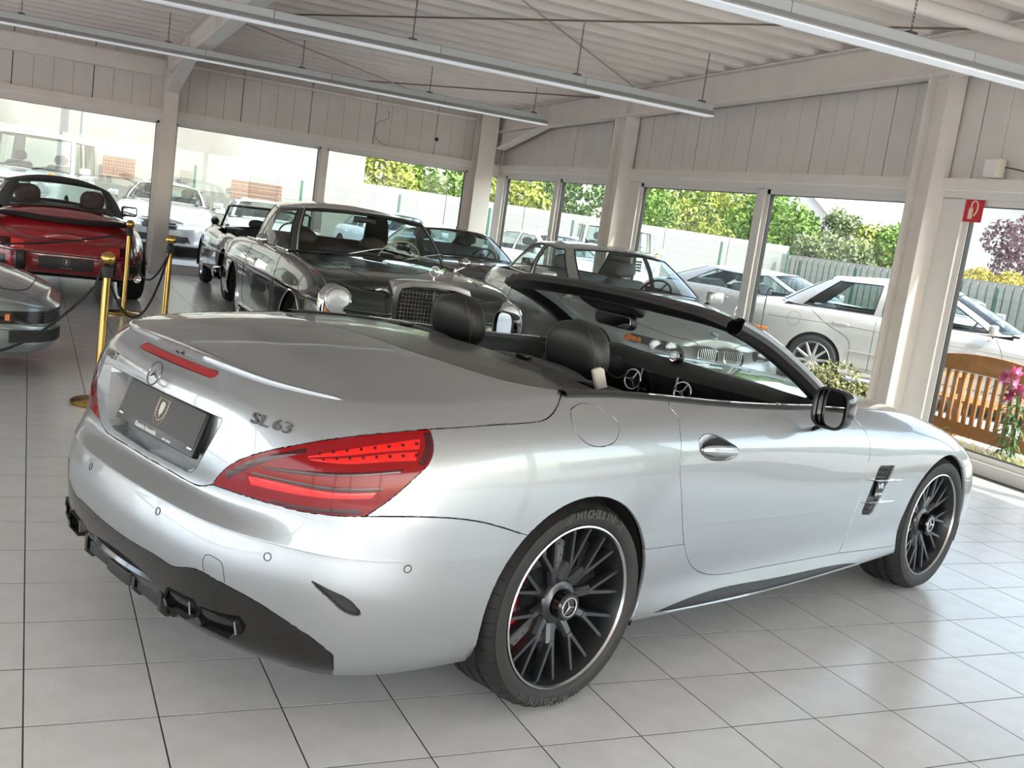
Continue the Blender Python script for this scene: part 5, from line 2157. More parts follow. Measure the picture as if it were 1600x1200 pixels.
    def greenhouse(self, belt, roof, win, roofz_, glassm=None, pillar=None, roofm=None, nseg=7, bulge=.03, roof_exp=2.2, names=None, skip_roof=False):
        """belt/roof: matching (x, y<=0, z) control points from rear centre to front centre. win: indices of segments that are glass"""
        glassm = glassm or M_CARGLASS
        pillar = pillar or self.paint
        B_, R_ = np.array(belt, float), np.array(roof, float)

        def dense(C):
            Cm = np.concatenate([C[2:0:-1] * [1, -1, 1], C, C[-2:-4:-1] * [1, -1, 1]])
            t = np.concatenate([[0], np.cumsum(np.linalg.norm(np.diff(B_c, axis=0), axis=1))])
            return t, Cm

        B_c = np.concatenate([B_[2:0:-1] * [1, -1, 1], B_, B_[-2:-4:-1] * [1, -1, 1]])
        t, _ = dense(B_)
        x = np.concatenate([np.linspace(t[i], t[i + 1], nseg, endpoint=False) for i in range(2, len(B_c) - 3)] + [[t[len(B_c) - 3]]])
        R_c = np.concatenate([R_[2:0:-1] * [1, -1, 1], R_, R_[-2:-4:-1] * [1, -1, 1]])
        Bd, Rd = pchip(t, B_c, x), pchip(t, R_c, x)
        Bd = .6 * cspline(t, B_c, x) + .4 * Bd
        Rd = .6 * cspline(t, R_c, x) + .4 * Rd
        vs = [0, .05, .2, .35, .5, .65, .8, .93, 1]
        nB = len(Bd)
        G = np.empty((nB, len(vs), 3))
        d = Rd - Bd
        out = np.gradient(Bd, axis=0)
        out = np.stack([out[:, 1], -out[:, 0], np.zeros(nB)], 1)
        out /= np.linalg.norm(out, axis=1)[:, None] + 1e-9
        for j, v in enumerate(vs):
            G[:, j] = Bd + d * v + out * bulge * math.sin(PI * v * .9)
        G[0, :, 1] = G[-1, :, 1] = 0
        pb, k = MB(), 0
        for sgm in range(len(B_) - 1):
            i0, i1 = sgm * nseg, (sgm + 1) * nseg
            S = G[i0:i1 + 1]
            if sgm in win:
                pb.grid(S[:, :2]).grid(S[:, -2:])
                g = S[:, 1:-1] - 0
                centre = sgm == 0 or sgm == len(B_) - 2
                nm = (names or {}).get(sgm, 'rear_window' if sgm == 0 else 'windscreen' if sgm == len(B_) - 2 else 'side_window')
                b = MB().grid(g)
                if centre:
                    m_ = mirror_y(b)
                    b.add(m_.v, m_.f)
                    self.ob(b, nm, glassm, 60)
                else:
                    self.both(b, nm, glassm, 60)
                # dark seal round the glass
                ring = list(g[0, :, :]) if not centre or sgm != 0 else []
                loop = [*g[:, 0], *g[-1, 1:], *g[::-1, -1][1:], *g[0, ::-1][1:-1]]
                if not centre:
                    self.both(MB().tube(loop, .008, 5, closed=True), 'window_seal', M_PLAST, 60)
                else:
                    edge = [*g[:, 0]]
                    side = g[-1] if sgm == 0 else g[0]
                    path = list(g[:, 0]) + list(side[1:]) + list(g[::-1, -1][1:]) if sgm == 0 else list(g[::-1, 0]) + list(side[1:]) + list(g[:, -1][1:])
                    self.both(MB().tube(path, .008, 5), 'window_seal', M_PLAST, 60)
            else:
                pb.grid(S)
        m_ = mirror_y(pb)
        pb.add(m_.v, m_.f)
        self.ob(pb, 'pillars', pillar, 50)
        if not skip_roof:
            rows = []
            top = G[:, -1]
            for e in top:
                zz = float(interp(roofz_, e[0])[0])
                rows.append([(e[0], e[1] * s, zz + (e[2] - zz) * s ** roof_exp) for s in np.linspace(1, -1, 21) for s in [abs(s) if s >= 0 else s] ] if False else
                            [(e[0], e[1] * s, zz + (e[2] - zz) * abs(s) ** roof_exp) for s in np.linspace(1, -1, 21)])
            self.ob(MB().grid(np.array(rows)), 'roof', roofm or self.paint, 50)
        self.G = G
        return self

    def wheel(self, x, y, R, rim, width, style='spokes', n=10, m=None, sipes=False, spin=.1):
        for s in (-1, 1):
            w = bpy.data.objects.new('wheel', None)
            link(w, self.root)
            h = width / 2
            prof = [(rim - .004, h - .015), (rim + .008, h - .004), (rim + (R - rim) * .5, h), (R - .02, h - .012), (R, h - .04), (R, -h + .04), (R - .02, -h + .012), (rim, -h)]
            MB().lathe(prof, 44).build('tyre', M_RUB, w, 35)
            mm = m or M_SILW
            if style == 'spokes':
                MB().lathe([(rim, h - .012), (rim - .008, h - .006), (rim - .014, h - .02), (rim - .03, h - .06), (rim - .035, -h + .03)], 40).build('rim', mm, w, 40)
                MB().lathe([(0, -h * .2), (rim - .03, -h * .2)], 24).build('rim_back', M_DARKIN, w)
                for k in range(n):
                    a = spin + 2 * PI * k / n
                    b = MB()
                    bar_spoke(b, (.05 * math.cos(a), .05 * math.sin(a), h - .03), ((rim - .012) * math.cos(a), (rim - .012) * math.sin(a), h - .016), .020, .014, .02, .02)
                    b.build('spoke', mm, w, 30)
                MB().lathe([(.065, h - .05), (.06, h - .024), (.03, h - .018), (0, h - .016)], 24).build('hub', mm, w, 40)
            elif style == 'disc':                      # chrome cap on a painted steel wheel
                MB().lathe([(rim, h - .012), (rim - .01, h - .004), (rim - .02, h - .02), (rim * .72, h - .045), (rim * .70, h - .03), (rim * .5, h - .012), (rim * .25, h - .006), (0, h - .004)], 40).build('hub_cap', M_CHROME, w, 40)
            elif style == 'wire':
                MB().lathe([(rim, h - .012), (rim - .01, h - .004), (rim - .025, h - .03), (rim - .035, -h + .03)], 40).build('rim', M_CHROME, w, 40)
                MB().lathe([(0, -h * .3), (rim - .03, -h * .3)], 24).build('rim_back', M_DARKIN, w)
                b = MB()
                for k in range(36):
                    a, a2 = 2 * PI * k / 36, 2 * PI * (k + (2 if k % 2 else -2)) / 36
                    b.tube([(.04 * math.cos(a), .04 * math.sin(a), h - .01), ((rim - .02) * math.cos(a2), (rim - .02) * math.sin(a2), h - .04)], .003, 4)
                b.build('wire_spokes', M_CHROME, w)
                MB().lathe([(.045, h - .06), (.045, h), (.02, h + .02), (0, h + .02)], 20).build('hub', M_CHROME, w, 40)
            place_wheel(w, x, s * y, R + .001, s)
        return self

    def dash(self, x, z, hw, m=M_SOFT):
        rows = [[(x + .12, y, z - .02), (x, y, z), (x - .10, y, z - .02), (x - .14, y, z - .10), (x - .10, y, z - .3)] for y in np.linspace(-hw, hw, 7)]
        self.ob(MB().grid(np.array(rows)), 'dashboard', m, 50)

    def steer(self, x, y, z, r=.19, m=None, spokes=3, tilt=.45, th=.012):
        o = bpy.data.objects.new('steering_wheel', None)
        link(o, self.root)
        Mw = m4(ry(-PI / 2 + tilt), (x, y, z))
        f = lambda p: Mw[:3, :3] @ np.array(p) + Mw[:3, 3]
        MB().tube([f((math.cos(a) * r, math.sin(a) * r, 0)) for a in np.linspace(0, 2 * PI, 32, endpoint=False)], th, 8, closed=True).build('wheel_rim', m or M_PLAST, o, 60)
        b = MB()
        for k in range(spokes):
            a = -PI / 2 + k * 2 * PI / spokes
            b.tube([f((0, 0, 0)), f((math.cos(a) * r, math.sin(a) * r, 0))], .010, 6)
        b.lathe([(.05, 0), (.04, .02), (0, .025)], 16, Mw)
        b.build('wheel_spokes', m or M_PLAST, o, 50)

    def mirror(self, x, y, z, m=None, chrome=False, rnd=False):
        for s in (-1, 1):
            o = bpy.data.objects.new('door_mirror', None)
            link(o, self.root)
            b = MB()
            if rnd:
                b.lathe([(0, .05), (.03, .045), (.05, .02), (.055, 0), (0, 0)], 20, m4(ry(PI / 2), (x, s * y, z)))
            else:
                b.rbox((x + .03, s * y, z), (.10, .19, .12), .04)
            b.build('mirror_shell', M_CHROME if chrome else (m or self.paint), o, 50)
            MB().box((x - .021 if not rnd else x - .001, s * y, z), (.002, .15, .085) if not rnd else (.002, .075, .075)).build('mirror_glass', mat('mirror_glass', (.75, .77, .78), rough=.02, metal=1), o)
            MB().tube([(x + .02, s * y, z - .03), (x + .03, s * (y - .12), z - .09)], .014, 6).build('mirror_arm', M_CHROME if chrome else M_PLAST, o, 60)

    def disc(self, p, r, depth, m, name, axis='front', n=28, dome=.16, rim=None, both=True):
        """round lamp facing front or rear at p (y<0)"""
        R = ry(PI / 2) if axis == 'front' else ry(-PI / 2)
        b = MB().lathe([(r, -depth), (r, 0), (r * .8, r * dome * .6), (r * .4, r * dome * .9), (0, r * dome)], n, m4(R, p))
        (self.both if both else self.ob)(b, name, m, 60)
        if rim:
            b = MB().tube([np.array(p) + R @ np.array([math.cos(a) * r * 1.04, math.sin(a) * r * 1.04, 0]) for a in np.linspace(0, 2 * PI, n, endpoint=False)], rim, 6, closed=True)
            (self.both if both else self.ob)(b, name + '_rim', M_CHROME, 60)


PROF_MOD = [(0, .07), (.05, .012), (.12, .0), (.3, .005), (.5, 0), (.68, .0), (.8, .012), (.9, .045), (.96, .075), (1, .11)]
PROF_OLD = [(0, .10), (.06, .03), (.15, .01), (.35, .0), (.55, .0), (.7, .008), (.82, .02), (.92, .045), (.97, .07), (1, .10)]
# ------------------------------------------------------------------ dark green classic coupe
M_DKGRN = mat('paint_dark_green', (.010, .018, .014), rough=.18, coat=1., coatr=.01)
c = Car('classic_coupe', 'dark green classic coupe with chrome grille and stacked round headlamps facing the silver convertible', (2.83, 7.97), -90.5, M_DKGRN)
W111_PROF = [(0, .10), (.06, .03), (.15, .012), (.3, .0), (.5, .0), (.62, .004), (.66, -.004), (.70, .006), (.82, .03), (.92, .055), (.97, .08), (1, .12)]
c.body(-1.28, 3.55, .915, 7, 7, [(-1.28, .34), (-.6, .26), (2, .23), (3.55, .34)],
       [(-1.28, .80), (-.6, .90), (.5, .94), (1.8, .95), (2.6, .925), (3.2, .895), (3.45, .86), (3.55, .82)], W111_PROF,
       [(-1.2, .84), (-.6, .95), (0, .98), (1.9, 1.0), (2.4, .99), (3.0, .955), (3.3, .925), (3.46, .88)],
       [(0, .33, .345), (2.75, .33, .355)], (-.28, 2.0), nu=190)
c.greenhouse([(-.42, 0, .98), (-.30, -.52, .965), (.02, -.70, .955), (1.80, -.745, .955), (1.90, -.69, .965), (2.12, 0, .985)],
             [(.02, 0, 1.37), (.05, -.44, 1.355), (.30, -.57, 1.345), (1.40, -.60, 1.335), (1.45, -.55, 1.345), (1.52, 0, 1.375)], {0, 2, 4},
             [(0, 1.37), (.5, 1.415), (1.0, 1.415), (1.5, 1.375)], nseg=9)
for s in (0, 2, 4):
    pass
i_ = 4 * 9
c.both(MB().tube([p + np.array([.004, 0, .004]) for p in c.G[3 * 9 + 8, :, :]], .011, 6), 'pillar_chrome', M_CHROME, 60)
c.both(MB().tube([(x, y - .004, z + .012) for x, y, z in c.E if 0 < x < 1.95], .010, 6), 'belt_chrome', M_CHROME, 60)
c.wheel(0, .745, .335, .20, .19, 'disc')
c.wheel(2.75, .745, .335, .20, .19, 'disc')
# radiator shell, mesh, star
t_ = MB()
P = []
for (x, k) in ((3.20, .94), (3.40, 1.0), (3.575, 1.02), (3.615, .98), (3.615, .87), (3.56, .85)):
    P.append([(x - .02 * (z - .5), y * k, .655 + (z - .655) * k) for y, z in ((-.31, .44), (-.33, .70), (-.325, .84), (-.30, .905), (-.2, .928), (0, .937), (.2, .928), (.30, .905), (.325, .84), (.33, .70), (.31, .44))])
t_.grid(np.array(P), True)
c.ob(t_, 'radiator_shell', M_CHROME, 30)
c.ob(MB().box((3.565, 0, .655), (.02, .58, .42)), 'radiator_core', M_BLACKM)
for z in np.linspace(.48, .845, 13):
    thick = .009 if abs((z - .50) / .03 % 4) < .2 else .0042
    c.ob(MB().box((3.600 - .02 * (z - .5), 0, z), (.014, .55, thick)), 'grille_bar', M_CHROME)
b = MB()
for y in np.linspace(-.25, .25, 19):
    b.box((3.594, y, .665), (.010, .0045, .39))
b.box((3.604, 0, .67), (.012, .018, .40))
c.ob(b, 'grille_uprights', M_CHROME)
MBst = MB()
Mst = m4(ry(PI / 2) @ rz(PI / 2), (3.56, 0, 1.02))
star_badge(MBst, .040, Mst, .004)
MBst.tube([(3.56, 0, .935), (3.56, 0, .98)], .006, 8)
MBst.lathe([(.03, .93), (.02, .945), (.008, .955), (0, .955)], 14, m4(np.eye(3), (3.56, 0, 0)))
c.ob(MBst, 'bonnet_star', M_CHROME, 40)
# lamps
P = []
for (k, dx) in ((1.06, -.10), (1.0, .03), (.9, .04)):
    P.append([(3.46 + dx, -.715 + k * .125 * math.cos(a), .645 + k * (.185 if math.sin(a) > 0 else .175) * math.copysign(abs(math.sin(a)) ** .8, math.sin(a))) for a in np.linspace(0, 2 * PI, 33)])
c.both(MB().grid(np.array(P)), 'lamp_surround', M_CHROME, 50)
b = MB().box((3.47, -.715, .645), (.02, .18, .28))
c.both(b, 'lamp_backing', M_CLEAR)
c.disc((3.50, -.715, .715), .094, .03, M_CLEAR, 'head_lamp', rim=.008)
c.disc((3.50, -.700, .555), .060, .03, M_CLEAR, 'fog_lamp', rim=.006)
c.both(MB().rbox((3.475, -.795, .63), (.04, .045, .12), .015), 'turn_lamp', M_AMBER, 50)
# bumper
bp = [(3.35, -.90, .45), (3.52, -.88, .45), (3.62, -.70, .45), (3.66, -.35, .45), (3.67, 0, .45)]
bp = bp + [(x, -y, z) for x, y, z in bp[-2::-1]]
c.ob(sweep_sec(smooth_poly(bp, 4), [(-.03, -.06), (.03, -.05), (.045, 0), (.03, .05), (-.03, .06)]), 'front_bumper', M_CHROME, 50)
c.disc((3.64, -.42, .47), .055, .05, mat('fog_cream', (.7, .65, .5), rough=.2), 'auxiliary_lamp', rim=.006)
bp = [(-1.0, -.92, .45), (-1.25, -.88, .45), (-1.34, -.6, .45), (-1.36, 0, .45)]
bp = bp + [(x, -y, z) for x, y, z in bp[-2::-1]]
c.ob(sweep_sec(smooth_poly(bp, 4), [(-.03, -.06), (.03, -.05), (.045, 0), (.03, .05), (-.03, .06)]), 'rear_bumper', M_CHROME, 50)
# trims, doors, bonnet
c.line([(-1.1, .70), (0, .715), (1.2, .72), (2.2, .715), (3.2, .70)], r=.011, m=M_CHROME, name='side_trim', lift=.004)
c.line([(.42, .29), (1.2, .29), (2.32, .29)], r=.016, m=M_CHROME, name='sill_trim', lift=.004)
for wx in (0, 2.75):
    rr_ = .352 if wx == 0 else .362
    c.line([(wx + rr_ * math.cos(a), .33 + rr_ * math.sin(a)) for a in np.linspace(.05, PI - .05, 13)], r=.009, m=M_CHROME, name='arch_trim', lift=.003, n=3)
c.line([(.62, .93), (.60, .8), (.60, .5), (.66, .32), (.9, .30)])
c.line([(1.95, .93), (2.0, .8), (2.0, .5), (1.96, .32)])
c.line([(2.08, -.66), (2.6, -.62), (3.1, -.55), (3.45, -.42)], 'top')
c.line([(2.08, -.79), (2.6, -.80), (3.1, -.80), (3.4, -.77)], 'top', r=.008, m=M_CHROME, name='wing_bead', lift=.003)
c.both(MB().rbox((.82, -.935, .80), (.17, .02, .024), .01), 'door_handle', M_CHROME, 50)
c.ob(MB().rbox((2.13, 0, .995), (.10, 1.0, .012), .02), 'cowl_vent', M_BLACKM, 40)
for y0 in (-.30, .22):
    c.ob(MB().tube([(2.11, y0, 1.0), (2.02, y0 + .25, 1.06), (1.96, y0 + .42, 1.09)], .005, 5), 'wiper', M_CHROME)
c.mirror(1.72, .98, 1.02, chrome=True, rnd=True)
c.dash(1.86, .99, .62, M_TAN)
for y in (-.36, .36):
    seat_parts(c.root, .75, y, .33, M_TAN, .56, .48, .22, True, .27, .15, .0)
seat_parts(c.root, -.02, 0, .38, M_TAN, 1.15, .50, .3, False)
c.steer(1.52, .37, .97, .205, mat('ivory_rim', (.62, .55, .40), rough=.35), 2, .5, .008)
c.ob(MB().rbox((1.50, 0, 1.30), (.03, .22, .055), .02), 'inner_mirror', M_PLAST, 50)

# ------------------------------------------------------------------ grey coupe behind the windscreen
M_BLUEGREY = mat('paint_grey_metal', (.50, .515, .52), rough=.3, metal=.6, coat=1., coatr=.02)
c = Car('coupe_car', 'grey metallic coupe with twin kidney grille facing the silver convertible', (5.6, 7.47), -94.5, M_BLUEGREY)
BM_PROF = [(0, .08), (.06, .015), (.14, .0), (.3, .008), (.46, .0), (.58, -.002), (.68, .006), (.78, .02), (.87, .045), (.94, .075), (1, .12)]
c.body(-1.02, 3.47, .885, 5.5, 4.6, [(-1.02, .28), (-.5, .2), (2.2, .19), (3.47, .2)],
       [(-1.02, .86), (-.6, .93), (.6, .955), (1.9, .925), (2.5, .87), (3.0, .79), (3.3, .715), (3.47, .65)], BM_PROF,
       [(-1, .93), (-.5, 1.0), (1.95, .985), (2.4, .95), (2.9, .885), (3.2, .815), (3.37, .72)],
       [(0, .325, .35), (2.73, .325, .35)], (-.40, 1.98), nu=190)
c.greenhouse([(-.52, 0, 1.0), (-.42, -.55, .985), (-.08, -.70, .965), (.64, -.735, .955), (.72, -.735, .955), (1.72, -.72, .945), (1.86, -.66, .955), (2.06, 0, .985)],
             [(.10, 0, 1.33), (.12, -.42, 1.315), (.22, -.53, 1.295), (.60, -.565, 1.31), (.68, -.565, 1.31), (1.10, -.56, 1.30), (1.18, -.50, 1.31), (1.25, 0, 1.345)], {0, 2, 4, 6},
             [(.1, 1.33), (.5, 1.37), (.9, 1.37), (1.25, 1.345)], nseg=8)
c.wheel(0, .765, .322, .235, .23, n=10)
c.wheel(2.73, .765, .322, .235, .22, n=10)
for s in (-1, 1):
    ctr = s * .128
    h_, nn = c.hit((8, ctr, .60), (-1, 0, 0))
    P = []
    for k, dx in ((1.12, .0), (1.06, .034), (.96, .038), (.90, .012)):
        P.append([(h_[0] + dx - .10 * (math.sin(a) * .06) * k * 3, ctr + k * .098 * math.copysign(abs(math.cos(a)) ** .7, math.cos(a)), .600 + k * .068 * math.copysign(abs(math.sin(a)) ** .7, math.sin(a))) for a in np.linspace(0, 2 * PI, 33)])
    c.ob(MB().grid(np.array(P)), 'kidney_frame', M_CHROME, 50)
    c.ob(MB().box((h_[0] + .013, ctr, .600), (.008, .185, .125)), 'kidney_back', M_BLACKM)
    for y in np.linspace(-.072, .072, 9):
        e = math.sqrt(1 - (y / .098) ** 4) * .060
        c.ob(MB().box((h_[0] + .024, ctr + y, .600), (.016, .0065, 2 * e)), 'kidney_bar', M_CHROME)
h_, nn = c.hit((3.30, 0, 3), (0, 0, -1))
Mb = m4(frame(nn, (1, 0, 0)), h_ + nn * .004)
c.ob(MB().lathe([(.041, -.004), (.041, .002), (.036, .004), (0, .005)], 28, Mb), 'badge_ring', M_CHROME, 40)
for k, mm in ((0, 'badge_blue'), (1, 'badge_white'), (2, 'badge_blue'), (3, 'badge_white')):
    m_ = mat(mm, (.08, .25, .55) if 'blue' in mm else (.8, .8, .8), rough=.3)
    Mq = Mb.copy()
    Mq[:3, 3] += nn * .0062
    c.ob(MB().add([Mq[:3, :3] @ np.array((math.cos(a) * r, math.sin(a) * r, 0)) + Mq[:3, 3] for r, a in [(0, 0)] + [(.024, PI / 2 * k + t) for t in np.linspace(0, PI / 2, 7)]], [(0, i, i + 1) for i in range(1, 7)]), 'badge_quarter', m_)
HLq = [(-.33, .575), (-.775, .625), (-.735, .70), (-.36, .66)]
c.quad([HLq[0], HLq[1], HLq[2], HLq[3]], 'front', 'head_lamp_bezel', mat('lamp_dark_bezel', (.05, .05, .055), rough=.12, coat=1.), .012, (16, 7), True, .10)
for y, r in ((-.455, .046), (-.585, .046)):
    h_, nn = c.hit((8, y, .633), (-1, 0, 0))
    c.disc((h_[0] + .014, y, .633), r, .03, M_CLEAR, 'head_lamp', rim=.006)
c.quad([(-.66, .62), (-.77, .63), (-.735, .69), (-.66, .69)], 'front', 'turn_lamp', M_AMBER, .012, (7, 5), True)
c.quad([(-.62, .30), (.62, .30), (.56, .40), (-.56, .40)], 'front', 'air_intake', M_BLACKM, .012, (14, 5))
c.quad([(-.26, .43), (.26, .43), (.26, .53), (-.26, .53)], 'front', 'number_plate', M_PLATE, .012, (10, 5))
c.line([(.55, .93), (.50, .8), (.50, .5), (.58, .28), (.9, .24), (1.7, .25)])
c.line([(1.75, .90), (1.86, .75), (1.86, .5), (1.75, .25)])
c.line([(1.98, -.74), (2.5, -.73), (3.0, -.66), (3.22, -.52), (3.33, -.3), (3.36, 0)], 'top')
c.line([(2.05, -.52), (2.6, -.44), (3.1, -.27), (3.35, -.20)], 'top', r=.004, m=M_BLUEGREY, lift=.001, name='bonnet_ridge')
c.line([(-.6, .80), (.5, .80), (1.9, .77)], r=.004, m=M_BLUEGREY, lift=.001, name='shoulder_ridge')
c.both(MB().rbox((.66, -.885, .81), (.19, .025, .03), .012), 'door_handle', M_BLUEGREY, 50)
c.mirror(1.62, .95, 1.0)
c.dash(1.86, .985, .62)
for y in (-.36, .36):
    seat_parts(c.root, .82, y, .33, M_GREYS, .52, .54, .24, True, .26, .18)
seat_parts(c.root, .05, 0, .36, M_GREYS, 1.15, .50, .35, False)
c.steer(1.42, .37, .93, .185)
c.ob(MB().rbox((1.24, 0, 1.26), (.03, .24, .06), .02), 'inner_mirror', M_PLAST, 50)
c.ob(MB().tube([(.35, .0, 1.375), (.30, .0, 1.41)], [.012, .004], 8), 'roof_antenna', M_PLAST)

# ------------------------------------------------------------------ red cabriolet
M_RED = mat('paint_red', (.36, .006, .012), rough=.2, coat=1., coatr=.02)
M_CANVAS = mat('soft_top_canvas', (.016, .015, .016), rough=.85, bump=(300, .2))
c = Car('cabriolet_car', 'red cabriolet with closed black soft top seen from behind by the steel column', (.29, 9.45), 92.3, M_RED)
c.body(-.98, 3.2, .885, 3.9, 3.6, [(-.98, .30), (-.5, .24), (2.0, .22), (3.2, .24)],
       [(-.98, .66), (-.8, .70), (-.5, .765), (-.1, .82), (.4, .845), (1.6, .84), (2.2, .83), (2.7, .74), (3.2, .56)],
       [(0, .10), (.07, .03), (.18, .0), (.4, -.004), (.6, .0), (.75, .02), (.86, .05), (.94, .09), (1, .15)],
       [(-.84, .70), (-.7, .78), (-.45, .88), (-.2, .945), (0, .96), (1.6, .95), (2.2, .84), (2.7, .73), (3.05, .62)],
       [(0, .31, .335), (2.27, .31, .335)], (-.02, 1.55), wtab=[(-.98, 1), (.1, 1.0), (.7, .91), (1.4, .89), (2.3, .94), (3.2, .92)], nu=180)
c.greenhouse([(-.20, 0, .955), (-.08, -.52, .915), (.25, -.66, .875), (1.35, -.67, .875), (1.48, -.61, .89), (1.66, 0, .945)],
             [(.42, 0, 1.215), (.46, -.42, 1.19), (.62, -.50, 1.165), (1.05, -.52, 1.165), (1.1, -.47, 1.18), (1.15, 0, 1.225)], {0, 2, 4},
             [(.4, 1.22), (.7, 1.265), (1.0, 1.262), (1.15, 1.23)], pillar=M_CANVAS, roofm=M_CANVAS, nseg=8)
c.wheel(0, .76, .316, .205, .25, n=5)
c.wheel(2.27, .74, .310, .205, .21, n=5)
P = []
for y in np.linspace(-.66, .66, 23):
    x = -.60 + .18 * (y / .66) ** 2
    z = c.zc(x) - .035 * (y / .66) ** 2
    e = .2 + .8 * (1 - abs(y / .66) ** 6)
    P.append([(x + .10, y, z + .0), (x + .05, y, z + .035 * e), (x - .06, y, z + .045 * e), (x - .085, y, z + .03 * e), (x - .07, y, z - .01), (x - .0, y, z - .03)])
c.ob(MB().grid(np.array(P)), 'tail_spoiler', mat('rubber_black', (.012, .012, .012), rough=.5), 50)
c.line([(-.56, -.62), (-.2, -.60), (-.15, 0)], 'top', both=True)
c.line([(-.62, .80), (-.60, .72), (-.50, .66), (0, .655)], 'rear', both=True)
c.line([(-.60, .715), (0, .72)], 'rear', both=True)
c.quad([(-.775, .545), (-.70, .535), (-.70, .625), (-.765, .635)], 'rear', 'turn_lamp', M_AMBER, .012, (7, 5), True)
c.quad([(-.70, .535), (-.62, .535), (-.62, .625), (-.70, .625)], 'rear', 'reverse_lamp', M_CLEAR, .012, (6, 5), True)
c.quad([(-.52, .535), (-.40, .535), (-.40, .62), (-.52, .62)], 'rear', 'rear_lamp', mat('lens_red_bright', (.85, .03, .02), rough=.2, coat=1.), .012, (7, 5), True)
c.quad([(-.62, .535), (-.52, .535), (-.52, .625), (-.62, .625)], 'rear', 'rear_lamp_dark', M_LENSD, .012, (6, 5), True)
c.line([(-.82, .515), (-.5, .505), (0, .505)], 'rear', r=.006)
for s in (-1, 1):
    h_, nn = c.hit((-4, s * .43, .42), (1, 0, 0))
    c.ob(MB().rbox((h_[0] - .03, s * .43, .42), (.09, .10, .19), .02), 'bumper_horn', M_PLAST, 50)
h_, nn = c.hit((-4, 0, .42), (1, 0, 0))
pl = c.ob(MB().rbox((h_[0] - .015, 0, .42), (.02, .52, .125), .008), 'number_plate', M_PLATE, 40)
Mp9 = m4(np.array([[0, 0, -1], [-1, 0, 0], [0, 1, 0.]]), (h_[0] - .0262, 0, .43))
tf9 = lambda pts, z=.0: [Mp9[:3, :3] @ np.array([x, y, z]) + Mp9[:3, 3] for x, y in pts]
MB().tube(tf9(sh), .0014, 4, closed=True).move(m4(np.eye(3), (0, 0, -.012))).build('plate_shield', pw, pl)
MB().prism([(x, y) for x, y in hd], 0, .001, Mp9).build('plate_plume', pw, pl)
MB().add(*text_geo('Klassische Automobile', .016, .0004, m4(Mp9[:3, :3], Mp9[:3, 3] + np.array([-.001, 0, -.055])), sx=.8)).build('plate_lettering', wt, pl)
c.quad([(-.80, .36), (-.56, .34), (-.56, .45), (-.80, .47)], 'rear', 'bumper_rubber', M_PLAST, .012, (8, 5), True)
c.disc((-.99, -.70, .33), .038, .12, M_CHROME, 'exhaust_pipe', axis='rear', dome=-.4)
c.line([(1.42, .82), (1.5, .6), (1.45, .3), (1.0, .26), (.45, .3), (.38, .6), (.45, .83)])
c.mirror(1.36, .86, .93, m=M_PLAST)
for y in (-.34, .34):
    seat_parts(c.root, .62, y, .30, mat('seat_brown_red', (.085, .035, .032), rough=.6), .50, .50, .24, True, .27, .22, -.02)
c.dash(1.5, .93, .58)
c.steer(1.12, .35, .87, .185)

# ------------------------------------------------------------------ black roadster
M_BLACKP = mat('paint_black', (.008, .008, .009), rough=.12, coat=1., coatr=.01)
c = Car('roadster_car', 'small black open roadster with wire wheels parked behind the dark green coupe', (2.93, 10.28), 89.5, M_BLACKP)
c.body(-.72, 2.72, .75, 6, 5, [(-.72, .36), (-.3, .27), (1.6, .24), (2.72, .34)],
       [(-.72, .70), (-.3, .80), (.2, .83), (.7, .80), (1.4, .82), (2.0, .80), (2.5, .74), (2.72, .66)], PROF_OLD,
       [(-.68, .73), (-.3, .83), (.0, .85), (1.3, .90), (1.8, .88), (2.4, .80), (2.6, .72)],
       [(0, .31, .335), (2.1, .31, .335)], (.08, 1.25), nu=150)
c.wheel(0, .62, .312, .20, .165, 'wire')
c.wheel(2.1, .62, .312, .20, .165, 'wire')
fr_ = [(1.28, -.60, .86), (1.06, -.55, 1.155), (1.03, -.50, 1.165), (1.01, 0, 1.178)]
fr_ = fr_ + [(x, -y, z) for x, y, z in fr_[-2::-1]]
c.ob(MB().tube(fr_, .017, 8), 'screen_frame', M_BLACKP, 60)
c.ob(MB().grid(np.array([[(1.27, y, .87), (1.03, y * .92, 1.16)] for y in np.linspace(-.58, .58, 9)])), 'screen_glass', M_CARGLASS)
P = []
for y in np.linspace(-.62, .62, 21):
    e = math.sqrt(max(0, 1 - (y / .63) ** 4))
    P.append([(-.12, y, .82), (-.10, y, .82 + .07 * e), (.0, y, .82 + .13 * e), (.14, y, .82 + .10 * e), (.20, y, .82 + .02 * e), (.2, y, .75)])
c.ob(MB().grid(np.array(P)), 'folded_top', M_CANVAS, 60)
for y in (-.30, .30):
    seat_parts(c.root, .42, y, .28, M_BLACKM, .44, .46, .22, True, .22, .12)
c.steer(.88, -.30, .86, .195, M_PLAST, 4)
c.dash(1.2, .87, .55)
c.mirror(1.18, .70, .93, chrome=True, rnd=True)
c.line([(1.18, .79), (1.2, .5), (1.15, .3), (.6, .28), (.42, .35), (.40, .6), (.42, .81)])
c.line([(-.65, .60), (.5, .58), (1.6, .58), (2.6, .60)], r=.008, m=M_CHROME, name='side_trim', lift=.003)
bp = [(-.45, -.76, .42), (-.72, -.72, .42), (-.80, -.45, .42), (-.82, 0, .42)]
bp = bp + [(x, -y, z) for x, y, z in bp[-2::-1]]
c.ob(sweep_sec(smooth_poly(bp, 4), [(-.02, -.05), (.025, -.04), (.035, 0), (.025, .04), (-.02, .05)]), 'rear_bumper', M_CHROME, 50)
c.quad([(-.68, .52), (-.58, .52), (-.58, .66), (-.66, .66)], 'rear', 'rear_lamp', M_REDL, .012, (6, 6), True)
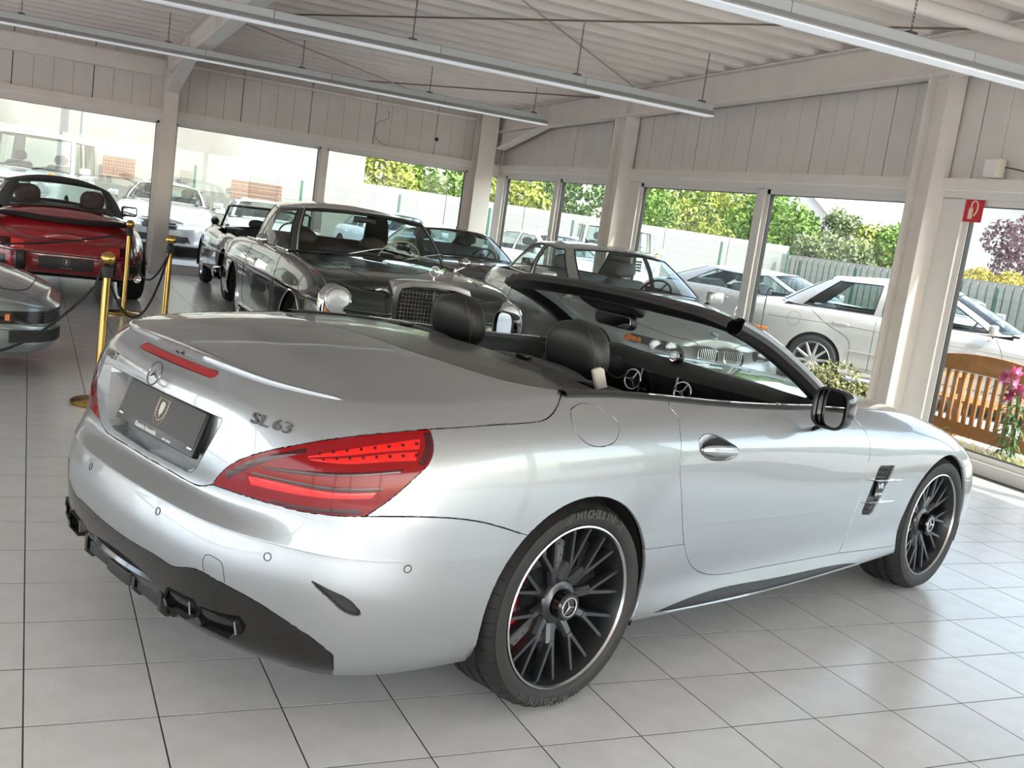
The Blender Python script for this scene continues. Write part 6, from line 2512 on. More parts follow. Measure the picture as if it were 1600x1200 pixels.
c.disc((-.80, -.42, .27), .028, .3, M_CHROME, 'exhaust_pipe', axis='rear', dome=-.4)

# ------------------------------------------------------------------ grey wedge-nosed car at the left
M_WEDGE = mat('paint_wedge_grey', (.26, .29, .31), rough=.25, metal=.6, coat=1., coatr=.02)
c = Car('wedge_car', 'grey wedge-nosed car with dark lamp band beside the brass posts', (-3.22, 5.14), -1.5, M_WEDGE)
c.body(-1.0, 3.42, .865, 6, 5.0, [(-1.0, .28), (2.2, .17), (2.95, .16), (3.2, .15), (3.42, .17)],
       [(-1.0, .88), (.5, .90), (1.6, .84), (2.4, .72), (3.0, .615), (3.25, .565), (3.42, .52)],
       [(0, .09), (.10, .02), (.22, .0), (.50, .0), (.56, .010), (.60, .010), (.80, .010), (.85, .006), (.90, .02), (1, .075)],
       [(-.95, .95), (1.6, .92), (2.2, .83), (2.8, .715), (3.15, .635), (3.345, .56)],
       [(0, .31, .34), (2.45, .31, .335)], (-.2, 1.6), nu=190)
c.greenhouse([(-.9, 0, .95), (-.75, -.55, .93), (-.2, -.68, .90), (1.35, -.70, .87), (1.5, -.64, .88), (1.75, 0, .92)],
             [(.1, 0, 1.17), (.1, -.42, 1.155), (.25, -.50, 1.14), (.75, -.52, 1.14), (.8, -.46, 1.15), (.85, 0, 1.18)], {0, 2, 4}, [(.1, 1.17), (.5, 1.20), (.85, 1.18)])
c.wheel(0, .73, .31, .21, .22, n=5)
c.wheel(2.45, .73, .31, .21, .20, n=5)
M_BAND = mat('lamp_band_smoke', (.012, .009, .008), rough=.18, coat=.1)


def band(car, cond, z0, z1, off, m, name, nz=4):
    """strip following the lofted body side between two heights, for the stations where cond(x, y) holds"""
    rows = []
    Pm = car.P[:, car.P.shape[1] // 2, :2]
    T = np.gradient(Pm, axis=0)
    for i in range(car.P.shape[0]):
        x, y = Pm[i]
        if not cond(x, y):
            continue
        nn = np.array([T[i][1], -T[i][0]])
        nn = -nn / (np.linalg.norm(nn) + 1e-9)
        if nn @ (Pm[i] - np.array([1.5, 0])) < 0:
            nn = -nn
        row = []
        for z in np.linspace(z0, z1, nz):
            q = np.array([np.interp(z, car.P[i, :, 2], car.P[i, :, k]) for k in range(3)])
            q[:2] += nn * off
            row.append(q)
        rows.append(row)
    b = MB().grid(np.array(rows))
    car.both(b, name, m, 60)


band(c, lambda x, y: x > 2.83, .378, .462, .0035, M_BAND, 'lamp_band')
band(c, lambda x, y: 3.065 < x < 3.12 and y < -.5, .400, .442, .006, M_AMBER, 'turn_lamp')
band(c, lambda x, y: x > 3.25 and y < -.66, .392, .452, .006, M_CLEAR, 'head_lamp')
for k in range(6):
    z = .384 + k * .0145
    band(c, lambda x, y: x > 3.0 and -.64 < y < -.30, z, z + .007, .008, mat('louvre_grey', (.10, .11, .12), rough=.4), 'louvre', 2)
band(c, lambda x, y: x > 3.0 and -.76 < y < -.30, .255, .335, .004, M_BLACKM, 'air_intake')
c.line([(1.62, -.76), (2.4, -.75), (2.95, -.735), (3.12, -.66), (3.22, -.35), (3.24, 0)], 'top', r=.004)
c.line([(2.95, .64), (2.97, .56), (2.93, .50)], r=.004)
c.line([(2.35, -.66), (2.85, -.64), (2.85, -.34), (2.35, -.34), (2.35, -.66)], 'top', r=.003, smooth=False)
c.line([(2.82, .345), (3.1, .34), (3.30, .335)], r=.003)

# ------------------------------------------------------------------ parked cars with a common modern body
def parked(name, label, pos, yaw, paint, L=4.6, wb=2.75, ro=1.0, W=.89, H=1.42, belt=.95, z=0., kind='sedan', glassm=None, wheels_n=10, nr=5.5, nf=4.8, group=None):
    c = Car(name, label, pos, yaw, paint, z, group)
    xr, xf = -ro, L - ro
    cw = wb - .72                                   # windscreen base
    c.body(xr, xf, W, nr, nf, [(xr, .30), (xr + .5, .22), (wb, .20), (xf, .22)],
           [(xr, belt - .10), (xr + .4, belt - .03), (.6, belt), (cw, belt - .03), (wb, belt - .09), (xf - .3, belt - .20), (xf, belt - .31)], PROF_MOD,
           [(xr + .05, belt - .03), (xr + .5, belt + .03), (cw, belt + .03), (wb, belt - .01), (xf - .4, belt - .10), (xf - .12, belt - .2)],
           [(0, .325, .352), (wb, .325, .352)], (-.45 if kind != 'coupe' else -.5, cw), nu=140)
    rb = -.62 if kind == 'sedan' else -.75
    rt = .05 if kind == 'sedan' else .12
    wt_ = cw - .78
    k = W / .89
    if kind == 'sedan':
        B_ = [(rb, 0, belt + .04), (rb + .10, -.55 * k, belt + .02), (rb + .36, -.71 * k, belt), (.62, -.75 * k, belt), (.72, -.75 * k, belt), (cw - .20, -.73 * k, belt - .01), (cw - .08, -.67 * k, belt), (cw + .12, 0, belt + .03)]
        R_ = [(rt, 0, H - .05), (rt + .02, -.44 * k, H - .065), (rt + .12, -.54 * k, H - .085), (.66, -.575 * k, H - .07), (.74, -.575 * k, H - .07), (wt_ - .1, -.565 * k, H - .085), (wt_ - .02, -.50 * k, H - .07), (wt_ + .06, 0, H - .035)]
        wset = {0, 2, 4, 6}
    else:
        B_ = [(rb, 0, belt + .03), (rb + .12, -.52 * k, belt + .01), (rb + .60, -.70 * k, belt - .01), (cw - .20, -.73 * k, belt - .01), (cw - .08, -.67 * k, belt), (cw + .12, 0, belt + .03)]
        R_ = [(rt, 0, H - .06), (rt + .03, -.42 * k, H - .075), (rt + .22, -.52 * k, H - .095), (wt_ - .1, -.555 * k, H - .085), (wt_ - .02, -.50 * k, H - .07), (wt_ + .06, 0, H - .035)]
        wset = {0, 2, 4}
    c.greenhouse(B_, R_, wset, [(rt, H - .05), ((rt + wt_) / 2, H), (wt_ + .06, H - .035)], glassm=glassm, nseg=7)
    c.wheel(0, W - .115, .325, .235, .22, n=wheels_n)
    c.wheel(wb, W - .115, .325, .235, .22, n=wheels_n)
    c.line([(.55, belt - .02), (.46, belt - .2), (.46, .5), (.56, .30), (cw - .2, .28), (cw - .05, .5), (cw - .05, belt - .2), (cw - .15, belt - .03)] if kind != 'sedan' else [(.68, belt - .03), (.68, .6), (.68, .30)])
    if kind == 'sedan':
        c.line([(-.12, belt - .03), (.20, belt - .22), (.42, .62), (.46, .32), (.68, .29), (cw - .2, .28), (cw - .06, .5), (cw - .08, belt - .2), (cw - .18, belt - .03)])
        c.both(MB().rbox((.28, -W + .012, belt - .15), (.19, .03, .03), .012), 'door_handle', paint, 50)
    c.both(MB().rbox((.92 if kind == 'sedan' else .66, -W + .012, belt - .15), (.19, .03, .03), .012), 'door_handle', paint, 50)
    c.line([(cw + .1, -.70 * k), (wb + .2, -.68 * k), (xf - .35, -.52 * k), (xf - .22, 0)], 'top')
    c.quad([(-W + .09, belt - .26), (-.42, belt - .25), (-.44, belt - .14), (-W + .12, belt - .12)], 'rear', 'rear_lamp', M_REDL, .012, (10, 6), True, .1)
    c.quad([(-.36, belt - .37), (-W + .10, belt - .33), (-W + .14, belt - .22), (-.40, belt - .27)], 'front', 'head_lamp', M_CLEAR, .012, (10, 6), True, .12)
    c.quad([(-.30, belt - .42), (.30, belt - .42), (.28, belt - .29), (-.28, belt - .29)], 'front', 'grille', M_BLACKM, .012, (10, 5), False, .05)
    c.quad([(-.55, .28), (.55, .28), (.5, .40), (-.5, .40)], 'front', 'air_intake', M_BLACKM, .012, (10, 5))
    c.quad([(-.26, belt - .40), (.26, belt - .40), (.26, belt - .29), (-.26, belt - .29)], 'rear', 'number_plate', M_WHITE, .012, (8, 5))
    c.mirror(cw - .24, W + .06, belt + .06)
    c.dash(cw - .05, belt + .03, .60)
    for y in (-.36, .36):
        seat_parts(c.root, .80, y, .33, M_GREYS, .52, .54, .24, True, .26, .17)
    seat_parts(c.root, .02, 0, .36, M_GREYS, 1.15, .50, .35, False)
    c.steer(cw - .5, .36, belt - .01, .185)
    return c


M_SILV2 = mat('paint_silver_pale', (.60, .60, .60), rough=.3, metal=.55, coat=1.)
M_SILV3 = mat('paint_silver_beige', (.56, .55, .54), rough=.3, metal=.5, coat=1.)
M_WHITEP = mat('paint_white', (.74, .75, .76), rough=.25, coat=1.)
M_GREYP = mat('paint_grey', (.33, .33, .325), rough=.3, metal=.5, coat=1.)
GZ = -.02
# the dark coupe inside, behind the grey one
c = parked('dark_coupe', 'black low coupe standing in the corner behind the grey coupe', (5.55, 12.02), -91, M_BLACKP, L=4.25, wb=2.55, ro=.90, W=.88, H=1.29, belt=.88, kind='coupe', glassm=M_GLASSD)
# outside, beyond the window wall
c = parked('parked_saloon', 'silver saloon parked outside behind the wooden bench', (9.55, 7.45), -52, M_SILV3, L=4.95, wb=2.91, ro=1.18, W=.91, H=1.45, belt=.98, z=GZ, wheels_n=10)
c.line([(-.62, .80), (0, .815), (1.2, .80), (2.4, .77)], r=.005, m=M_SILV3, lift=.001, name='shoulder_ridge')
c.line([(.42, .52), (1.4, .52), (2.45, .52)], r=.010, m=M_SILV3, lift=.006, name='rubbing_strip')
c.line([(.40, .33), (1.4, .32), (2.45, .32)], r=.008, m=M_CHROME, lift=.004, name='sill_trim')
c.quad([(-.80, .60), (-.60, .60), (-.60, .64), (-.80, .64)], 'right', 'side_marker', M_AMBER, .012, (6, 4), True)
c.line([(-.30 + .085 * math.cos(a), .80 + .085 * math.sin(a)) for a in np.linspace(0, 2 * PI, 14)], r=.002, both=False)
c = parked('parked_coupe', 'grey fastback parked outside beyond the silver saloon', (10.6, 11.6), -63, M_GREYP, L=4.7, wb=2.8, ro=1.1, W=.90, H=1.31, belt=.93, z=GZ, kind='coupe')
c = parked('parked_coupe', 'white coupe parked by the far fence beyond the silver saloon', (16.2, 11.6), 40, M_WHITEP, L=4.4, wb=2.55, ro=1.0, W=.86, H=1.30, belt=.90, z=GZ, kind='coupe')
c = parked('parked_coupe', 'pale silver coupe with bar grille parked outside next to the steel column', (2.62, 19.85), -99, M_SILV2, L=4.53, wb=2.56, ro=1.05, W=.91, H=1.31, belt=.92, z=GZ, kind='coupe', wheels_n=5)
for k in range(3):
    c.ob(MB().box((3.47 - .012 * k, 0, .575 + .05 * k), (.03, .62, .014)), 'grille_bar', M_CHROME)
c = parked('parked_saloon', 'pale saloon parked outside behind the black roadster', (4.55, 20.2), -96, M_WHITEP, L=4.5, wb=2.7, ro=1.0, W=.87, H=1.20, belt=.82, z=GZ)
c = parked('parked_saloon', 'pale blue saloon parked outside behind the dark green coupe', (7.35, 20.6), -85, mat('paint_pale_blue', (.55, .62, .72), rough=.25, coat=1.), L=4.5, wb=2.7, ro=1.0, W=.87, H=1.33, belt=.90, z=GZ)
c = parked('parked_saloon', 'white saloon parked outside at the corner of the two glazed walls', (9.75, 17.6), -78, M_WHITEP, L=4.5, wb=2.7, ro=1.0, W=.86, H=1.38, belt=.92, z=GZ)


# ------------------------------------------------------------------ boxy off-roaders
def offroader(name, label, pos, yaw, paint, H=1.93, W=.88, L=4.5, wb=2.85, spare=False):
    c = Car(name, label, pos, yaw, paint, GZ)
    xr, xf = -.85, L - .85
    c.body(xr, xf, W, 16, 14, [(xr, .52), (wb, .48), (xf, .50)], [(xr, 1.17), (1.9, 1.17), (xf - .1, 1.13), (xf, 1.10)],
           [(0, .03), (.05, .0), (.5, 0), (.8, 0), (.84, .012), (.97, .016), (1, .03)], [(xr, 1.18), (1.9, 1.20), (xf, 1.15)],
           [(0, .40, .44), (wb, .40, .44)], (xr + .15, 1.95), nu=150, pexp=4)
    B_ = [(xr + .03, 0, 1.17), (xr + .03, -.62, 1.17), (xr + .10, -.82, 1.17), (.42, -.83, 1.17), (.52, -.83, 1.17), (.95, -.83, 1.17), (1.05, -.83, 1.17), (1.82, -.83, 1.17), (1.90, -.76, 1.17), (1.95, 0, 1.18)]
    R_ = [(xr + .08, 0, H - .07), (xr + .08, -.58, H - .07), (xr + .14, -.76, H - .08), (.42, -.77, H - .08), (.52, -.77, H - .08), (.95, -.77, H - .08), (1.05, -.77, H - .08), (1.58, -.77, H - .08), (1.65, -.71, H - .075), (1.69, 0, H - .06)]
    c.greenhouse(B_, R_, {0, 2, 4, 6, 8}, [(xr + .08, H - .03), (.5, H), (1.69, H - .02)], nseg=6, bulge=.012, roof_exp=6)
    c.wheel(0, .74, .395, .24, .26, n=5)
    c.wheel(wb, .74, .395, .24, .26, n=5)
    c.disc((xf + .005, -.62, .92), .10, .05, M_CLEAR, 'head_lamp', rim=.012)
    c.both(MB().rbox((xf - .18, -.72, 1.18), (.16, .09, .06), .03), 'turn_lamp', M_AMBER, 50)
    c.ob(MB().box((xf + .002, 0, .92), (.03, .84, .22)), 'grille', M_BLACKM)
    for z in (.86, .92, .98):
        c.ob(MB().box((xf + .02, 0, z), (.02, .82, .018)), 'grille_bar', paint)
    c.ob(MB().rbox((xf + .06, 0, .60), (.20, 1.72, .20), .06), 'front_bumper', paint, 50)
    c.mirror(1.72, W + .12, 1.28)
    c.dash(1.80, 1.2, .7)
    for y in (-.38, .38):
        seat_parts(c.root, .75, y, .55, M_GREYS, .52, .60, .15, True, .26, .2)
    for y0 in (-.55, .1):
        c.ob(MB().tube([(1.97, y0, 1.2), (1.90, y0 + .45, 1.33)], .008, 5), 'wiper', M_PLAST)
    for x in (1.0, .45):
        c.line([(x, 1.15), (x, .8), (x, .55)], r=.004)
    if spare:
        c.ob(MB().lathe([(.1, .0), (.36, 0), (.38, .05), (.38, .18), (.36, .22), (0, .22)], 36, m4(ry(-PI / 2), (xr - .02, 0, .98))), 'spare_wheel', M_RUB, 40)
    return c


offroader('offroad_car', 'pale boxy off-road car parked outside behind the red cabriolet', (.25, 20.6), -101, mat('paint_pale_green_grey', (.52, .54, .53), rough=.3, coat=1.))
offroader('offroad_car', 'white boxy off-road car parked outside beyond the grey coupe', (12.9, 19.2), -115, M_WHITEP, H=1.75, L=4.1, wb=2.5, spare=True)
# ------------------------------------------------------------------ brass posts and cords
M_BRASS = mat('brass', (.56, .36, .11), rough=.22, metal=1., noise=(5, .12, 3))
M_CORD = mat('cord_black', (.012, .012, .013), rough=.7)


def post(x, y, label):
    t = thing('barrier_post', label, 'post', (x, y, 0), group='brass barrier posts')
    MB().lathe([(0, 0), (.155, 0), (.16, .006), (.16, .018), (.15, .026), (.05, .032), (.03, .05), (.024, .06), (0, .06)], 40).build('foot', M_BRASS, t, 40)
    MB().lathe([(.0245, .05), (.0245, .862), (0, .862)], 24).build('tube', M_BRASS, t, 40)
    MB().lathe([(.027, .80), (.034, .805), (.034, .862), (.026, .872), (.015, .878), (0, .878)], 24).build('collar', M_BLACKM, t, 40)
    MB().ball((0, 0, .918), .043, 14).build('ball', M_BRASS, t, 60)
    return t


P1, P2, P3 = (.40, 3.72), (.885, 8.1), (1.07, 6.3)
post(*P1, 'brass barrier post beside the boot of the silver convertible')
post(*P2, 'brass barrier post close behind the red cabriolet')
post(*P3, 'brass barrier post between the red cabriolet and the dark green coupe')
P0, P4 = (-1.15, 3.35), (-2.4, 7.9)
post(*P0, 'brass barrier post in front of the grey wedge-nosed car')
post(*P4, 'brass barrier post at the far corner of the red cabriolet')


def cord(a, b_, sag, label):
    pts = []
    for k in np.linspace(0, 1, 25):
        p = np.array([a[0] + (b_[0] - a[0]) * k, a[1] + (b_[1] - a[1]) * k, .83 - sag * 4 * k * (1 - k)])
        d = np.array([b_[0] - a[0], b_[1] - a[1], 0])
        d /= np.linalg.norm(d)
        if k in (0., 1.):
            p = p + d * (.04 if k == 0 else -.04)
        pts.append(p)
    tag(MB().tube(pts, .009, 8).build('rope_barrier', M_CORD, smooth=60), label, 'rope', 'black barrier cords')


cord(P1, P0, .55, 'black cord hanging in front of the grey wedge-nosed car')
cord(P1, P3, .42, 'black cord hanging from the post beside the silver boot')
cord(P3, P2, .36, 'black cord hanging between the two posts near the red cabriolet')
cord(P2, P4, .26, 'black cord hanging behind the red cabriolet')

# ------------------------------------------------------------------ outside ground, walls, fences
gm = mat('yard_paving', (.47, .45, .43), rough=.85, noise=(1.2, .10, 6), bump=(30, .15))
g = struct(MB().box((15, 25, -.085), (150, 150, .1)).build('ground', gm))
# paving edge and brick strip outside the window wall
k_ = 0
M_BRK = mat('edging_brick', (.17, .075, .05), rough=.85, noise=(20, .15, 4))
edg = thing('brick_edging', 'row of reddish bricks set in the ground between bench and window', 'edging')
for i in range(34):
    MB().rbox((7.72, 1.2 + i * .212, -.02), (.10, .205, .07), .006).build('brick', M_BRK, edg)
soil = tag(MB().box((7.42, 4, -.03), (.52, 10, .05)).build('flower_bed', mat('bed_soil', (.20, .15, .09), rough=.95, noise=(8, .3, 5), bump=(25, .5))), 'strip of dry soil under the grass beside the window', 'flower bed')

# old concrete building
M_CONC = mat('old_concrete', (.27, .25, .222), rough=.85, noise=(.55, .22, 8, (.34, .33, .305)), bump=(6, .2))
M_CONC2 = mat('concrete_plinth', (.15, .143, .13), rough=.9, noise=(.8, .15, 6))
t = thing('concrete_building', 'old windowless concrete building beyond the green mesh fence', 'building')
MB().box((-11, 26.6, 5.0), (38.2, 4, 10.2)).build('wall', M_CONC, t)
MB().box((-11, 24.50, .55), (38.2, .22, 1.2)).build('plinth', M_CONC2, t)
for x, z, w_, h_ in ((1.9, 1.42, .75, .5), (5.25, 1.30, 1.3, .45), (-4, 1.4, 1.0, .5), (3.5, 1.38, .3, .4)):
    o = bpy.data.objects.new('bricked_opening', None)
    link(o, t)
    nb, nr_ = max(1, int(w_ / .24)), max(1, int(h_ / .08))
    for r in range(nr_):
        for i in range(nb):
            MB().box((x - w_ / 2 + (i + .5) * w_ / nb, 24.39, z - h_ / 2 + (r + .5) * h_ / nr_), (w_ / nb - .012, .05, h_ / nr_ - .012)).build('brick', M_BRK if (x != 3.5) else M_CONC2, o)
tag(MB().cyl((1.03, 23.6, -.03), (1.03, 23.6, 6.5), .085, n=16).build('lamp_pole', mat('pole_grey', (.30, .31, .29), rough=.6), smooth=60), 'grey round pole standing before the concrete building', 'pole')

# white slab walls behind the fence
M_SLAB = mat('white_slab', (.30, .297, .288), rough=.8, noise=(1.5, .06, 5))


def slab_wall(name, label, p0, p1, h, pitch=2.4):
    t = thing(name, label, 'wall')
    p0, p1 = np.array(p0, float), np.array(p1, float)
    d = p1 - p0
    L = np.linalg.norm(d)
    a = math.atan2(d[1], d[0])
    n = int(L / pitch)
    proto = None
    for i in range(n):
        c_ = p0 + d * (i + .5) / n
        if proto is None:
            proto = MB().box((0, 0, h / 2 - .03), (L / n - .02, .12, h)).build('slab', M_SLAB, t)
            o = proto
        else:
            o = proto.copy()
            COL.objects.link(o)
        o.location = (c_[0], c_[1], 0)
        o.rotation_euler = (0, 0, a)
    return t


slab_wall('boundary_wall', 'white concrete slab wall behind the fence next to the concrete building', (8.15, 24.9), (23, 24.9), 1.95)
t = slab_wall('boundary_wall', 'long pale boarded wall behind the cars parked beside the hall', (22.6, 24.6), (22.6, -12), 1.68)
# upright boards on its face
M_BOARD = mat('pale_board', (.33, .31, .275), rough=.8, noise=(3, .08, 4))
bd = MB().box((0, 0, .80), (.03, .20, 1.62)).build('board', M_BOARD, t)
yb, k_ = 24.2, 0
while yb > 4:
    o = bd if k_ == 0 else bd.copy()
    if k_:
        COL.objects.link(o)
    o.location = (22.50, yb, 0)
    yb -= .27
    k_ += 1

M_FENCE = mat('fence_green', (.03, .10, .065), rough=.5)
M_WIRE = mat('fence_wire', (.16, .22, .18), rough=.5)


def mesh_fence(label, p0, p1, h):
    t = thing('mesh_fence', label, 'fence')
    p0, p1 = np.array(p0, float), np.array(p1, float)
    d = p1 - p0
    L = np.linalg.norm(d)
    a = math.atan2(d[1], d[0])
    n = max(1, int(round(L / 2.5)))
    w_ = L / n
    pp = MB().box((0, 0, h / 2 - .02), (.06, .04, h + .06)).build('fence_post', M_FENCE, t)
    b = MB()
    for x in np.arange(.05, w_, .062):
        b.box((x, 0, h / 2), (.007, .007, h))
    for z in np.arange(.03, h, .2):
        b.box((w_ / 2, .006, z), (w_, .008, .012))
    mp = b.build('mesh_panel', M_WIRE, t)
    for i in range(n + 1):
        q = p0 + d * i / n
        o = pp if i == 0 else pp.copy()
        if i:
            COL.objects.link(o)
        o.location, o.rotation_euler = (q[0], q[1], 0), (0, 0, a)
        if i < n:
            o = mp if i == 0 else mp.copy()
            if i:
                COL.objects.link(o)
            o.location, o.rotation_euler = (q[0], q[1], 0), (0, 0, a)


mesh_fence('green mesh fence in front of the concrete building and the white slab wall', (-9.3, 22.9), (21.4, 22.9), 1.72)
mesh_fence('green mesh fence along the pale boarded wall beside the parking yard', (21.9, 22.9), (21.9, 10.4), 1.5)

# ------------------------------------------------------------------ trees, hedges, houses behind
def leaf_mat(name, c1, c2):
    m = mat(name, c1, rough=.6, noise=(1.4, .25, 3, c2))
    m.node_tree.nodes['Principled BSDF'].inputs['Subsurface Weight'].default_value = 0
    return m


LM = {'green': leaf_mat('leaf_green', (.10, .20, .035), (.26, .40, .08)), 'dark': leaf_mat('leaf_dark', (.05, .11, .03), (.14, .24, .06)),
      'yellow': leaf_mat('leaf_yellow_green', (.22, .30, .05), (.50, .52, .12)), 'olive': leaf_mat('leaf_olive', (.14, .19, .08), (.34, .38, .20)),
      'purple': leaf_mat('leaf_purple', (.10, .05, .07), (.26, .15, .17)), 'gold': leaf_mat('leaf_gold', (.45, .38, .06), (.72, .60, .14))}
M_BARK = mat('bark', (.12, .09, .06), rough=.9, noise=(12, .3, 4))
rng = np.random.default_rng(5)


def leaf_cloud(n, blobs, size):
    """n leaves (two triangles folded along the rib) spread over the skins of ellipsoid blobs"""
    V, F = [], []
    w = np.array([b_[3] * b_[4] * b_[5] for b_ in blobs]) ** (2 / 3)
    pick = rng.choice(len(blobs), n, p=w / w.sum())
    for k in pick:
        x, y, z, a, b_, c_ = blobs[k]
        d = rng.normal(size=3)
        d /= np.linalg.norm(d)
        r = rng.uniform(.62, 1.06) ** .6
        p = np.array([x, y, z]) + d * np.array([a, b_, c_]) * r
        t = rng.normal(size=3) + d * .5 + np.array([0, 0, -.25])
        t /= np.linalg.norm(t)
        s = np.cross(t, d + rng.normal(size=3) * .4)
        s /= np.linalg.norm(s) + 1e-9
        L = size * rng.uniform(.7, 1.3)
        o = len(V)
        up = np.cross(s, t) * L * .15
        V += [p - t * L * .5, p + s * L * .26 + up, p + t * L * .5, p - s * L * .26 + up]
        F += [(o, o + 1, o + 2), (o, o + 2, o + 3)]
    return V, F


def tree(x, y, h, r, kind, label, n=2600, size=.20, z0=.25, nb=9, name='tree'):
    t = thing(name, label, 'tree' if name == 'tree' else 'bush', (x, y, -.03))
    b = MB().tube([(0, 0, -.1), (.03, 0, h * .3), (-.02, .03, h * .7)], [.09, .07, .03], 8)
    for k in range(5):
        a = k * 1.3
        b.tube([(0, 0, h * (.25 + .08 * k)), (math.cos(a) * r * .5, math.sin(a) * r * .5, h * (.45 + .08 * k))], [.035, .012], 6)
    b.build('trunk', M_BARK, t, 60)
    blobs = [(0, 0, h * (.5 + z0 / 2), r * .72, r * .72, h * (.5 - z0 / 2) * .95)]
    for k in range(nb):
        a, q = rng.uniform(0, 2 * PI), rng.uniform(.35, .75)
        zz = h * rng.uniform(z0 + .10, .86)
        s = r * rng.uniform(.32, .5)
        blobs.append((math.cos(a) * r * q, math.sin(a) * r * q, zz, s, s, s * .85))
    o = MB().add(*leaf_cloud(n, blobs, size)).build('foliage', LM[kind], t)
    tag(o, kind='stuff')
    return t


TREES = [(9.6, 27.6, 3.3, 1.3, 'yellow', 'yellow-green bush behind the white slab wall beside the concrete building'),
         (11.6, 28.2, 3.6, 1.6, 'green', 'bright green tree behind the white slab wall'),
         (13.8, 28.0, 3.9, 1.6, 'yellow', 'tall yellow-green tree behind the white slab wall'),
         (16.2, 28.6, 4.2, 1.8, 'dark', 'dark green tree behind the white slab wall'),
         (18.8, 28.2, 4.3, 1.8, 'green', 'leafy green tree behind the end of the white slab wall'),
         (21.4, 28.6, 4.4, 1.8, 'yellow', 'yellow-green tree behind the corner of the walls'),
         (23.6, 32.0, 5.2, 2.1, 'dark', 'tall dark tree behind the corner of the walls'),
         (24.6, 29.2, 4.6, 1.6, 'green', 'tall bright green tree behind the boarded wall'),
         (26.6, 33.4, 5.0, 2.0, 'green', 'broad green tree far behind the boarded wall'),
         (24.4, 26.4, 3.5, 1.2, 'green', 'green tree overhanging the boarded wall'),
         (26.0, 26.2, 3.7, .8, 'olive', 'thin grey-green willowy tree rising above the boarded wall'),
         (24.2, 24.4, 2.7, 1.0, 'olive', 'low olive bush behind the boarded wall'),
         (26.2, 24.4, 3.2, 1.1, 'yellow', 'yellow-green tree behind the olive bush'),
         (25.4, 22.6, 3.2, 1.1, 'green', 'round green tree behind the boarded wall next to the tall column'),
         (24.0, 22.7, 2.5, .8, 'olive', 'small grey-green bush at the foot of the round green tree'),
         (24.5, 19.6, 2.5, .8, 'green', 'small bright green bush behind the boarded wall near the purple tree'),
         (27.4, 18.9, 4.0, 1.6, 'purple', 'dark purple-leaved tree behind the boarded wall')]
for i, (x, y, h_, r, kd, lb) in enumerate(TREES):
    tree(x, y, h_, r, kd, lb, n=2600 if kd != 'purple' else 3400, size=.21 if kd not in ('olive', 'purple') else .16)
for i, yy in enumerate((18.7, 17.7, 16.7, 15.7)):
    t = thing('flowering_bush', 'golden flowering bush peeping over the boarded wall', 'bush', (23.8, yy, -.03), group='golden bushes over the boarded wall')
    MB().tube([(0, 0, -.05), (0, 0, 1.3)], [.04, .02], 6).build('stem', M_BARK, t)
    o = MB().add(*leaf_cloud(900, [(0, 0, 1.35, .5, .5, .70), (.1, .3, 1.55, .3, .3, .40), (-.1, -.3, 1.55, .3, .3, .40)], .14)).build('foliage', LM['gold'], t)
    tag(o, kind='stuff')

# houses
M_ROOFT = mat('roof_tiles_grey', (.30, .28, .27), rough=.8, noise=(2, .1, 4))
M_RENDER = mat('house_render', (.52, .50, .48), rough=.85)


def house(x, y, rzz, w_, d_, eave, ridge, label, chim=False):
    t = thing('house', label, 'house', (x, y, -.03), rzz)
    Mg = np.array([[1, 0, 0, 0], [0, 0, 1, 0], [0, 1, 0, 0], [0, 0, 0, 1.]])
    MB().prism([(-w_ / 2, 0), (w_ / 2, 0), (w_ / 2, eave), (0, ridge), (-w_ / 2, eave)], -d_ / 2, d_ / 2, Mg).build('wall', M_RENDER, t)
    for s in (-1, 1):
        p0, p1 = np.array([s * (w_ / 2 + .3), 0, eave - .2]), np.array([0, 0, ridge + .12])
        L = np.linalg.norm(p1 - p0)
        a = math.atan2(p1[2] - p0[2], -(p1[0] - p0[0]) * -1)
        nrow = 9
        for r in range(nrow):
            q = p0 + (p1 - p0) * (r + .5) / nrow
            MB().box((q[0], 0, q[2] + .05), (L / nrow + .05, d_ + .5, .05), ry(-math.atan2(p1[2] - p0[2], p1[0] - p0[0]))).build('tile_course', M_ROOFT, t)
        MB().box(((p0[0] + p1[0]) / 2, -d_ / 2 - .27, (p0[2] + p1[2]) / 2 - .05), (L, .04, .18), ry(-math.atan2(p1[2] - p0[2], p1[0] - p0[0]))).build('verge_board', M_WHITE, t)
    if chim:
        MB().box((w_ * .1, -d_ / 2 + .6, ridge + .2), (.5, .5, 1.4)).build('chimney', M_RENDER, t)
    for s in (-1, 1):
        o = MB().box((s * w_ / 5, -d_ / 2 - .02, eave * .6), (1.0, .08, 1.2)).build('window', M_WHITE, t)
        MB().box((s * w_ / 5, -d_ / 2 - .07, eave * .6), (.84, .02, 1.04)).build('window_pane', M_GLASSD, o)


house(42.0, 48.3, rad(-40), 8, 9, 2.6, 6.2, 'grey-roofed house far behind the trees')
house(41.5, 32.0, rad(-60), 9, 10, 2.6, 6.4, 'pale gabled house with white verge boards behind the purple tree', chim=True)

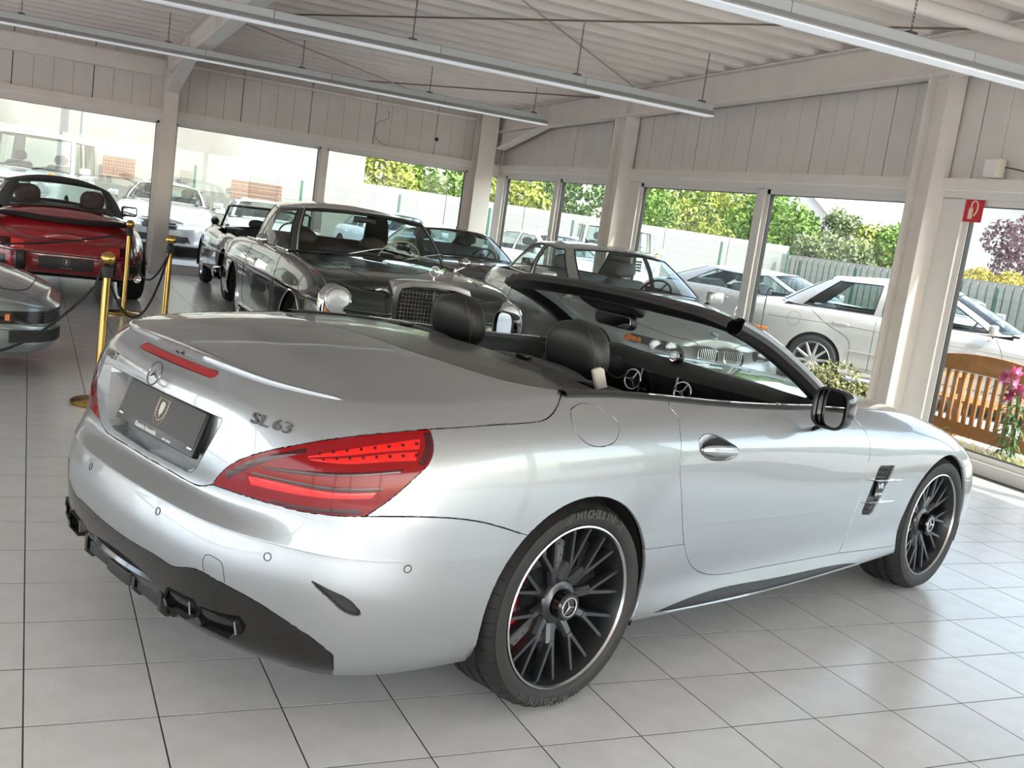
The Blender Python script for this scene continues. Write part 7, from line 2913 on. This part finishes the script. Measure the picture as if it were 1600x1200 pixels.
# ------------------------------------------------------------------ bench and plants outside the window
M_WOOD = mat('bench_wood', (.42, .19, .06), rough=.6, noise=(14, .15, 6))
t = thing('garden_bench', 'brown wooden slatted bench standing outside the window with its back to the hall', 'bench', (8.05, 3.55, -.03))
BW = 1.56
for s in (-1, 1):
    MB().box((.0, s * BW / 2, .44), (.06, .06, .88)).build('rear_leg', M_WOOD, t)
    MB().box((.52, s * BW / 2, .31), (.06, .06, .62)).build('front_leg', M_WOOD, t)
    MB().box((.27, s * BW / 2, .62), (.60, .07, .035)).build('armrest', M_WOOD, t)
ys = np.linspace(-BW / 2 + .02, BW / 2 - .02, 17)
P = [(y, .80 + .10 * (1 - (y / (BW / 2)) ** 2)) for y in ys]
Q = [(y, .70 + .02 * (1 - (y / (BW / 2)) ** 2)) for y in ys[::-1]]
MB().prism(P + Q, -.025, .02, np.array([[0, 0, 1, 0], [1, 0, 0, 0], [0, 1, 0, 0], [0, 0, 0, 1.]])).build('top_rail', M_WOOD, t)
MB().box((0, 0, .17), (.045, BW - .05, .12)).build('lower_rail', M_WOOD, t)
sl = MB().box((0, 0, .46), (.022, .042, .50)).build('slat', M_WOOD, t)
for i in range(16):
    o = sl if i == 0 else sl.copy()
    if i:
        COL.objects.link(o)
    o.location = (0, -BW / 2 + .085 + i * (BW - .17) / 15, 0)
st_ = MB().box((0, 0, .42), (.07, BW - .06, .022)).build('seat_slat', M_WOOD, t)
for i in range(6):
    o = st_ if i == 0 else st_.copy()
    if i:
        COL.objects.link(o)
    o.location = (.08 + i * .085, 0, 0)
# grass stuff along the window
V, F = [], []
for k in range(2600):
    x, y = 7.36 + rng.uniform(0, .30), rng.uniform(1.2, 6.8)
    h_ = rng.uniform(.08, .22)
    a = rng.uniform(0, 2 * PI)
    dx, dy = math.cos(a) * h_ * rng.uniform(.2, .8), math.sin(a) * h_ * rng.uniform(.2, .8)
    o = len(V)
    wd = .004
    V += [(x - wd, y, -.02), (x + wd, y, -.02), (x + dx * .5 + wd * .7, y + dy * .5, h_ * .6), (x + dx, y + dy, h_ * .8), (x + dx * .5 - wd * .7, y + dy * .5, h_ * .6)]
    F += [(o, o + 1, o + 2, o + 4), (o + 2, o + 3, o + 4)]
tag(MB().add(V, F).build('dry_grass', mat('grass_dry', (.40, .36, .13), rough=.8, noise=(2, .35, 3, (.55, .48, .16)))), 'dry yellowish grass growing along the foot of the window', 'grass', kind='stuff')


def long_leaf(b, p, d, L, w_, droop):
    p, d = np.array(p, float), np.array(d, float)
    s = np.cross(d, [0, 0, 1.])
    s /= np.linalg.norm(s) + 1e-9
    rows = []
    for k in np.linspace(0, 1, 6):
        q = p + d * L * k + np.array([0, 0, -droop * L * k * k])
        ww = w_ * math.sin(PI * min(.97, .12 + .85 * k))
        rows.append([q - s * ww, q + np.array([0, 0, -.004]), q + s * ww])
    b.grid(np.array(rows))


M_LLEAF = mat('lily_leaf', (.07, .17, .045), rough=.4, noise=(6, .25, 3))
M_PETAL = mat('lily_petal', (.72, .03, .20), rough=.4, noise=(20, .2, 3, (.85, .20, .38)))


def lily(x, y, h, label, nfl):
    t = thing('lily_plant', label, 'flower', (x, y, -.02), group='pink lilies outside the window')
    MB().tube(smooth_poly([(0, 0, 0), (.02, .01, h * .5), (-.02, .03, h)], 5), .008, 6).build('stem', M_LLEAF, t, 60)
    for k in range(46):
        a = k * 2.4
        z = h * (.15 + .75 * k / 46)
        b = MB()
        long_leaf(b, (0, 0, z), (math.cos(a) * .9, math.sin(a) * .9, .45), rng.uniform(.11, .17), .012, .9)
        b.build('leaf', M_LLEAF, t, 60)
    for k in range(nfl):
        a = k * 2.1 + .8
        c_ = np.array([math.cos(a) * .085, math.sin(a) * .085, h + .02 - .035 * k])
        ax = np.array([math.cos(a), math.sin(a), .35])
        ax /= np.linalg.norm(ax)
        Fm = frame(ax)
        o = bpy.data.objects.new('flower', None)
        link(o, t)
        for j in range(6):
            e = j * PI / 3
            b = MB()
            rows = []
            for q in np.linspace(0, 1, 6):
                rr_ = .012 + .065 * q ** 1.3
                ww = .020 * math.sin(PI * (.12 + .83 * q))
                ctr = np.array([math.cos(e) * rr_, math.sin(e) * rr_, .075 * q - .035 * q * q * q])
                sd = np.array([-math.sin(e), math.cos(e), 0]) * ww
                rows.append([c_ + Fm @ (ctr - sd), c_ + Fm @ (ctr + np.array([0, 0, -.004])), c_ + Fm @ (ctr + sd)])
            b.grid(np.array(rows))
            b.build('petal', M_PETAL, o, 60)


lily(7.56, 2.92, .80, 'pink lily with large open flowers beside the bench outside the window', 4)
lily(7.50, 2.78, .66, 'shorter pink lily beside the bench outside the window', 3)
t = thing('shrub', 'low grey-green shrub outside the window in front of the silver saloon', 'bush', (7.75, 5.2, -.02))
MB().tube([(0, 0, 0), (0, .02, .25)], .012, 6).build('stem', M_BARK, t)
tag(MB().add(*leaf_cloud(900, [(0, 0, .30, .22, .34, .24), (.0, .3, .26, .2, .28, .2), (0, -.3, .22, .2, .25, .16)], .055)).build('foliage', leaf_mat('leaf_lavender', (.25, .27, .10), (.48, .46, .20)), t), kind='stuff')
t = thing('shrub', 'thin sprig of green leaves beside the bench', 'bush', (7.62, 3.62, -.02))
b = MB()
for k in range(14):
    a = k * 2.4
    long_leaf(b, (0, 0, .03 + .012 * k), (math.cos(a) * .8, math.sin(a) * .8, .6), .16, .006, .6)
b.build('foliage', M_LLEAF, t)

t = thing('garden_hook', 'thin black hooked garden rod outside the window near the saloon tail', 'garden hook', (8.2, 7.15, -.03))
MB().tube(smooth_poly([(0, 0, 0), (0, .0, .6), (0, 0, 1.06), (0, -.02, 1.13), (0, -.07, 1.15), (0, -.11, 1.13)], 5), .008, 6).build('rod', M_CABLE, t, 60)
